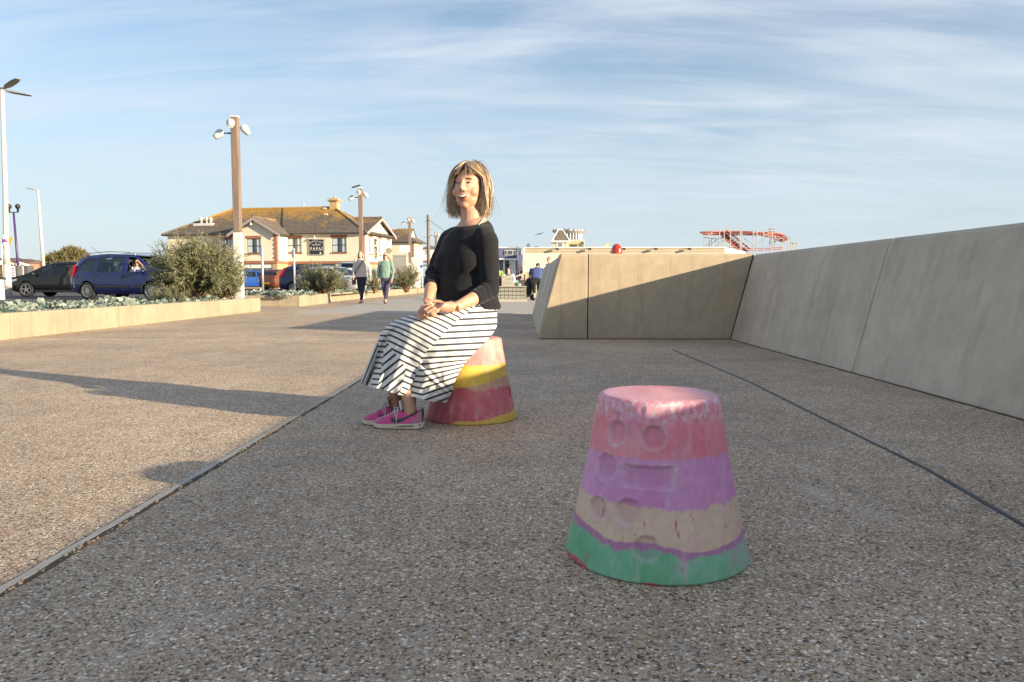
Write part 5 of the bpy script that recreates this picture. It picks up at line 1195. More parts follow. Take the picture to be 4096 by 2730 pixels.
for t in np.linspace(.05, .95, 9):
    q = MB(); c = a_.lerp(b_, t); q.tube([c - up*.45 + Vector((0,-.6,0)), c + up*.45 + Vector((0,-.6,0))], .045, 5); q.build('tie', M_TRK, root)
for yy, k in ((995, 0), (1002, 1)):
    q = MB(); q.tube([P(2905, yy-4, Y-2), P(2985, yy, Y-2), P(3060, yy, Y-2), P(3130, yy-5, Y-2)], .05, 6); q.build('rail', M_TRK, root)
sx0, sx1 = PX(3066, Y), PX(3087, Y)
for k in range(8):
    q = MB(); zz = PZ(918 + k*10, Y); q.box(sx0+.1*k*.5, sx1, Y-1, Y, zz-.05, zz); q.build('stair_landing', M_SUP, root)
for xx in (sx0, sx1):
    q = MB(); q.box(xx-.05, xx+.05, Y-.9, Y-.8, 0, PZ(918, Y)); q.build('stair_post', M_SUP, root)
q = MB(); q.box(PX(2901, Y-5)-.04, PX(2901, Y-5)+.04, Y-5, Y-4.92, zt, PZ(909, Y-5)); q.build('mast', M_SUP, root)
m = MB(); xx = PX(3177, Y); m.box(xx-.35, xx-.25, Y, Y+.1, 0, PZ(974, Y)); m.box(xx+.12, xx+.22, Y, Y+.1, 0, PZ(974, Y)); m.box(xx-.5, xx+.45, Y-.3, Y+.4, PZ(974, Y), PZ(972, Y)); tag(m.build('platform_frame', M_SUP), 'small grey platform frame right of the roller coaster', 'platform')
# blue house
Y = 76.0; x0, x1 = PX(1960, Y), PX(2102, Y); root = empty('blue_house', (x1, Y, 0), 'slate blue clapboard house with white framed upper windows behind the seated woman', 'building')
zb, zt = PZ(1040, Y), PZ(997, Y)
m = MB(); m.box(x0, x1, Y+.05, Y+8, 0, PZ(1020, Y)); m.build('core_wall', M_BLUEH, root); boards(root, PX(2070, Y), x1, Y, 0, PZ(1022, Y), 24, M_BLUEH)
Yf = Y-3.0; xf1 = PX(2072, Yf); x0 = PX(1960, Yf)
m = MB(); m.box(x0, xf1-.02, Yf+.05, Y+.04, zb, zt); m.build('upper_storey', M_BLUEH, root); boards(root, x0, xf1, Yf, zb+.05, PZ(1023, Yf), 6, M_BLUEH); boards(root, x0, PX(2014, Yf), Yf, PZ(1023, Yf), zt, 8, M_BLUEH)
m = MB(); m.box(x0, xf1+.05, Yf-.12, Yf+.02, zb-.12, zb+.04); m.box(xf1-.10, xf1+.06, Yf-.13, Yf+.02, zb-.1, zt); m.box(x0, xf1+.06, Yf-.14, Yf+.02, zt-.06, zt+.06); m.build('white_trim', M_FRW, root)
for a, b2 in ((2018, 2029), (2031, 2051), (2053, 2065)):
    m = MB(); m.box(PX(a, Yf), PX(b2, Yf), Yf-.09, Yf-.035, PZ(1022, Yf), PZ(1001, Yf)); wf = m.build('window', M_FRW, root)
    m = MB(); m.box(PX(a+1.5, Yf), PX(b2-1.5, Yf), Yf-.105, Yf-.092, PZ(1020, Yf), PZ(1003, Yf)); m.build('pane', M_PANE, wf)
m = MB(); m.box(xf1, PX(2086, Y), Y-2, Y+6, PZ(1016, Y), PZ(997, Y)); m.build('white_penthouse', M_FRW, root)
for px in (2016, 2040, 2048, 2056): 
    m = MB(); xx = PX(px, Yf); m.box(xx-.07, xx+.07, Yf+.1, Yf+.24, 0, zb-.1); m.build('porch_post', M_FRW, root)
for a, b2 in ((1990, 2012), (2051, 2063)):
    m = MB(); m.box(PX(a, Y), PX(b2, Y), Y-.06, Y-.04, PZ(1080, Y), PZ(1045, Y)); m.build('dark_window', M_PANE, root)
# lamp stick and bits in the cafe yard
Y = 62.0
for px, yt, lab in ((2074, 1058, 'thin black lamp stick in front of the blue house'), (2086, 1068, 'stout brown post right of the black lamp stick')):
    m = MB(); xx = PX(px, Y); zz = PZ(yt, Y); w = .04 if px == 2074 else .11
    m.box(xx-w, xx+w, Y-w, Y+w, 0, zz)
    if px == 2074: m.box(xx-w, xx+.28, Y-.05, Y+.05, zz, zz+.05)
    tag(m.build('yard_post', M_DKGREY if px == 2074 else M_CHUTE), lab, 'post')
# palm behind the man
Y = 60.0; c = P(2030, 1066, Y); root = empty('palm_shrub', (c.x, Y, 0), 'spiky green palm in front of the blue house', 'palm'); rg = np.random.default_rng(3); V = []; T_ = []
for k in range(70):
    az = rg.uniform(0, 2*pi); el = rg.uniform(-.2, 1.4); d = np.array([math.cos(az)*math.cos(el), math.sin(az)*math.cos(el), math.sin(el)]); s = np.cross(d, [0, 0, 1.0]); s = s/np.linalg.norm(s)*.03; o = np.array(c); L_ = rg.uniform(.3, .55)
    V += [o-s, o+s, o+d*L_]; T_ += [rg.uniform(0, .8)]*3
stuff(link('fronds', np_mesh('fronds', V, np.arange(len(V)).reshape(-1, 3), T_, leafmat('palm frond', [(.03,.06,.015), (.10,.15,.04), (.30,.28,.08)])), root))
m = MB(); m.tube([(c.x, Y, 0), tuple(c)], [.12, .09], 8); m.build('trunk', M_STEM, root)
# grey timber planter with wire mesh in the gap
M_GREYW = simple('silvery weathered boards', (.36,.34,.28), .85, var=.25, vs=3, stretch=(1,1,8))
Y = 27.4; xa, xb = PX(1930, Y), PX(2106, Y); zt = PZ(1149, Y); zk = PZ(1197, Y)
root = empty('mesh_planter', (xb, Y, 0), 'weathered timber planter faced with black wire mesh on a concrete plinth', 'planter')
m = MB(); m.box(xa, xb+.02, Y-.06, Y+.9, 0, zk); bevel(m.build('plinth', M_EDGE, root), .01)
for k in range(3):
    m = MB(); a, b2 = zk + (zt-zk)*k/3, zk + (zt-zk)*(k+1)/3; m.box(xa, xb-.01, Y, Y+.8, a+.003, b2-.003); bevel(m.build('board', M_GREYW, root), .006)
m = MB(); m.box(xa, xb+.01, Y-.05, Y+.85, zt, zt+.03); m.build('top_board', M_GREYW, root)
m = MB(); n = 11
for k in range(n+1): xx = xa + (xb-.02-xa)*k/n; m.tube([(xx, Y-.035, zk), (xx, Y-.035, zt-.002)], .006, 5)
for k in range(4): zz = zk+.006 + (zt-zk-.02)*k/3; m.tube([(xa, Y-.043, zz), (xb-.02, Y-.043, zz)], .006, 5)
stuff(m.build('wire_mesh', M_BLACK, root))
for px, w in ((2020, 30),):
    Yb = Y+.3; pp_ = [P(2006, 1149, Yb), P(2062, 1149, Yb), P(2046, 1102, Yb), P(2014, 1102, Yb), P(2006, 1106, Yb)]
    root2 = empty('backrest_block', (P(2030, 1149, Yb).x, Yb, zt), 'tapering timber seat back standing on the mesh planter', 'bench back')
    zs = [PZ(1149, Yb), PZ(1134, Yb), PZ(1118, Yb), PZ(1102, Yb)]; wl = [(2006, 2061), (2007, 2056), (2007, 2051), (2008, 2045)]
    for k in range(3):
        m = MB(); m.prism([(PX(wl[k][0], Yb), Yb, zs[k]+.003), (PX(wl[k][1], Yb), Yb, zs[k]+.003), (PX(wl[k+1][1], Yb), Yb, zs[k+1]-.003), (PX(wl[k+1][0], Yb), Yb, zs[k+1]-.003)], (0, .3, 0)); m.build('board', M_GREYW, root2)
# yard clutter left of the hall corner
Y = 33.0
def lump(name, px, py, rx, rz_, mat, lab, cat, seed):
    c = P(px, py, Y); s = Y/3072; m = MB(); m.ell((c.x, Y, c.z), (rx*s, 0, 0), (0, rx*s, 0), (0, 0, rz_*s), 12, 8); m.v = [tuple(Vector(v_) + mnoise.noise_vector(Vector(v_)*7 + Vector((seed, 0, 0)))*rx*s*.22) for v_ in m.v]; m.v = [(a, b2, max(.5, c_)) for a, b2, c_ in m.v]; tag(m.build(name, mat, smooth=True), lab, cat)
lump('teal_basin', 2066, 1127, 8, 6, simple('teal plastic', (.10,.33,.29), .5, var=.1), 'small teal tub behind the timber planter', 'tub', 1)
lump('covered_heap', 2072, 1140, 14, 9, simple('green cloth heap', (.20,.25,.20), .8, var=.6, vs=14), 'grey-green cloth heap behind the timber planter', 'heap', 2)
Y = 36.0; m = MB(); a_, b_ = P(2060, 1106, Y), P(2100, 1091, Y); m.prism([a_, b_, P(2100, 1098, Y), P(2060, 1110, Y)], (0, .8, 0)); 
root = tag(m.build('stall_canopy', simple('pale stall canvas', (.52,.47,.38), .8, var=.2, vs=8)), 'low sloping pale canopy beside the hall corner', 'canopy')
m = MB(); xx = PX(2098, Y); m.box(xx-.04, xx+.04, Y, Y+.08, 0, PZ(1098, Y)); m.build('post', M_CHUTE, root)
Y = 31.0; root = empty('bar_counter', (PX(1996, Y), Y, 0), 'dark brown shelf unit at the left of the timber seat back', 'shelves')
for a, b2, y0_, y1_ in ((1982, 2006, 1105, 1112), (1983, 1986, 1112, 1160), (2003, 2006, 1112, 1160), (1982, 2006, 1132, 1134)):
    m = MB(); m.box(PX(a, Y), PX(b2, Y), Y, Y+.4, PZ(y1_, Y), PZ(y0_, Y)-.002); m.build('shelf_board', M_STEM, root)
m = MB(); m.box(PX(1986.5, Y), PX(2002.5, Y), Y+.3, Y+.36, .4, PZ(1112.5, Y)); m.build('back_panel', M_INT, root)
# hanging panel at hall corner
Y = 49.6; m = MB(); m.box(PX(2089, Y), PX(2099, Y), Y-.2, Y-.1, PZ(1068, Y), PZ(1046, Y)); m.box(PX(2092, Y), PX(2097, Y), Y-.18, Y-.12, PZ(1046, Y)+.002, PZ(1000, Y)); root = tag(m.build('corner_sign', simple('faded sign', (.45,.47,.48), .7, var=.3, vs=9)), 'faded hanging sign on the left corner of the hall', 'sign')
# kite
Y = 120.0; m = MB(); a_, b_, c_, d_ = P(2177, 929, Y), P(2150, 938, Y), P(2158, 934, Y), P(2168, 935, Y)
m.prism([a_, c_, d_], (0, .04, .0)); root = tag(m.build('kite', simple('teal kite cloth', (.03,.14,.20), .6, var=.1)), 'small teal kite with streaming tails high above the hall', 'kite')
for k, (px, py) in enumerate(((2134, 944), (2140, 941), (2146, 938))):
    m = MB(); q = P(px, py, Y); m.tube([d_ if k < 2 else c_, d_.lerp(q, .5) + Vector((0, 0, .12*(1-k))), q], [.07, .05, .02], 5); m.build('tail', simple('kite tail', (.05,.20,.28), .6, var=.1), root)
# ================================================================== the two painted stools
def paint_stool(name, kind):
    m, nt, b = newmat(name); setin(b, Roughness=.62)
    v = coords(nt); sep_ = nd(nt, 'ShaderNodeSeparateXYZ'); nt.links.new(v, sep_.inputs[0]); z = sep_.outputs[2]
    n1 = noise(nt, coords(nt, (6, 6, 6)), 1.0, 6, .6); drip = noise(nt, coords(nt, (34, 34, 4.0)), 1.0, 7, .68); fine = noise(nt, coords(nt, (70, 70, 40)), 1.0, 4, .6)
    big = noise(nt, coords(nt, (2.6, 2.6, 2.6)), 1.0, 2, .5)
    def zed(a_drip, a_big, a_n=.02): # height disturbed by drips and a wandering brush line
        w = math_(nt, 'ADD', math_(nt, 'MULTIPLY', math_(nt, 'SUBTRACT', drip, .5), a_drip), math_(nt, 'ADD', math_(nt, 'MULTIPLY', math_(nt, 'SUBTRACT', big, .5), a_big), math_(nt, 'MULTIPLY', math_(nt, 'SUBTRACT', n1, .5), a_n)))
        return math_(nt, 'ADD', z, w)
    def above(zz, h, soft=.0025):
        mr = nd(nt, 'ShaderNodeMapRange'); setin(mr, From_Min=h-soft, From_Max=h+soft); nt.links.new(zz, mr.inputs[0]); return mr.outputs[0]
    if kind == 'near':
        c = mixc(nt, above(zed(.012, .05), .012), (.40,.05,.10), (.12,.36,.20))
        gv = ramp(nt, n1, [(.35, (.12,.40,.20)), (.65, (.24,.50,.34))]); c = mixc(nt, above(zed(.012, .12, .04), .004), (.46,.07,.13), gv)
        c = mixc(nt, above(zed(.075, .07), .076), c, (.44,.18,.34))
        cream = ramp(nt, n1, [(.3, (.63,.45,.34)), (.7, (.70,.54,.36))])
        c = mixc(nt, above(zed(.015, .10), .094), c, cream)
        specks = math_(nt, 'MULTIPLY', ramp(nt, noise(nt, coords(nt, (45, 45, 14)), 1.0, 3, .6), [(.62, 0.0), (.68, .8)]), ramp(nt, z, [(.0, 0.0), (.03, .7), (.15, 1.0), (.17, 0.0)]))
        c = mixc(nt, specks, c, (.45,.10,.17))
        pur = ramp(nt, n1, [(.3, (.58,.22,.46)), (.7, (.68,.33,.56))])
        blue = mixc(nt, math_(nt, 'MULTIPLY', above(zed(.0, .02), .162), ramp(nt, sep_.outputs[0], [(.0, 1.0), (.001, 0.0)], 'LINEAR')), c, (.24,.26,.40))
        c = mixc(nt, above(zed(.045, .02), .172), c, pur)
        pink = ramp(nt, n1, [(.3, (.68,.15,.20)), (.55, (.76,.25,.30)), (.75, (.78,.36,.40))])
        c = mixc(nt, above(zed(.010, .012), .282), c, pink)
        rim = math_(nt, 'MULTIPLY', above(zed(.0, .0, .05), .372, .012), ramp(nt, fine, [(.42, 0.0), (.62, .85)]))
        c = mixc(nt, rim, c, (.66,.55,.62))
        top = ramp(nt, noise(nt, coords(nt, (5, 2, 5)), 1.0, 6, .6), [(.35, (.62,.22,.26)), (.55, (.70,.34,.36)), (.7, (.56,.30,.46))])
        c = mixc(nt, above(z, .4165, .001), c, top)
        smear = ramp(nt, noise(nt, coords(nt, (7, 7, 5)), 1.0, 6, .7), [(.52, 0.0), (.68, .45)]); c = mixc(nt, smear, c, (.56,.28,.44))
        dk = ramp(nt, noise(nt, coords(nt, (16, 16, 9)), 1.0, 7, .72), [(.60, 0.0), (.72, .35)]); c = mixc(nt, dk, c, (.38,.22,.26))
        ash = ramp(nt, noise(nt, coords(nt, (34, 34, 7)), 1.0, 7, .70), [(.50, 0.0), (.76, .45)])
        c = mixc(nt, ash, c, (.70,.58,.60))
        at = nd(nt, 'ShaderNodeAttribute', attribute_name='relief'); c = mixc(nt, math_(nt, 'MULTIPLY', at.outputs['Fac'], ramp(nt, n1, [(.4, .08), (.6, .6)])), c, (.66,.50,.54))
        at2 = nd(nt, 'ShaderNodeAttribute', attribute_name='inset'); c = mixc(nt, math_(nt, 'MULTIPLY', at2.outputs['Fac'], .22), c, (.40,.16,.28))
    else:
        red = ramp(nt, n1, [(.3, (.42,.06,.09)), (.55, (.52,.11,.13)), (.8, (.56,.24,.26))])
        c = mixc(nt, above(math_(nt, 'SUBTRACT', zed(.035, .05, .04), math_(nt, 'MULTIPLY', sep_.outputs[0], .16)), .022), (.62,.40,.05), red)
        yd = ramp(nt, noise(nt, coords(nt, (30, 30, 12)), 1.0, 4, .6), [(.67, 0.0), (.70, .9)]); c = mixc(nt, math_(nt, 'MULTIPLY', yd, ramp(nt, z, [(.0, 1.0), (.10, 1.0), (.16, 0.0)])), c, (.62,.42,.06))
        tanr = ramp(nt, n1, [(.3, (.50,.24,.17)), (.7, (.56,.33,.22))]); c = mixc(nt, above(zed(.015, .06, .05), .178, .006), c, tanr)
        yel = ramp(nt, n1, [(.3, (.58,.38,.07)), (.6, (.64,.46,.05))]); slope = math_(nt, 'SUBTRACT', zed(.02, .02, .04), math_(nt, 'MULTIPLY', sep_.outputs[0], .22))
        c = mixc(nt, above(slope, .186, .003), c, yel)
        pink = ramp(nt, n1, [(.3, (.56,.14,.14)), (.55, (.62,.24,.22)), (.75, (.66,.36,.33))])
        c = mixc(nt, above(zed(.006, .006, .01), .288), c, pink)
        ash = ramp(nt, noise(nt, coords(nt, (40, 40, 3.0)), 1.0, 7, .66), [(.50, 0.0), (.74, .55)]); c = mixc(nt, ash, c, (.66,.46,.40))
    c = mixc(nt, 1.0, c, ramp(nt, fine, [(.3, .92), (.7, 1.06)]), 'MULTIPLY')
    nt.links.new(c, b.inputs['Base Color'])
    bump(nt, b, math_(nt, 'ADD', math_(nt, 'MULTIPLY', n1, .6), math_(nt, 'MULTIPLY', fine, .4)), .12, .01)
    return m
def stool(c, lab, mat, reliefs=(), NA=300, NZ=110, seed=0):
    """cast concrete bucket shape, 0.42 m tall; reliefs: (theta, z, half width, half height, round?)"""
    prof = [(.2275, .0), (.2335, .004)]
    for k in range(2, NZ+1):
        z = .400*k/NZ; prof.append((.235 - .080*z/.40 - .004*math.sin(pi*z/.4), z))
    r1 = prof[-1][0]
    for a in np.linspace(0, pi/2, 9)[1:]: prof.append((r1 - .018*(1-math.cos(a)), .400 + .018*math.sin(a)))
    top = len(prof)
    for t in np.linspace(1, .02, 16)[1:]: prof.append(((r1-.018)*t, .418 + .002*(1-t)))
    V = []; T1 = []; T2 = []
    for r, z in prof:
        for i in range(NA):
            a = 2*pi*i/NA; dr = .0; e = 0.0; ins = 0.0
            if z < .415:
                for (th, zc, hw, hh, rd) in reliefs:
                    dth = (a-th+pi) % (2*pi) - pi; x = dth*r; y = z-zc
                    if abs(x) > hw*1.6 or abs(y) > hh*1.6: continue
                    q = math.hypot(x/hw, y/hh) if rd else max(abs(x)/hw, abs(y)/hh)**1.0
                    q += .07*mnoise.noise(Vector((x*28, y*28, th*7))); ring = math.exp(-((q-1)/.16)**2)
                    dr += -.0080*(1/(1+math.exp((q-1)/.05))) + .0055*ring*(.6 + .8*mnoise.noise(Vector((x*70, y*70, 3.0)))); e = max(e, ring); ins = max(ins, 1/(1+math.exp((q-1)/.06)))
            p = Vector((math.cos(a)*r, math.sin(a)*r, z)); nz = mnoise.noise(p*14 + Vector((seed, 0, 0)))*.0022 + mnoise.noise(p*45 + Vector((seed, 3, 0)))*.0009
            rim = 0.0
            if .372 < z < .412: rim = (mnoise.noise(p*55)*.5 + mnoise.noise(p*28 + Vector((5,0,0)))*.6)*.0045*(1 if seed == 1 else .3)
            rr_ = r + (dr + nz + rim if z < .4185 else 0); V.append((c[0] + math.cos(a)*rr_, c[1] + math.sin(a)*rr_, z + (mnoise.noise(p*20)*.001 if z > .41 else 0))); T1.append(e); T2.append(ins)
    n = len(prof); F = []
    for k in range(n-1):
        for i in range(NA): F.append((k*NA+i, k*NA+(i+1) % NA, (k+1)*NA+(i+1) % NA, (k+1)*NA+i))
    me = bpy.data.meshes.new('stool'); V0 = [(x-c[0], y-c[1], z) for x, y, z in V]
    me.from_pydata(V0, [], F + [tuple(range((n-1)*NA, n*NA))]); me.polygons.foreach_set('use_smooth', [True]*len(me.polygons))
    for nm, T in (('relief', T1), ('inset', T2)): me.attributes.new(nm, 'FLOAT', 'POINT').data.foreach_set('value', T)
    me.materials.append(mat); me.update()
    o = link('painted_stool', me); o.location = (c[0], c[1], 0.0); tag(o, lab, 'stool', 'painted bucket-shaped concrete stools'); return o
S2 = (P(2624, 2200, 1.96).x, 1.96); S1 = (P(1887, 1680, 3.945).x, 3.945)
def on_stool(px, py, S):
    d = ray(px, py); best = None
    for k in range(4000):
        t = .8 + k*.001*4/ (1); p = CAM + d*t
        if p.z < 0: break
        if math.hypot(p.x-S[0], p.y-S[1]) <= .235 - .08*p.z/.4: return math.atan2(p.y-S[1], p.x-S[0]), p.z
    return 0, .2
rel = []
for zx, zy, hw, hh, rd in ((450, 430, .027, .030, 1), (708, 465, .029, .028, 1), (375, 662, .034, .032, 1), (665, 738, .060, .026, 0), (528, 972, .032, .031, 1), (655, 1222, .030, .029, 1), (318, 945, .030, .027, 1)):
    th, z = on_stool(2200 + zx/1.705, 1480 + zy/1.705, S2); rel.append((th, z, hw, hh, rd))
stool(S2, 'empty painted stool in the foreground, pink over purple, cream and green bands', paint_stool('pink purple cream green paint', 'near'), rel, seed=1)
stool(S1, 'red and yellow painted stool that the woman sits on', paint_stool('red yellow paint', 'far'), [(on_stool(2015, 1495, S1)[0], .26, .03, .028, 1), (on_stool(2050, 1610, S1)[0], .13, .03, .03, 1)], NA=220, NZ=80, seed=2)
# ================================================================== people: shared helpers
from mathutils.bvhtree import BVHTree
def skinmat(name, col, blush=(.55,.20,.14)):
    m, nt, b = newmat(name); setin(b, Roughness=.48); b.inputs['Subsurface Weight'].default_value = .12; b.inputs['Subsurface Radius'].default_value = (.012,.005,.003); b.inputs['Subsurface Scale'].default_value = .6
    n1 = noise(nt, coords(nt), 22, 5, .6); n2 = noise(nt, coords(nt), 130, 3, .6)
    c = ramp(nt, n1, [(.3, tuple(x*.88 for x in col)), (.7, tuple(min(1, x*1.1) for x in col))]); c = mixc(nt, ramp(nt, n2, [(.5, 0.0), (.75, .22)]), c, blush); nt.links.new(c, b.inputs['Base Color']); bump(nt, b, n2, .08, .002); return m
def cloth(name, col, rough=.9, var=.12, vs=30, sheen=.3, weave=420):
    m, nt, b = newmat(name); setin(b, Roughness=rough); b.inputs['Sheen Weight'].default_value = sheen; b.inputs['Specular IOR Level'].default_value = .2
    n1 = noise(nt, coords(nt), vs, 5, .6); c = ramp(nt, n1, [(.3, tuple(x*(1-var) for x in col)), (.7, tuple(x*(1+var) for x in col))]); nt.links.new(c, b.inputs['Base Color']); bump(nt, b, noise(nt, coords(nt), weave, 2), .12, .002); return m
M_SKIN = skinmat('tanned skin', (.56,.315,.205)); M_SKIN2 = skinmat('fair skin', (.60,.36,.26))
def ringu(c, u, v, n=20, p=2.0):
    c, u, v = Vector(c), Vector(u), Vector(v); out = []
    for k in range(n):
        a = 2*pi*k/n; ca, sa = math.cos(a), math.sin(a); out.append(c + u*math.copysign(abs(ca)**(2/p), ca) + v*math.copysign(abs(sa)**(2/p), sa))
    return out
def displace(me, fn):
    n = len(me.vertices); co = np.empty(n*3, dtype=np.float32); me.vertices.foreach_get('co', co); co = co.reshape(-1, 3); no = np.empty(n*3, dtype=np.float32); me.vertices.foreach_get('normal', no); no = no.reshape(-1, 3)
    d = np.array([fn(Vector(c)) for c in co], dtype=np.float32); co = co + no*d[:, None]; me.vertices.foreach_set('co', co.ravel()); me.update()
def hair_mesh(name, strands, mat, width=.0035):
    """strands: list of (points, tint); flat ribbons turned at random"""
    V = []; F = []; T_ = []; rg = np.random.default_rng(2)
    for pts, tn in strands:
        pts = [np.array(p) for p in pts]; n = len(pts); b0 = len(V); s0 = rg.normal(0, 1, 3)
        for i, p in enumerate(pts):
            t = pts[min(i+1, n-1)] - pts[max(i-1, 0)]; s = np.cross(t, s0); s = s/(np.linalg.norm(s)+1e-9)*width*(1 if i < n*.6 else max(.12, 1-(i/n-.6)*2.3)); V += [p-s, p+s]; T_ += [tn, tn]
        for i in range(n-1): F.append([b0+2*i, b0+2*i+1, b0+2*i+3, b0+2*i+2])
    return np_mesh(name, V, F, T_, mat)
# ================================================================== the seated woman
SEAT = Vector((S1[0], S1[1], 0))
wo = empty('person', (S1[0]-.1, S1[1]-.1, 0), 'smiling woman in black top and navy striped white skirt sitting on the stool', 'person')
U_ = Vector((.72, -.69, 0)); Fw = Vector((-.69, -.72, 0)); UP = Vector((0, 0, 1))
TY = 3.93
HC = P(1877, 753, 3.95); hf = Vector((-.33, -.94, .03)).normalized(); HS = .99; hr = UP.cross(hf).normalized(); hu = hf.cross(hr).normalized()
def Hd(r, f, u): return HC + (hr*r + hf*f + hu*u)*HS
body = MB()
def bell(mb, c, r, f, u): mb.ell(c, hr*r*HS, hf*f*HS, hu*u*HS, 18, 12)
bell(body, Hd(0, -.014, .028), .071, .090, .084); bell(body, Hd(0, .020, -.014), .067, .070, .094); bell(body, Hd(0, .026, -.056), .059, .053, .054); bell(body, Hd(0, .056, -.093), .024, .020, .018)
for s in (-1, 1):
    bell(body, Hd(s*.040, .050, -.027), .030, .026, .026); bell(body, Hd(s*.013, .0875, -.022), .0090, .011, .008); bell(body, Hd(s*.030, .070, .034), .022, .011, .007)
body.tube([Hd(0, .078, .030), Hd(0, .089, .008), Hd(0, .0985, -.015), Hd(0, .091, -.027)], [.009, .0095, .0130, .008], 10)
bell(body, Hd(0, .078, -.052), .030, .016, .020)
neckb = P(1888, 893, TY+.01)
body.tube([Hd(0, -.012, -.05), Hd(0, -.020, -.105), neckb + Vector((0, 0, .035)), neckb], [.056, .054, .056, .058], 20)
# upper chest and trunk below the neckline
def T3(px, py, Y=TY): return P(px, py, Y)
tor = [(1889, 876, .064, .056), (1887, 892, .090, .066), (1884, 905, .100, .056), (1882, 925, .108, .056), (1877, 950, .140, .074), (1868, 1000, .135, .085), (1862, 1050, .130, .095), (1868, 1095, .136, .105), (1862, 1145, .145, .115), (1870, 1195, .160, .128), (1880, 1235, .150, .115), (1885, 1265, .12, .10)]
tilt = .30
def torso_ring(px, py, w, d, ex=0.0, n=28, tl=0.0): return ringu(T3(px, py), U_*(w+ex), (Fw - UP*tl)*(d+ex), n, 2.0 if py < 945 else 2.25)
body.loft([torso_ring(*t, tl=(.30 if t[1] < 930 else .12 if t[1] < 960 else 0)) for t in tor])
shN, elN, wrN = P(1950, 966, 3.80), P(1962, 1160, 3.79), P(1822, 1231, 3.61)
shF, elF, wrF = P(1797, 962, 4.06), P(1735, 1100, 4.00), P(1712, 1208, 3.74)
def arm(mb, a, b_, c, r0, r1, r2, r3, n=14):
    mb.ell(a, (r0*1.15, 0, 0), (0, r0*1.15, 0), (0, 0, r0*1.2), 14, 10)
    mb.tube([a, a.lerp(b_, .5), b_], [r0, (r0+r1)/2*1.04, r1], n); mb.ell(b_, (r1, 0, 0), (0, r1, 0), (0, 0, r1), 12, 8); mb.tube([b_, b_.lerp(c, .35), c], [r1, r2, r3], n)
arm(body, shN, elN, wrN, .044, .037, .037, .0235); arm(body, shF, elF, wrF, .044, .036, .036, .0235)
# hands, one laid over the other
def finger(mb, pts, r=.0088):
    mb.tube(pts, [r, r*1.02, r*.95, r*.72][:len(pts)], 10); mb.ell(pts[-1], (r*.75, 0, 0), (0, r*.75, 0), (0, 0, r*.75), 8, 6)
    for p in pts[:-1]: mb.ell(p, (r*1.08, 0, 0), (0, r*1.08, 0), (0, 0, r*1.08), 8, 6)
kn = [(1721, 1213, 3.60), (1727, 1223, 3.575), (1737, 1234, 3.56), (1750, 1244, 3.555)]
pip = [(1696, 1228, 3.595), (1700, 1240, 3.57), (1711, 1251, 3.555), (1728, 1256, 3.55)]
dip = [(1697, 1248, 3.60), (1706, 1257, 3.575), (1719, 1262, 3.56), (1736, 1263, 3.555)]
tip = [(1708, 1256, 3.61), (1718, 1262, 3.585), (1731, 1265, 3.57), (1747, 1264, 3.565)]
body.loft([ringu(P(1822, 1231, 3.61), Vector((.006,-.008,.022)), Vector((.0,.022,.006)), 14), ringu(P(1795, 1230, 3.605), Vector((.008,-.008,.027)), Vector((0,.030,.006)), 14), ringu(P(1765, 1229, 3.595), Vector((.013,-.014,.024)), Vector((-.004,.034,.006)), 14), ringu(P(1737, 1229, 3.585), Vector((.018,-.02,-.02)), Vector((.0,.02,.012)), 14), ringu(P(1728, 1230, 3.585), Vector((.012,-.014,-.014)), Vector((.0,.014,.008)), 14)])
for a, b_, c, d in zip(kn, pip, dip, tip): finger(body, [P(*a), P(*b_), P(*c), P(*d)], .0092)
finger(body, [P(1790, 1222, 3.625), P(1758, 1208, 3.635), P(1728, 1204, 3.63), P(1706, 1210, 3.62)], .0098)
body.loft([ringu(P(1712, 1208, 3.74), Vector((.022,0,0)), Vector((0,.018,.01)), 14), ringu(P(1704, 1228, 3.70), Vector((.028,0,0)), Vector((0,.022,.015)), 14), ringu(P(1694, 1248, 3.655), Vector((.030,.005,0)), Vector((0,.016,.012)), 14)])
for k, (a, b_, c) in enumerate((((1677, 1246, 3.655), (1672, 1260, 3.625), (1678, 1270, 3.61)), ((1686, 1252, 3.645), (1682, 1265, 3.61), (1688, 1272, 3.60)), ((1697, 1256, 3.64), (1694, 1268, 3.605), (1700, 1273, 3.595)), ((1707, 1256, 3.64), (1706, 1268, 3.61), (1712, 1273, 3.60)))): finger(body, [P(*a), P(*b_), P(*c)], .0088)
finger(body, [P(1716, 1215, 3.70), P(1720, 1228, 3.66), P(1716, 1240, 3.63)], .0095)
# legs
hipN, knN, anN = P(1860, 1305, 3.86), P(1610, 1352, 3.70), P(1640, 1640, 3.665)
hipF, knF, anF = P(1860, 1290, 3.98), P(1565, 1345, 3.83), P(1582, 1625, 3.80)
for h, k_, a in ((hipN, knN, anN), (hipF, knF, anF)):
    cf = k_.lerp(a, .35) + Vector((.025, 0, 0)); body.tube([h, h.lerp(k_, .5), k_], [.055, .050, .040], 16); body.tube([k_, cf, k_.lerp(a, .75), a, a - Vector((0, 0, .045))], [.039, .040, .036, .033, .036], 16); body.ell(k_, (.039, 0, 0), (0, .039, 0), (0, 0, .039), 12, 8)
bme = setmat(fuse(body, .0038, 4, .5, 'body'), M_SKIN)
bo = link('body', bme, wo)
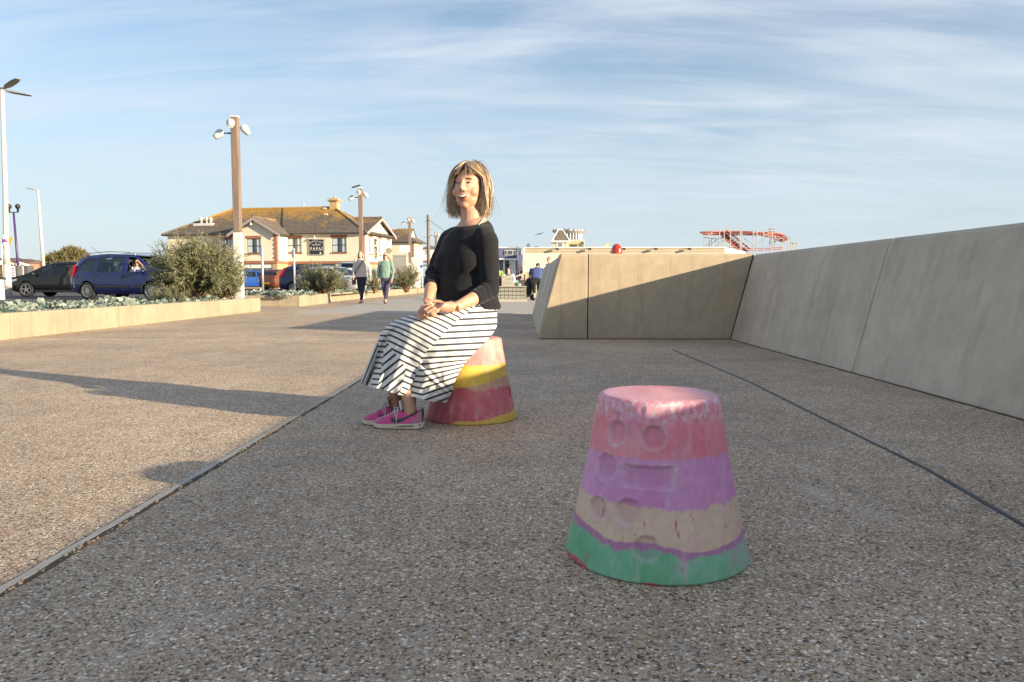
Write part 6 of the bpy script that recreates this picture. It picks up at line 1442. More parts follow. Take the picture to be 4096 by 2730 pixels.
# face, laid over the skin
bv = BVHTree.FromPolygons([v_.co for v_ in bme.vertices], [tuple(p.vertices) for p in bme.polygons])
def drape(r, u, off=.0012):
    o = Hd(r, .25, u); hit = bv.ray_cast(o, -hf); p = hit[0] if hit[0] else Hd(r, .09, u); return p + hf*off
def patch(name, mat, fn, nr=9, nu=5, off=.0012):
    """fn(s, t) -> (r, u), s and t in 0..1"""
    mb = MB(); vs = [drape(*fn(i/nr, j/nu), off) for j in range(nu+1) for i in range(nr+1)]
    mb.add(vs, [(j*(nr+1)+i, j*(nr+1)+i+1, (j+1)*(nr+1)+i+1, (j+1)*(nr+1)+i) for j in range(nu) for i in range(nr)]); return mb.build(name, mat, wo, True)
M_LIP = simple('lip pink', (.52,.21,.165), .4, var=.1); M_MOUTH = simple('mouth shadow', (.06,.015,.012), .6, var=.1); M_TOOTH = simple('teeth', (.76,.72,.64), .25, var=.04); M_EYEW = simple('eye white', (.44,.39,.36), .2, var=.05); M_IRIS = simple('dark iris', (.035,.022,.015), .1, var=.1); M_BROW = simple('brown brow', (.14,.075,.04), .8, var=.2)
def smile(w, top, bot, cy=-.053, curve=.0075):
    def f(s, t):
        r = (s-.5)*2*w; e = max(0, 1-(2*s-1)**2)**.6; b0 = cy + curve*(2*s-1)**2; return r, b0 + (bot + (top-bot)*t)*e
    return f
patch('lips', M_LIP, smile(.032, .0085, -.0190), 14, 6, .0010); patch('mouth', M_MOUTH, smile(.0275, .0045, -.0125), 14, 5, .0022); patch('teeth', M_TOOTH, smile(.0250, .0036, -.0062), 14, 4, .0036)
for s in (-1, 1):
    cx = s*.031; cy = .014
    patch('eye', M_EYEW, lambda a, t: (cx + (a-.5)*.027, cy + (t-.5)*.0095*math.sin(pi*min(.98, max(.02, a)))), 8, 4, .0012)
    patch('iris', M_IRIS, lambda a, t: (cx - .001 + (a-.5)*.0115, cy + (t-.5)*.0098*math.sin(pi*(.15+.7*a))), 6, 4, .0024)
    patch('eyelid', M_BROW, lambda a, t: (cx + (a-.5)*.031, cy + .0042*math.sin(pi*a) + (t-.3)*.0036), 8, 2, .0022)
    patch('eyebrow', M_BROW, lambda a, t: (cx + s*(a-.5)*.034, cy + .0175 + .006*math.sin(pi*(.15+.7*a)) - .005*(a-.4) + (t-.5)*.0055*(1-.5*a)), 9, 3, .0016)
    patch('smile_line', simple('smile crease', (.40,.17,.11), .6, var=.1), lambda a, t: (s*(.020 + .018*math.sin(a*1.5)), -.026 - a*.030 + (t-.5)*.0004), 7, 1, .0004) if False else None
# hair: a bob with swept fringe
M_HAIR, nt, b = newmat('highlighted hair'); setin(b, Roughness=.42); b.inputs['Specular IOR Level'].default_value = .55
at = nd(nt, 'ShaderNodeAttribute', attribute_name='tint'); n1 = noise(nt, coords(nt), 55, 4)
c = ramp(nt, math_(nt, 'ADD', math_(nt, 'MULTIPLY', at.outputs['Fac'], .8), math_(nt, 'MULTIPLY', n1, .2)), [(.05, (.085,.055,.036)), (.3, (.20,.135,.085)), (.55, (.38,.28,.18)), (.8, (.60,.46,.30)), (1, (.72,.60,.45))]); nt.links.new(c, b.inputs['Base Color'])
rg = np.random.default_rng(12); strands = []; loose = []
def hair_path(phi0, th0, length, lift, curl, wob):
    """from the crown over the head and down; phi measured from the face, + to her left (image right)"""
    pts = []; th = th0; n = 16; phase = rg.uniform(0, 6)
    z_end = length; p_last = None
    for i in range(n):
        t = i/(n-1); th_i = th0 + (1.62-th0)*min(1, t/.55)
        ph = phi0
        if abs(phi0) < 1.26:                       # swept off the forehead to either side
            sgn = 1 if phi0 >= -.12 else -1; tgt = sgn*(1.24 + .10*abs(phi0)); ph = phi0 + (tgt-phi0)*min(1, (t/.42))**1.25
        rr_, rf, ru = .088+lift, (.101 if math.cos(ph) < 0 else .094)+lift, .098+lift
        base = np.array([math.sin(ph)*rr_*math.sin(th_i), -.008 + math.cos(ph)*rf*math.sin(th_i), .022 + ru*math.cos(th_i)])
        if t > .55:
            q = (t-.55)/.45; base[2] = (.022 + ru*math.cos(1.62)) - q*z_end; out = .010*math.sin(q*2.2) + curl*q*q
            base[0] += math.sin(ph)*out; base[1] += math.cos(ph)*out*.8
        w = wob*t; base[0] += w*math.sin(phase + t*7); base[1] += w*math.cos(phase*1.7 + t*6)
        pts.append(tuple(Hd(*base)))
    return pts
for k in range(4200):
    phi = rg.uniform(-pi, pi); th0 = abs(rg.normal(.05, .30)); lift = rg.uniform(-.002, .016); ln = rg.uniform(.055, .178)
    if abs(phi) < 1.24: th0 = rg.uniform(.12, .55); ln = rg.uniform(.09, .175)
    cl = (mnoise.noise(Vector((phi*7.5, 3.1, lift*60)))*.75 + .5); tn = np.clip(.07 + .85*cl + rg.normal(0, .15) + (.16 if abs(phi) < 1.5 else -.02) + lift*8, 0, 1)
    strands.append((hair_path(phi, th0, ln, lift, rg.uniform(-.060, .006), rg.uniform(.003, .011)), tn))
for k in range(190):                                 # fringe falling to either side of the parting
    sg = 1 if rg.uniform() < .62 else -1; ph0 = -.10 + sg*rg.uniform(.0, .25); ph1 = -.10 + sg*rg.uniform(.30, .95); th1 = rg.uniform(.72, 1.16) + .20*abs(ph1); lf = rg.uniform(.002, .012); pts = []
    for t in np.linspace(0, 1, 12):
        th = .25 + (th1-.25)*t; ph = ph0 + (ph1-ph0)*t**1.3; pts.append(tuple(Hd(math.sin(ph)*(.078+lf)*math.sin(th), -.008 + math.cos(ph)*(.094+lf)*math.sin(th), .022 + (.096+lf)*math.cos(th))))
    strands.append((pts, np.clip(rg.normal(.55, .2), 0, 1)))
for k in range(9):                                   # a few loose hairs lifted by the wind
    p0 = np.array([rg.uniform(-.02, .03), rg.uniform(-.04, .01), .112]); wd = rg.uniform(.05, .10); hg = rg.uniform(.012, .045)
    loose.append(([tuple(Hd(*(p0 + np.array([wd*t**.8, -.02*t, hg*math.sin(pi*t**.6) - .03*t*t])))) for t in np.linspace(0, 1, 12)], .1))
for k in range(90):                                  # stray hairs off the outline
    ph_ = rg.uniform(-pi, pi); loose.append((hair_path(ph_ if abs(ph_) > 1.3 else math.copysign(1.4, ph_), rg.uniform(.1, .5), rg.uniform(.09, .17), rg.uniform(.014, .026), rg.uniform(-.03, .05), rg.uniform(.008, .02)), rg.uniform(.2, .8)))
for k in range(14):                                  # flicks at the tips on her right
    p0 = np.array([-.085, .01, -.10 + rg.uniform(-.02, .02)]); loose.append(([tuple(Hd(*(p0 + np.array([-.035*t, .01*t, -.02*t + .012*t*t])*rg.uniform(.6, 1.3)))) for t in np.linspace(0, 1, 6)], .3))
link('loose_hair', hair_mesh('loose_hair', loose, M_HAIR, .0009), wo)
hm = hair_mesh('hair', strands, M_HAIR, .0017); ho = link('hair', hm, wo)
cap = MB(); cap.ell(Hd(0, -.034, .032), hr*.083, hf*.082, hu*.096, 20, 14); cap.ell(Hd(0, -.050, -.035), hr*.080, hf*.052, hu*.076, 18, 12)
for s in (-1, 1): cap.ell(Hd(s*.070, -.014, -.040), hr*.018, hf*.034, hu*.075, 14, 10)
cm = setmat(fuse(cap, .006, 3, .5, 'hair_under'), simple('under hair', (.15,.09,.05), .7, var=.3, vs=60)); link('hair_under', cm, wo)
# black top
top_ = MB()
tr = [(1888, 893, .092, .070), (1885, 902, .114, .080), (1881, 922, .142, .090), (1876, 955, .165, .102), (1868, 1000, .163, .116), (1862, 1050, .157, .124), (1868, 1095, .150, .120), (1862, 1145, .158, .132), (1868, 1195, .170, .142), (1874, 1226, .178, .147), (1875, 1238, .176, .146)]
top_.loft([torso_ring(*t, tl=(.30 if t[1] < 910 else .2 if t[1] < 945 else .08 if t[1] < 960 else 0)) for t in tr])
for s in (-1, 1):
    c = T3(1866, 1040) + U_*(s*.072) + Fw*.050; top_.ell(c, U_*.090, Fw*.074, UP*.082 - Fw*.018, 18, 12)
bc = T3(1862, 1172) + Fw*.048; top_.ell(bc, U_*.13, Fw*.078, UP*.085, 18, 12)
def sleeve(mb, a, b_, c, t, r0, r1, r2, r3):
    mb.ell(a, (r0*1.06, 0, 0), (0, r0*1.04, 0), (0, 0, r0*1.04), 16, 10); mb.tube([a, a.lerp(b_, .5), b_], [r0*1.02, (r0+r1)/2*1.05, r1], 18); mb.ell(b_, (r1*1.02, 0, 0), (0, r1, 0), (0, 0, r1), 14, 10); mb.tube([b_, b_.lerp(c, t*.5), b_.lerp(c, t)], [r1, r2, r3], 18)
sleeve(top_, shN, elN, wrN, .50, .053, .046, .044, .041); sleeve(top_, shF, elF, wrF, .50, .052, .045, .043, .039)
top_.tube([T3(1888, 930) + U_*.07, (T3(1888, 930) + U_*.07).lerp(shN, .5) + UP*.006, shN], [.048, .052, .055], 16); top_.tube([T3(1880, 938) - U_*.07, (T3(1880, 938) - U_*.07).lerp(shF, .5) + UP*.006, shF], [.048, .052, .055], 16)
tm = fuse(top_, .0056, 22, .5, 'top')
adir = (wrN-elN).normalized(); fdir = (wrF-elF).normalized()
def wrinkle(p):
    d = .0016*mnoise.noise(p*26) + .0022*mnoise.noise(Vector((p.x*9, p.y*9, p.z*30)))
    s = (p-elN).dot(adir); q = (p-elN-adir*s).length
    if -.03 < s < .12 and q < .075: d += .0026*math.sin(s*170 + 3*mnoise.noise(p*18))*max(0, 1-abs(s-.045)/.075)
    s = (p-elF).dot(fdir); q = (p-elF-fdir*s).length
    if -.03 < s < .12 and q < .075: d += .0025*math.sin(s*160 + 3*mnoise.noise(p*18))*max(0, 1-abs(s-.045)/.075)
    zz = p.z - PZ(1085, TY)
    if abs(zz) < .09 and (p - T3(1862, 1085)).dot(U_) < .16: d += .0035*math.sin(zz*95 + 4*mnoise.noise(p*7))*math.exp(-(zz/.05)**2)
    return d
displace(tm, wrinkle)
M_BLKTOP = cloth('charcoal black jersey', (.014,.0145,.018), .95, .15, 40, .10)
link('top', setmat(tm, M_BLKTOP), wo)
M_STRAP = simple('mint strap', (.42,.60,.58), .7, var=.05)
st = MB(); q = [P(1915, 905, 3.845), P(1923, 893, 3.845), P(1931, 882, 3.86), P(1936, 872, 3.90)]
def skin_at(px, py, off=.003):
    d = ray(px, py); h = bv.ray_cast(CAM, d.normalized()); return (h[0] - d.normalized()*off) if h[0] else None
sp = [skin_at(px, py) for px, py in ((1908, 908), (1916, 898), (1925, 887), (1930, 880), (1934, 874))]; sp = [p for p in sp if p]
if len(sp) > 2: st.tube(sp, [(.0085, .003)]*len(sp), 8); st.build('strap', M_STRAP, wo, True)
# ---- striped skirt
ST = [ (0.00, 1800, 1203, 1990, 1203, 3.86, 3.97, .145, 0), (.06, 1745, 1234, 1988, 1262, 3.80, 3.95, .170, 0), (.13, 1700, 1249, 1986, 1308, 3.77, 3.92, .180, 0), (.22, 1652, 1260, 1957, 1353, 3.76, 3.84, .185, 0),
       (.33, 1608, 1272, 1908, 1403, 3.75, 3.745, .165, 2), (.44, 1570, 1289, 1860, 1456, 3.75, 3.71, .150, 4), (.54, 1538, 1314, 1830, 1505, 3.75, 3.70, .135, 6), (.65, 1511, 1357, 1814, 1548, 3.76, 3.70, .128, 9), (.77, 1487, 1413, 1803, 1578, 3.77, 3.71, .125, 12), (.89, 1464, 1472, 1795, 1595, 3.78, 3.72, .130, 14), (1.0, 1443, 1528, 1788, 1606, 3.78, 3.73, .135, 15)]
ta = np.array([s[0] for s in ST]); cols = [np.array([s[k] for s in ST]) for k in range(1, 9)]
def smoothstep_interp(t, y):
    # Catmull-Rom through the stations
    k = int(np.clip(np.searchsorted(ta, t) - 1, 0, len(ta)-2)); u = (t-ta[k])/(ta[k+1]-ta[k]); p0, p1, p2, p3 = y[max(k-1, 0)], y[k], y[k+1], y[min(k+2, len(ta)-1)]
    m1 = (p2-p0)/(ta[k+1]-ta[max(k-1, 0)])*(ta[k+1]-ta[k]); m2 = (p3-p1)/(ta[min(k+2, len(ta)-1)]-ta[k])*(ta[k+1]-ta[k]); return (2*u**3-3*u**2+1)*p1 + (u**3-2*u**2+u)*m1 + (-2*u**3+3*u**2)*p2 + (u**3-u**2)*m2
NT, NP = 190, 260
def gau(x, c, w): return math.exp(-((x-c)/w)**2)
V = []; PXY = []
for i in range(NT+1):
    t = i/NT; Tx, Ty_, Bx, By, YT, YB, w, bow = [smoothstep_interp(t, c) for c in cols]
    for j in range(NP):
        a = 2*pi*j/NP                      # 0 at T (front), pi at B (back); near side 0..pi
        ca, sa = math.cos(a), math.sin(a); ex = .85 if sa > 0 else 1.0
        cx = math.copysign(abs(ca)**ex, ca); sx = math.copysign(abs(sa)**.80, sa)
        f = (1-cx)/2; px = Tx + (Bx-Tx)*f; py = Ty_ + (By-Ty_)*f + bow*sx; Y = YT + (YB-YT)*f - w*sx
        deg = math.degrees(a)
        if sa > -.2:
            k = max(0, t-.36)/.64
            d = 0
            d -= .050*gau(deg, 42 - 6*t, 9)*min(1, k*2.4)            # gap between the two legs
            d += .020*gau(deg, 66, 13)*min(1, k*2)
            d += k**1.3*(.017*math.sin(math.radians(deg)*11 + 1.3*math.sin(t*5)) + .010*math.sin(math.radians(deg)*23 + 2 + 3*t))*(.35 + .65*(deg < 120))
            d += .010*max(0, t-.25)*math.sin((deg-60)*.075 + t*16)*(1 if deg > 90 else .3)
            d += .006*mnoise.noise(Vector((deg*.045, t*9, 1.7))) + .004*mnoise.noise(Vector((deg*.11, t*22, 5.7)))*(t > .2)
            d += -.014*gau(t, .60 + (deg-90)*.0016, .018)*(deg > 95) + .012*gau(t, .64 + (deg-90)*.0016, .02)*(deg > 95)
            Y -= d
            if t > .93: py += 3.0*math.sin(math.radians(deg)*9 + 1)*(t-.93)/.07
        V.append(P(px, py, Y)); PXY.append((px, py))
F = [(i*NP+j, i*NP+(j+1) % NP, (i+1)*NP+(j+1) % NP, (i+1)*NP+j) for i in range(NT) for j in range(NP)]
sy = [1225, 1305, 1392, 1432, 1480, 1530, 1610]; sx_ = [1902, 1806, 1721, 1682, 1673, 1650, 1612]
tey = [smoothstep_interp(t, cols[1]) for t in np.linspace(0, 1, 40)]; tex = [smoothstep_interp(t, cols[0]) for t in np.linspace(0, 1, 40)]
def region(px, py):
    if px > np.interp(py, sy, sx_): return 'A'
    if py > 1335:
        cl = np.interp(py, [1335, 1407, 1552], [1520, 1508, 1483]); cr = np.interp(py, [1335, 1407, 1552], [1553, 1535, 1512])
        if px < cl: return 'L'
        if px < cr: return 'C'
        if px < np.interp(py, [1335, 1375, 1475, 1570], [1540, 1553, 1625, 1602]): return 'D'
    return 'B'
def phase(rg_, px, py):
    if rg_ == 'A':
        c = py
        for _ in range(4):
            k = .05 + .30*min(1, max(0, (c-1440)/110)); k2 = -.25*min(1, max(0, (c-1480)/80)); c = py + (k*(px-1690) if px > 1690 else k2*(px-1690)*-1*-1)
        return c/24.5
    if rg_ == 'B':
        te = np.interp(px, tex[::-1], tey[::-1]); kk = .58 - .16*min(1, max(0, (py - 1330 - .45*(px-1600))/170)); return (py - kk*(px-1700) - 26*math.exp(-max(0, py-te)/34))/25.0
    if rg_ == 'C': return (py - .08*px)/22.0
    if rg_ == 'L': return (px*.93 + py*.38)/20.0
    if rg_ == 'D': return (py*.78 + .62*px)/25.0
    return (py - .22*(px-1600))/24.0
me = bpy.data.meshes.new('skirt'); me.from_pydata([tuple(v_) for v_ in V], [], F)
ph = np.empty(len(F)*4, dtype=np.float32)
for fi, f in enumerate(F):
    mx_ = sum(PXY[k][0] for k in f)/4; my_ = sum(PXY[k][1] for k in f)/4; rgn = region(mx_, my_)
    for q, k in enumerate(f): ph[fi*4+q] = phase(rgn, *PXY[k])
me.attributes.new('phase', 'FLOAT', 'CORNER').data.foreach_set('value', ph); me.polygons.foreach_set('use_smooth', [True]*len(F))
M_SKIRT, nt, b = newmat('white jersey with navy stripes'); setin(b, Roughness=.9); b.inputs['Sheen Weight'].default_value = .15; b.inputs['Specular IOR Level'].default_value = .2
at = nd(nt, 'ShaderNodeAttribute', attribute_name='phase'); fr = math_(nt, 'FRACT', math_(nt, 'ADD', at.outputs['Fac'], math_(nt, 'MULTIPLY', math_(nt, 'SUBTRACT', noise(nt, coords(nt), 260, 2), .5), .05)))
tri = math_(nt, 'ABSOLUTE', math_(nt, 'SUBTRACT', fr, .5)); mr = nd(nt, 'ShaderNodeMapRange'); setin(mr, From_Min=.155, From_Max=.19, To_Min=1.0, To_Max=0.0); nt.links.new(tri, mr.inputs[0])
c = mixc(nt, mr.outputs[0], ramp(nt, noise(nt, coords(nt), 14, 4), [(.3, (.68,.66,.62)), (.7, (.76,.74,.70))]), ramp(nt, noise(nt, coords(nt), 300, 2), [(.3, (.022,.028,.048)), (.7, (.06,.07,.10))])); nt.links.new(c, b.inputs['Base Color']); bump(nt, b, noise(nt, coords(nt), 350, 2), .1, .002)
me.materials.append(M_SKIRT); so_ = link('skirt', me, wo); md = so_.modifiers.new('thick', 'SOLIDIFY'); md.thickness = .0022; md.offset = 1
# ---- trainers
M_PINKS = cloth('pink nylon', (.62,.085,.26), .65, .08, 40, .2); M_MAUVE = cloth('mauve suede', (.42,.17,.24), .9, .12, 60, .5); M_SOLE = simple('cream foam sole', (.62,.55,.40), .7, var=.08, vs=40); M_TREAD = simple('navy tread', (.03,.035,.06), .8, var=.1); M_GREEN = simple('dark green leather', (.015,.045,.035), .45, var=.1); M_LACE = simple('grey white lace', (.55,.55,.53), .8, var=.1, vs=80); M_SOCK = cloth('grey sock', (.42,.45,.50), .95)
def shoe(heel, toe, ank, near=True):
    heel, toe = Vector(heel), Vector(toe); d = toe-heel; L_ = d.length; d.normalize(); s = Vector((-d.y, d.x, 0))
    if s.y > 0: s = -s                                  # s points to the camera side
    def W(x, y, z): return heel + d*(x*L_) + s*y + UP*z
    root = tag(MB().add([W(0, 0, 0)], []).build('x', M_PINKS), 'x', 'x') if False else None
    hw = lambda x: np.interp(x, [0, .08, .25, .5, .72, .88, .96, 1.0], [.020, .030, .033, .035, .043, .040, .028, .012])
    hh = lambda x: np.interp(x, [0, .06, .18, .30, .42, .55, .70, .84, .95, 1.0], [.092, .096, .080, .078, .092, .084, .062, .052, .042, .028])
    sole = MB(); rings = []
    for x in np.linspace(0, 1, 33):
        w = hw(x) + .004; lift = .010*max(0, (x-.80)/.2)**2 + .004*max(0, (.08-x)/.08); th = .026 - .008*x
        rings.append([W(x, -w, .004+lift), W(x, w, .004+lift), W(x, w*1.03, .004+lift+th*.5), W(x, w, .004+lift+th), W(x, -w, .004+lift+th), W(x, -w*1.03, .004+lift+th*.5)])
    sole.loft(rings); so = sole.build('sole', M_SOLE, wo)
    tr_ = MB()
    for k in range(30):
        x = .03 + .94*k/29; w = hw(x) + .002; lift = .010*max(0, (x-.80)/.2)**2; tr_.obox(W(x, 0, .0022+lift), d*.0026, s*w, UP*.0022)
    stuff(tr_.build('tread', M_TREAD, so))
    ws = MB(); pts = []
    ws.prism([W(.02, hw(.02)+.0055, .019), W(.20, hw(.2)+.0065, .015), W(.52, hw(.52)+.0055, .0125), W(.52, hw(.52)+.0055, .0135), W(.20, hw(.2)+.0065, .023), W(.02, hw(.02)+.0055, .026)], s*.0012); ws.build('sole_wedge', M_GREEN, so)
    up = MB(); NX, NA = 44, 28; vs = []
    for i in range(NX+1):
        x = i/NX; w = hw(x); h = hh(x); z0 = .022 - .006*x + .010*max(0, (x-.8)/.2)**2
        for j in range(NA+1):
            a = pi*j/NA; q = abs(math.cos(a))**.62*math.copysign(1, math.cos(a)); zz = math.sin(a)**.75; wid = w*(1 - .38*zz**2*(x < .62) - .15*zz**3)
            vs.append(W(x + .012*zz*(1 if x < .1 else 0), wid*q, z0 + (h-z0)*zz))
    fs = []; ms = []
    for i in range(NX):
        for j in range(NA):
            x = (i+.5)/NX; a = pi*(j+.5)/NA; z_ = math.sin(a)
            if .10 < x < .40 and abs(math.cos(a)) < .50: continue       # ankle opening
            fs.append((i*(NA+1)+j, i*(NA+1)+j+1, (i+1)*(NA+1)+j+1, (i+1)*(NA+1)+j))
            m_ = 0
            if x > .84 + .10*(z_ < .45): m_ = 1
            elif x < .22 - .20*z_ + .02: m_ = 1
            elif .42 < x < .84 and abs(math.cos(a)) < .42: m_ = 1
            ms.append(m_)
    up.v = [tuple(v_) for v_ in vs]; up.f = fs; up.m = ms
    uo = up.build('shoe_upper', [M_PINKS, M_MAUVE], wo, True); md = uo.modifiers.new('t', 'SOLIDIFY'); md.thickness = .003; md.offset = -1
    ub = BVHTree.FromPolygons([Vector(v_) for v_ in up.v], up.f)
    def side(x, z, sg=1, off=.0016):
        o = W(x, sg*.15, z); h = ub.ray_cast(o, -s*sg); return (h[0] if h[0] else W(x, sg*hw(x), z)) + s*sg*off
    # swoosh on the camera side
    up_e = [(.60, .060), (.565, .050), (.50, .046), (.42, .050), (.30, .062), (.16, .078), (.045, .090)]
    lo_e = [(.60, .060), (.605, .040), (.53, .030), (.43, .034), (.30, .050), (.16, .070), (.045, .088)]
    sw = MB(); n = 26; A_ = []; B_ = []
    for k in range(n+1):
        t = k/n*(len(up_e)-1); i = min(int(t), len(up_e)-2); f = t-i
        a = np.array(up_e[i])*(1-f) + np.array(up_e[i+1])*f; b2 = np.array(lo_e[i])*(1-f) + np.array(lo_e[i+1])*f
        A_.append(side(*a)); B_.append(side(*b2))
    sw.add(A_ + B_, [(k, k+1, n+2+k, n+1+k) for k in range(n)]); sw.build('side_swoosh', M_GREEN, uo, True)
    hl = MB(); hl.tube([W(.0, 0, .060), W(-.008, 0, .080), W(.012, 0, .100)], [(.016, .004)]*3, 8); hl.build('heel_tab', M_GREEN, uo, True)
    tg = MB(); tg.obox(W(.435, 0, .112), (d*.35+UP*.94)*.024 - d*.004, s*.021, (d*.94 - UP*.35)*.003); to = bevel(tg.build('tongue', M_FRW, uo), .002)
    tg = MB(); tg.obox(W(.452, 0, .118), (d*.35+UP*.94)*.008, s*.010, (d*.94 - UP*.35)*.001); tg.build('tongue_badge', M_RED, to)
    lc = MB()
    for k in range(6):
        x = .48 + .055*k; h = hh(x)+.003; wv = .017 - .001*k
        lc.tube([W(x, -wv, h-.008), W(x+.012, 0, h), W(x, wv, h-.008)], .0026, 6); lc.tube([W(x+.028, -wv, hh(x+.028)-.006), W(x+.01, 0, h+.0005), W(x+.028, wv, hh(x+.028)-.006)], .0024, 6)
    for dx_, e in ((.0, .055), (.06, .075)): lc.tube([W(.47, .002, .098), W(.48+dx_, .024, .104), W(.47+dx_, .040, .085), W(.48+dx_*.6, .045, e), W(.49, .046, .028 if dx_ == 0 else .06)], .0026, 6)
    lc.tube([W(.47, -.002, .098), W(.50, -.03, .11), W(.52, -.04, .095), W(.49, -.01, .098)], .0026, 6)
    stuff(lc.build('laces', M_LACE, uo, True))
    sk = MB(); sk.tube([Vector(ank) + Vector((0, 0, -.012)), Vector(ank) - Vector((0, 0, .05))], [.0395, .043], 18); sk.build('sock', M_SOCK, wo, True)
hN, tN = G(1688, 1722), G(1489, 1716)
shoe((hN.x, hN.y + .042, 0), (tN.x, tN.y + .042, 0), P(1640, 1650, 3.665) - Vector((0, 0, .012)))
hF, tF = G(1628, 1700), G(1443, 1702)
shoe((hF.x, hF.y + .035, 0), (tF.x, tF.y + .035, 0), P(1582, 1635, 3.80) - Vector((0, 0, .012)))
# ================================================================== other people
def figure(loc, rz, label, J, shirt, trouser, hairm, skin, vox=.011, sleeve=.95, leg=.97, w=(.185, .155, .175), d=(.105, .115, .12), shoe=None, hair='bob', fwd=(0, -1, 0), name='person', glasses=False, group=None):
    """loc: foot point; J: joints in metres, facing -Y"""
    root = empty(name, loc, label, 'person', group, rz=rz); J = {k: Vector(v_) for k, v_ in J.items()}; fw = Vector(fwd).normalized(); side_ = Vector((1, 0, 0))
    ax = (J['chest']-J['pelvis']).normalized(); fr = side_.cross(ax).normalized()
    if fr.dot(fw) < 0: fr = -fr
    hd = J['head']; hw_ = fw; hs = UP.cross(hw_).normalized(); hz = hw_.cross(hs).normalized()
    if hz.z < 0: hz = -hz
    def H_(r, f, u): return hd + hs*r + hw_*f + hz*u
    b = MB(); b.ell(H_(0, -.012, .025), hs*.072, hw_*.090, hz*.085, 14, 10); b.ell(H_(0, .018, -.018), hs*.060, hw_*.070, hz*.092, 14, 10); b.ell(H_(0, .045, -.075), hs*.035, hw_*.035, hz*.030, 10, 8); b.tube([H_(0, .082, .02), H_(0, .108, -.02)], [.010, .014], 8)
    nb = J['neck']; b.tube([H_(0, -.015, -.06), nb + (hd-nb)*.25, nb], [.050, .052, .062], 12)
    b.loft([ringu(J['pelvis'], side_*w[2]*.85, fr*d[2]*.85, 14), ringu(J['pelvis'].lerp(J['chest'], .5), side_*w[1]*.85, fr*d[1]*.85, 14), ringu(J['chest'], side_*w[0]*.85, fr*d[0]*.85, 14), ringu(nb, side_*.08, fr*.07, 14)])
    t = MB(); t.loft([ringu(J['pelvis'] - ax*.05, side_*(w[2]+.012), fr*(d[2]+.012), 18, 2.3), ringu(J['pelvis'] + ax*.06, side_*(w[2]+.004), fr*(d[2]+.01), 18, 2.3), ringu(J['pelvis'].lerp(J['chest'], .5), side_*w[1], fr*d[1], 18, 2.3), ringu(J['chest'], side_*w[0], fr*d[0], 18, 2.3), ringu(J['chest'].lerp(nb, .6), side_*w[0]*.82, fr*d[0]*.85, 18, 2.2), ringu(nb, side_*.085, fr*.075, 18)])
    for s in 'LR':
        if 'sh'+s not in J: continue
        a, e, wr = J['sh'+s], J['el'+s], J['wr'+s]; b.tube([a, e], [.042, .036], 10); b.tube([e, e.lerp(wr, .4), wr], [.036, .036, .024], 10)
        hdn = (wr-e).normalized(); b.loft([ringu(wr, side_*.020, fw*.024, 10), ringu(wr + hdn*.05, side_*.018, fw*.042, 10), ringu(wr + hdn*.09, side_*.014, fw*.040, 10)])
        for k in range(4): o = wr + hdn*.085 + fw*(.030-.020*k); b.tube([o, o + hdn*.045 - side_*0, o + hdn*(.075 - .008*abs(k-1)) + fw*.004], [.0105, .010, .008], 6)
        b.tube([wr + hdn*.03 + fw*.035, wr + hdn*.07 + fw*.058, wr + hdn*.10 + fw*.052], [.012, .011, .008], 6)
        t.ell(a, (.062, 0, 0), (0, .060, 0), (0, 0, .062), 12, 8)
        L1, L2 = (e-a).length, (wr-e).length; cut = sleeve*(L1+L2)
        if cut <= L1: t.tube([a, a.lerp(e, cut/L1)], [.060, .062], 12)
        else: t.tube([a, a.lerp(e, .5), e], [.060, .056, .052], 12); t.ell(e, (.052, 0, 0), (0, .052, 0), (0, 0, .052), 10, 8); t.tube([e, e.lerp(wr, (cut-L1)/L2)], [.050, .040], 12)
    tr_ = None
    if 'hipL' in J:
        tr_ = MB(); tr_.loft([ringu(J['pelvis'] + ax*.05, side_*(w[2]-.008), fr*(d[2]-.006), 18, 2.3), ringu(J['pelvis'] - ax*.06, side_*(w[2]+.002), fr*(d[2]), 18, 2.3), ringu(J['pelvis'] - ax*.14, side_*(w[2]-.02), fr*(d[2]-.02), 18, 2.3)])
        for s in 'LR':
            h, k, a = J['hip'+s], J['kn'+s], J['an'+s]; b.tube([h, k], [.065, .050], 12); b.tube([k, k.lerp(a, .35), a, a - (0, 0, .0) if False else a], [.048, .050, .036, .036][:4], 12)
            ft = J.get('ft'+s, a + fw*.15 - UP*.05); b.tube([a, a.lerp(ft, .45) - UP*.015, ft], [.036, .034, .022], 10)
            L1, L2 = (k-h).length, (a-k).length; cut = leg*(L1+L2)
            if cut <= L1: tr_.tube([h, h.lerp(k, cut/L1)], [.092, .088], 14)
            else: tr_.tube([h, h.lerp(k, .5), k], [.090, .080, .064], 14); tr_.ell(k, (.062, 0, 0), (0, .064, 0), (0, 0, .062), 10, 8); tr_.tube([k, k.lerp(a, .5), k.lerp(a, min(1, (cut-L1)/L2))], [.062, .058, .056], 14)
            if shoe is not None:
                sm = MB(); q = (ft-a); q.z = 0; q = q.normalized() if q.length > .01 else fw; sd = Vector((-q.y, q.x, 0)); zf = min(ft.z, a.z-.05)
                base_ = Vector((a.x, a.y, zf-.022))
                sm.loft([ringu(base_ - q*.065 + UP*.028, sd*.026, UP*.028, 10), ringu(base_ - q*.02 + UP*.040, sd*.036, UP*.040, 10), ringu(base_ + q*.08 + UP*.034, sd*.042, UP*.034, 10), ringu(base_ + q*.15 + UP*.026, sd*.044, UP*.026, 10), ringu(base_ + q*.185 + UP*.018, sd*.025, UP*.016, 10)]); sm.build('shoe', shoe, root, True, False)
    link('body', setmat(fuse(b, vox*.8, 3, .5), skin), root, False)
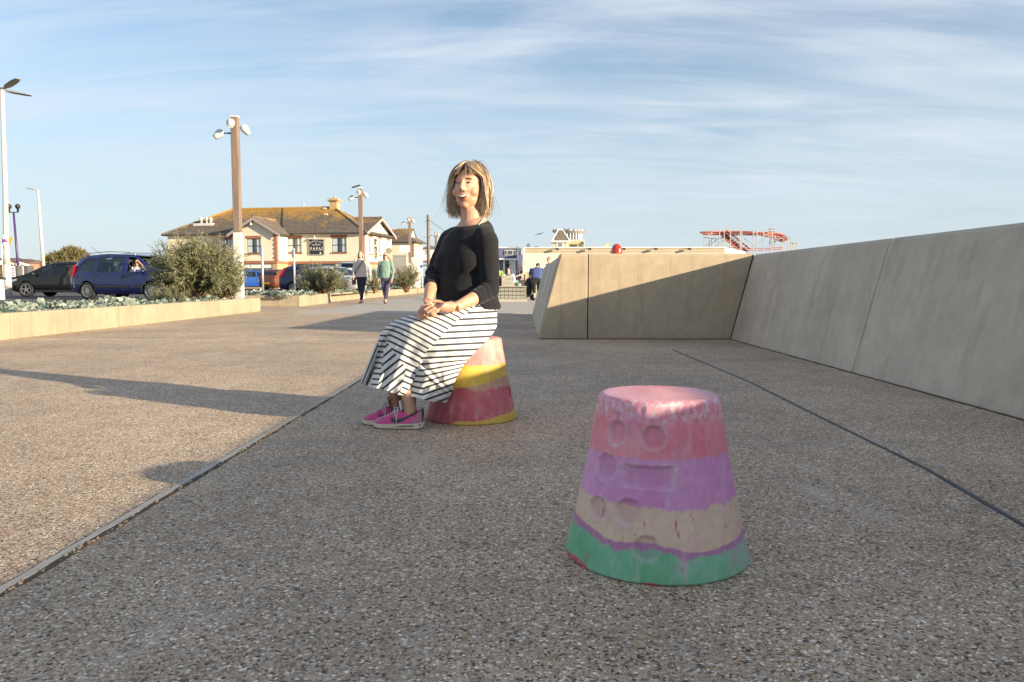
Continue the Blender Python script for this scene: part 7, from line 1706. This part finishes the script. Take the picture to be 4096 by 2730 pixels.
    tm_ = fuse(t, vox, 4, .5); displace(tm_, lambda p: .007*mnoise.noise(p*11) + .004*mnoise.noise(p*24)); link('shirt', setmat(tm_, shirt), root, False)
    if tr_:
        tm_ = fuse(tr_, vox, 4, .5); displace(tm_, lambda p: .008*mnoise.noise(Vector((p.x*9, p.y*9, p.z*6))) + .004*mnoise.noise(p*22)); link('trousers', setmat(tm_, trouser), root, False)
    h = MB()
    if hair == 'bob':
        h.ell(H_(0, -.024, .034), hs*.086, hw_*.090, hz*.088, 14, 10); h.ell(H_(0, -.05, -.05), hs*.086, hw_*.050, hz*.085, 12, 8)
        for s in (-1, 1): h.ell(H_(s*.070, -.008, -.045), hs*.026, hw_*.040, hz*.075, 10, 8); h.ell(H_(s*.085, -.02, -.10), hs*.028, hw_*.035, hz*.028, 8, 6)
    elif hair == 'windblown':
        h.ell(H_(0, -.024, .034), hs*.084, hw_*.090, hz*.088, 14, 10); h.ell(H_(-.070, -.005, -.05), hs*.020, hw_*.036, hz*.085, 10, 8); h.tube([H_(.05, -.02, .05), H_(.09, -.03, -.02), H_(.15, -.03, -.09), H_(.20, -.03, -.15)], [(.035, .06), (.045, .065), (.040, .06), (.015, .03)], 10)
    elif hair == 'short': h.ell(H_(0, -.022, .036), hs*.079, hw_*.088, hz*.084, 14, 10)
    elif hair == 'cap':
        h.ell(H_(0, -.012, .045), hs*.080, hw_*.098, hz*.075, 14, 10); h.obox(H_(0, .115, .035), hs*.060, hw_*.055, hz*.006)
    if h.v:
        hm_ = fuse(h, .008, 2, .5); displace(hm_, lambda p: .009*mnoise.noise(Vector((p.x*60, p.y*60, p.z*9)))) if hair != 'cap' else None; link('hair' if hair != 'cap' else 'cap', setmat(hm_, hairm), root, False)
    f = MB()
    if glasses: f.obox(H_(0, .088, .012), hs*.062, hw_*.012, hz*.018); f.build('sunglasses', M_BLACK, root, False, False)
    else:
        for s in (-1, 1):
            e = MB(); e.ell(H_(s*.030, .080, .012), hs*.014, hw_*.008, hz*.007, 8, 6); e.build('eye', M_IRIS, root, True, False)
    m_ = MB(); m_.ell(H_(0, .087, -.052), hs*.026, hw_*.010, hz*.010, 8, 6); m_.build('mouth', M_LIP if glasses else M_TOOTH, root, True, False)
    return root
M_PALESH = cloth('pale dotted shirt', (.50,.45,.44), .85, .22, 90); M_GREENSH = cloth('green print shirt', (.17,.26,.22), .85, .65, 75); M_NAVYT = cloth('navy trousers', (.018,.022,.040), .9, .15, 20); M_PURT = cloth('aubergine trousers', (.060,.048,.095), .9, .15, 20); M_TEE = cloth('blue tee', (.045,.075,.20), .9, .12, 14); M_DSHORT = cloth('dark navy shorts', (.012,.016,.028), .9, .15, 20); M_VEST = cloth('black waistcoat', (.015,.015,.018), .9); M_WSH = cloth('white shirt', (.70,.70,.70), .9, .06); M_OLIVE = cloth('olive cap', (.26,.24,.18), .9); M_GREYSH = cloth('pale grey tee', (.48,.50,.54), .9)
M_H1 = simple('grey brown hair', (.20,.15,.115), .6, var=.4, vs=50, stretch=(1,1,.15)); M_H2 = simple('blond streaked hair', (.36,.25,.16), .6, var=.4, vs=50, stretch=(1,1,.15)); M_H3 = simple('dark hair', (.03,.025,.022), .6, var=.3, vs=40); M_SANDAL = simple('brown sandal', (.10,.05,.03), .7, var=.2)
# woman in the pale shirt
q = G(1447, 1216); k = 1.0
wa = figure((q.x, q.y, 0), R(-3), 'walking woman in a pale shirt and dark trousers with a shoulder bag', dict(head=(-.01, -.03, 1.60), neck=(0, 0, 1.47), chest=(.01, .01, 1.30), pelvis=(.0, .02, .93), shL=(-.175, .01, 1.41), elL=(-.245, -.02, 1.14), wrL=(-.225, -.12, .92), shR=(.185, .01, 1.41), elR=(.265, .06, 1.13), wrR=(.285, .08, .88), hipL=(-.09, .03, .88), knL=(-.06, -.02, .50), anL=(-.06, .30, .20), ftL=(-.06, .26, .06), hipR=(.09, .02, .88), knR=(.055, -.05, .48), anR=(.01, -.10, .10), ftR=(0, -.26, .04)), M_PALESH, M_NAVYT, M_H1, M_SKIN2, shoe=M_BLACK, w=(.180, .185, .190), d=(.115, .140, .14))
M_LEATH = simple('brown leather strap', (.10,.075,.05), .7, var=.15)
wx, wy = q.x, q.y
bag = empty('shoulder_bag', (wx-.24, wy, .7), 'brown leather bag slung across the woman in the pale shirt', 'bag')
m = MB(); m.obox((wx-.255, wy+.06, .74), (.045, 0, 0), (0, .14, 0), (0, 0, .12)); bevel(m.build('pouch', M_LEATH, bag), .02)
m = MB(); m.tube([(wx+.13, wy-.02, 1.475), (wx+.06, wy-.125, 1.36), (wx-.06, wy-.150, 1.20), (wx-.16, wy-.13, 1.05), (wx-.235, wy-.03, .93), (wx-.26, wy+.05, .84)], [(.022, .005)]*6, 8); m.build('strap', M_LEATH, bag, True)
# woman in the green shirt
q = G(1544, 1218)
figure((q.x, q.y, 0), R(2), 'walking woman in a green patterned shirt, sunglasses and aubergine trousers', dict(head=(.01, -.03, 1.53), neck=(.0, 0, 1.40), chest=(.0, .01, 1.24), pelvis=(.0, .02, .88), shL=(-.17, .01, 1.34), elL=(-.225, .05, 1.08), wrL=(-.235, .02, .84), shR=(.175, .01, 1.34), elR=(.245, -.02, 1.06), wrR=(.225, -.12, .82), hipL=(-.085, .03, .84), knL=(-.06, .02, .48), anL=(-.07, .34, .24), ftL=(-.07, .32, .08), hipR=(.085, .02, .84), knR=(.045, -.06, .46), anR=(.0, -.08, .11), ftR=(-.0, -.22, .04)), M_GREENSH, M_PURT, M_H2, M_SKIN2, shoe=M_SANDAL, hair='windblown', glasses=True, w=(.175, .160, .178), d=(.108, .115, .12), leg=.93)
# man in blue tee leaning over a black pushchair
q = G(2146, 1203)
figure((q.x, q.y, 0), 0, 'man in a blue tee and dark shorts bending over, seen from behind', dict(head=(.06, .46, 1.33), neck=(.03, .34, 1.26), chest=(.01, .26, 1.12), pelvis=(-.02, .0, .82), shL=(-.20, .30, 1.20), elL=(-.27, .30, .95), wrL=(-.24, .48, .80), shR=(.21, .30, 1.20), elR=(.27, .32, .95), wrR=(.25, .50, .82), hipL=(-.10, .0, .76), knL=(-.09, .04, .44), anL=(-.08, .02, .09), hipR=(.10, .0, .76), knR=(.08, .05, .44), anR=(.09, .04, .09), ftL=(-.09, .20, .04), ftR=(.10, .20, .04)), M_TEE, M_DSHORT, M_H3, M_SKIN2, fwd=(.15, 1, -.35), hair='short', sleeve=.42, leg=.52, shoe=M_BLACK, w=(.215, .220, .205), d=(.135, .155, .15))
pc_ = (q.x-.30, q.y+.35); root = empty('pushchair', (pc_[0], pc_[1], 0), 'black padded pushchair in front of the man in the blue tee', 'pushchair')
m = MB(); m.ell((pc_[0], pc_[1], .52), (.17, 0, 0), (0, .22, 0), (0, .05, .36), 14, 10); link('padded_seat', setmat(fuse(m, .02, 2), cloth('black quilting', (.02,.021,.024), .8, .3, 30)), root)
for sx, sy_ in ((-.19, -.12), (.16, -.12), (-.19, .35), (.16, .35)):
    m = MB(); m.lathe([(.10, -.022), (.115, -.012), (.115, .012), (.10, .022)], 16, (pc_[0]+sx, pc_[1]+sy_, .115), axis='Y'); m.build('wheel', M_TYRE, root, True)
m = MB(); m.box(pc_[0]-.2, pc_[0]+.17, pc_[1]-.13, pc_[1]-.11, .14, .165); m.build('axle', M_DKGREY, root)
for sx in (-.17, .14):
    m = MB(); m.tube([(pc_[0]+sx, pc_[1]+.3, .14), (pc_[0]+sx, pc_[1]-.1, .55), (pc_[0]+sx, pc_[1]-.28, .98)], .012, 6); m.build('frame_tube', M_DKGREY, root)
# man in the cap behind the wing wall
Y = 30.0; x = PX(2199, Y)
figure((x, Y, 0), R(-60), 'man in an olive cap, only his head showing above the wing wall', dict(head=(0, -.03, 1.57), neck=(0, 0, 1.44), chest=(0, 0, 1.27), pelvis=(0, 0, .92), shL=(-.19, 0, 1.38), elL=(-.24, .02, 1.1), wrL=(-.23, -.05, .86), shR=(.19, 0, 1.38), elR=(.24, .02, 1.1), wrR=(.23, -.05, .86), hipL=(-.09, 0, .86), knL=(-.09, -.01, .47), anL=(-.09, .02, .09), hipR=(.09, 0, .86), knR=(.09, -.01, .47), anR=(.09, .02, .09)), M_GREYSH, M_NAVYT, M_OLIVE, M_SKIN2, hair='cap', sleeve=.45, shoe=M_BLACK)
# people seated in the cafe yard
def sitter(px, py, Y, lab, shirt, hairm, skin, vest=None, rz=0, hair='short'):
    h = P(px, py, Y); z0 = h.z - 1.20
    J = dict(head=(0, -.05, 1.20), neck=(0, 0, 1.06), chest=(0, .01, .90), pelvis=(0, .03, .52), shL=(-.18, 0, 1.0), elL=(-.26, -.08, .74), wrL=(-.16, -.30, .72), shR=(.18, 0, 1.0), elR=(.27, -.08, .74), wrR=(.16, -.30, .72), hipL=(-.09, 0, .48), knL=(-.12, -.40, .48), anL=(-.12, -.38, .08), hipR=(.09, 0, .48), knR=(.12, -.40, .48), anR=(.12, -.38, .08))
    f = figure((h.x, Y, z0), rz, lab, J, shirt, M_NAVYT, hairm, skin, hair=hair, fwd=(0, -1, -.25), shoe=M_BLACK, vox=.014)
    if vest:
        m = MB(); m.loft([ringu((0, .03, .50), (.19, 0, 0), (0, .135, 0), 16), ringu((0, .02, .75), (.168, 0, 0), (0, .128, 0), 16), ringu((0, .01, .93), (.165, 0, 0), (0, .122, 0), 16), ringu((0, 0, 1.045), (.115, 0, 0), (0, .088, 0), 16)]); link('waistcoat', setmat(fuse(m, .014, 2), vest), f, False)
    return f
sitter(2034, 1083, 32.0, 'man in a black waistcoat and white sleeves seated behind the timber seat back', M_WSH, M_H3, M_SKIN2, M_VEST)
sitter(1994, 1073, 46.0, 'small figure in a green top at the left of the cafe yard', cloth('lime top', (.30,.42,.10), .9), M_H3, M_SKIN2)
sitter(2083, 1108, 36.5, 'dark-haired person in dark clothes low beside the stall canopy', cloth('dark top', (.04,.035,.04), .9), M_H3, M_SKIN2, rz=R(40), hair='bob')
# driver and passenger in the people carrier
mp = mpv.location
dl = mpv.location + Matrix.Rotation(rzm, 3, 'Z') @ Vector((.42, -.38, 0)); pl_ = mpv.location + Matrix.Rotation(rzm, 3, 'Z') @ Vector((.50, .34, 0)); h = Vector((dl.x, dl.y, PZ(1052, dl.y, 558)))
figure((h.x, h.y, h.z-1.24), R(10), 'car driver in sunglasses and pale shirt with hand raised to his face', dict(head=(0, -.03, 1.24), neck=(0, 0, 1.10), chest=(0, .01, .94), pelvis=(-.05, .03, .56), shL=(-.19, 0, 1.04), elL=(-.25, -.06, .80), wrL=(-.15, -.25, .78), shR=(.19, -.02, 1.04), elR=(.34, -.20, 1.02), wrR=(.16, -.14, 1.20)), M_GREYSH, M_NAVYT, M_H1, M_SKIN2, hair='short', glasses=True, sleeve=.5, vox=.012)
h = Vector((pl_.x, pl_.y, PZ(1054, pl_.y, 597)))
figure((h.x, h.y, h.z-1.24), R(15), 'front passenger in sunglasses just visible beyond the driver', dict(head=(0, -.03, 1.24), neck=(0, 0, 1.10), chest=(0, .01, .94), pelvis=(0, .03, .56), shL=(-.17, 0, 1.04), elL=(-.24, -.04, .78), wrL=(-.15, -.2, .62), shR=(.17, 0, 1.04), elR=(.24, -.04, .78), wrR=(.15, -.2, .62)), M_PALESH, M_NAVYT, M_H3, M_SKIN2, hair='bob', glasses=True, vox=.012)
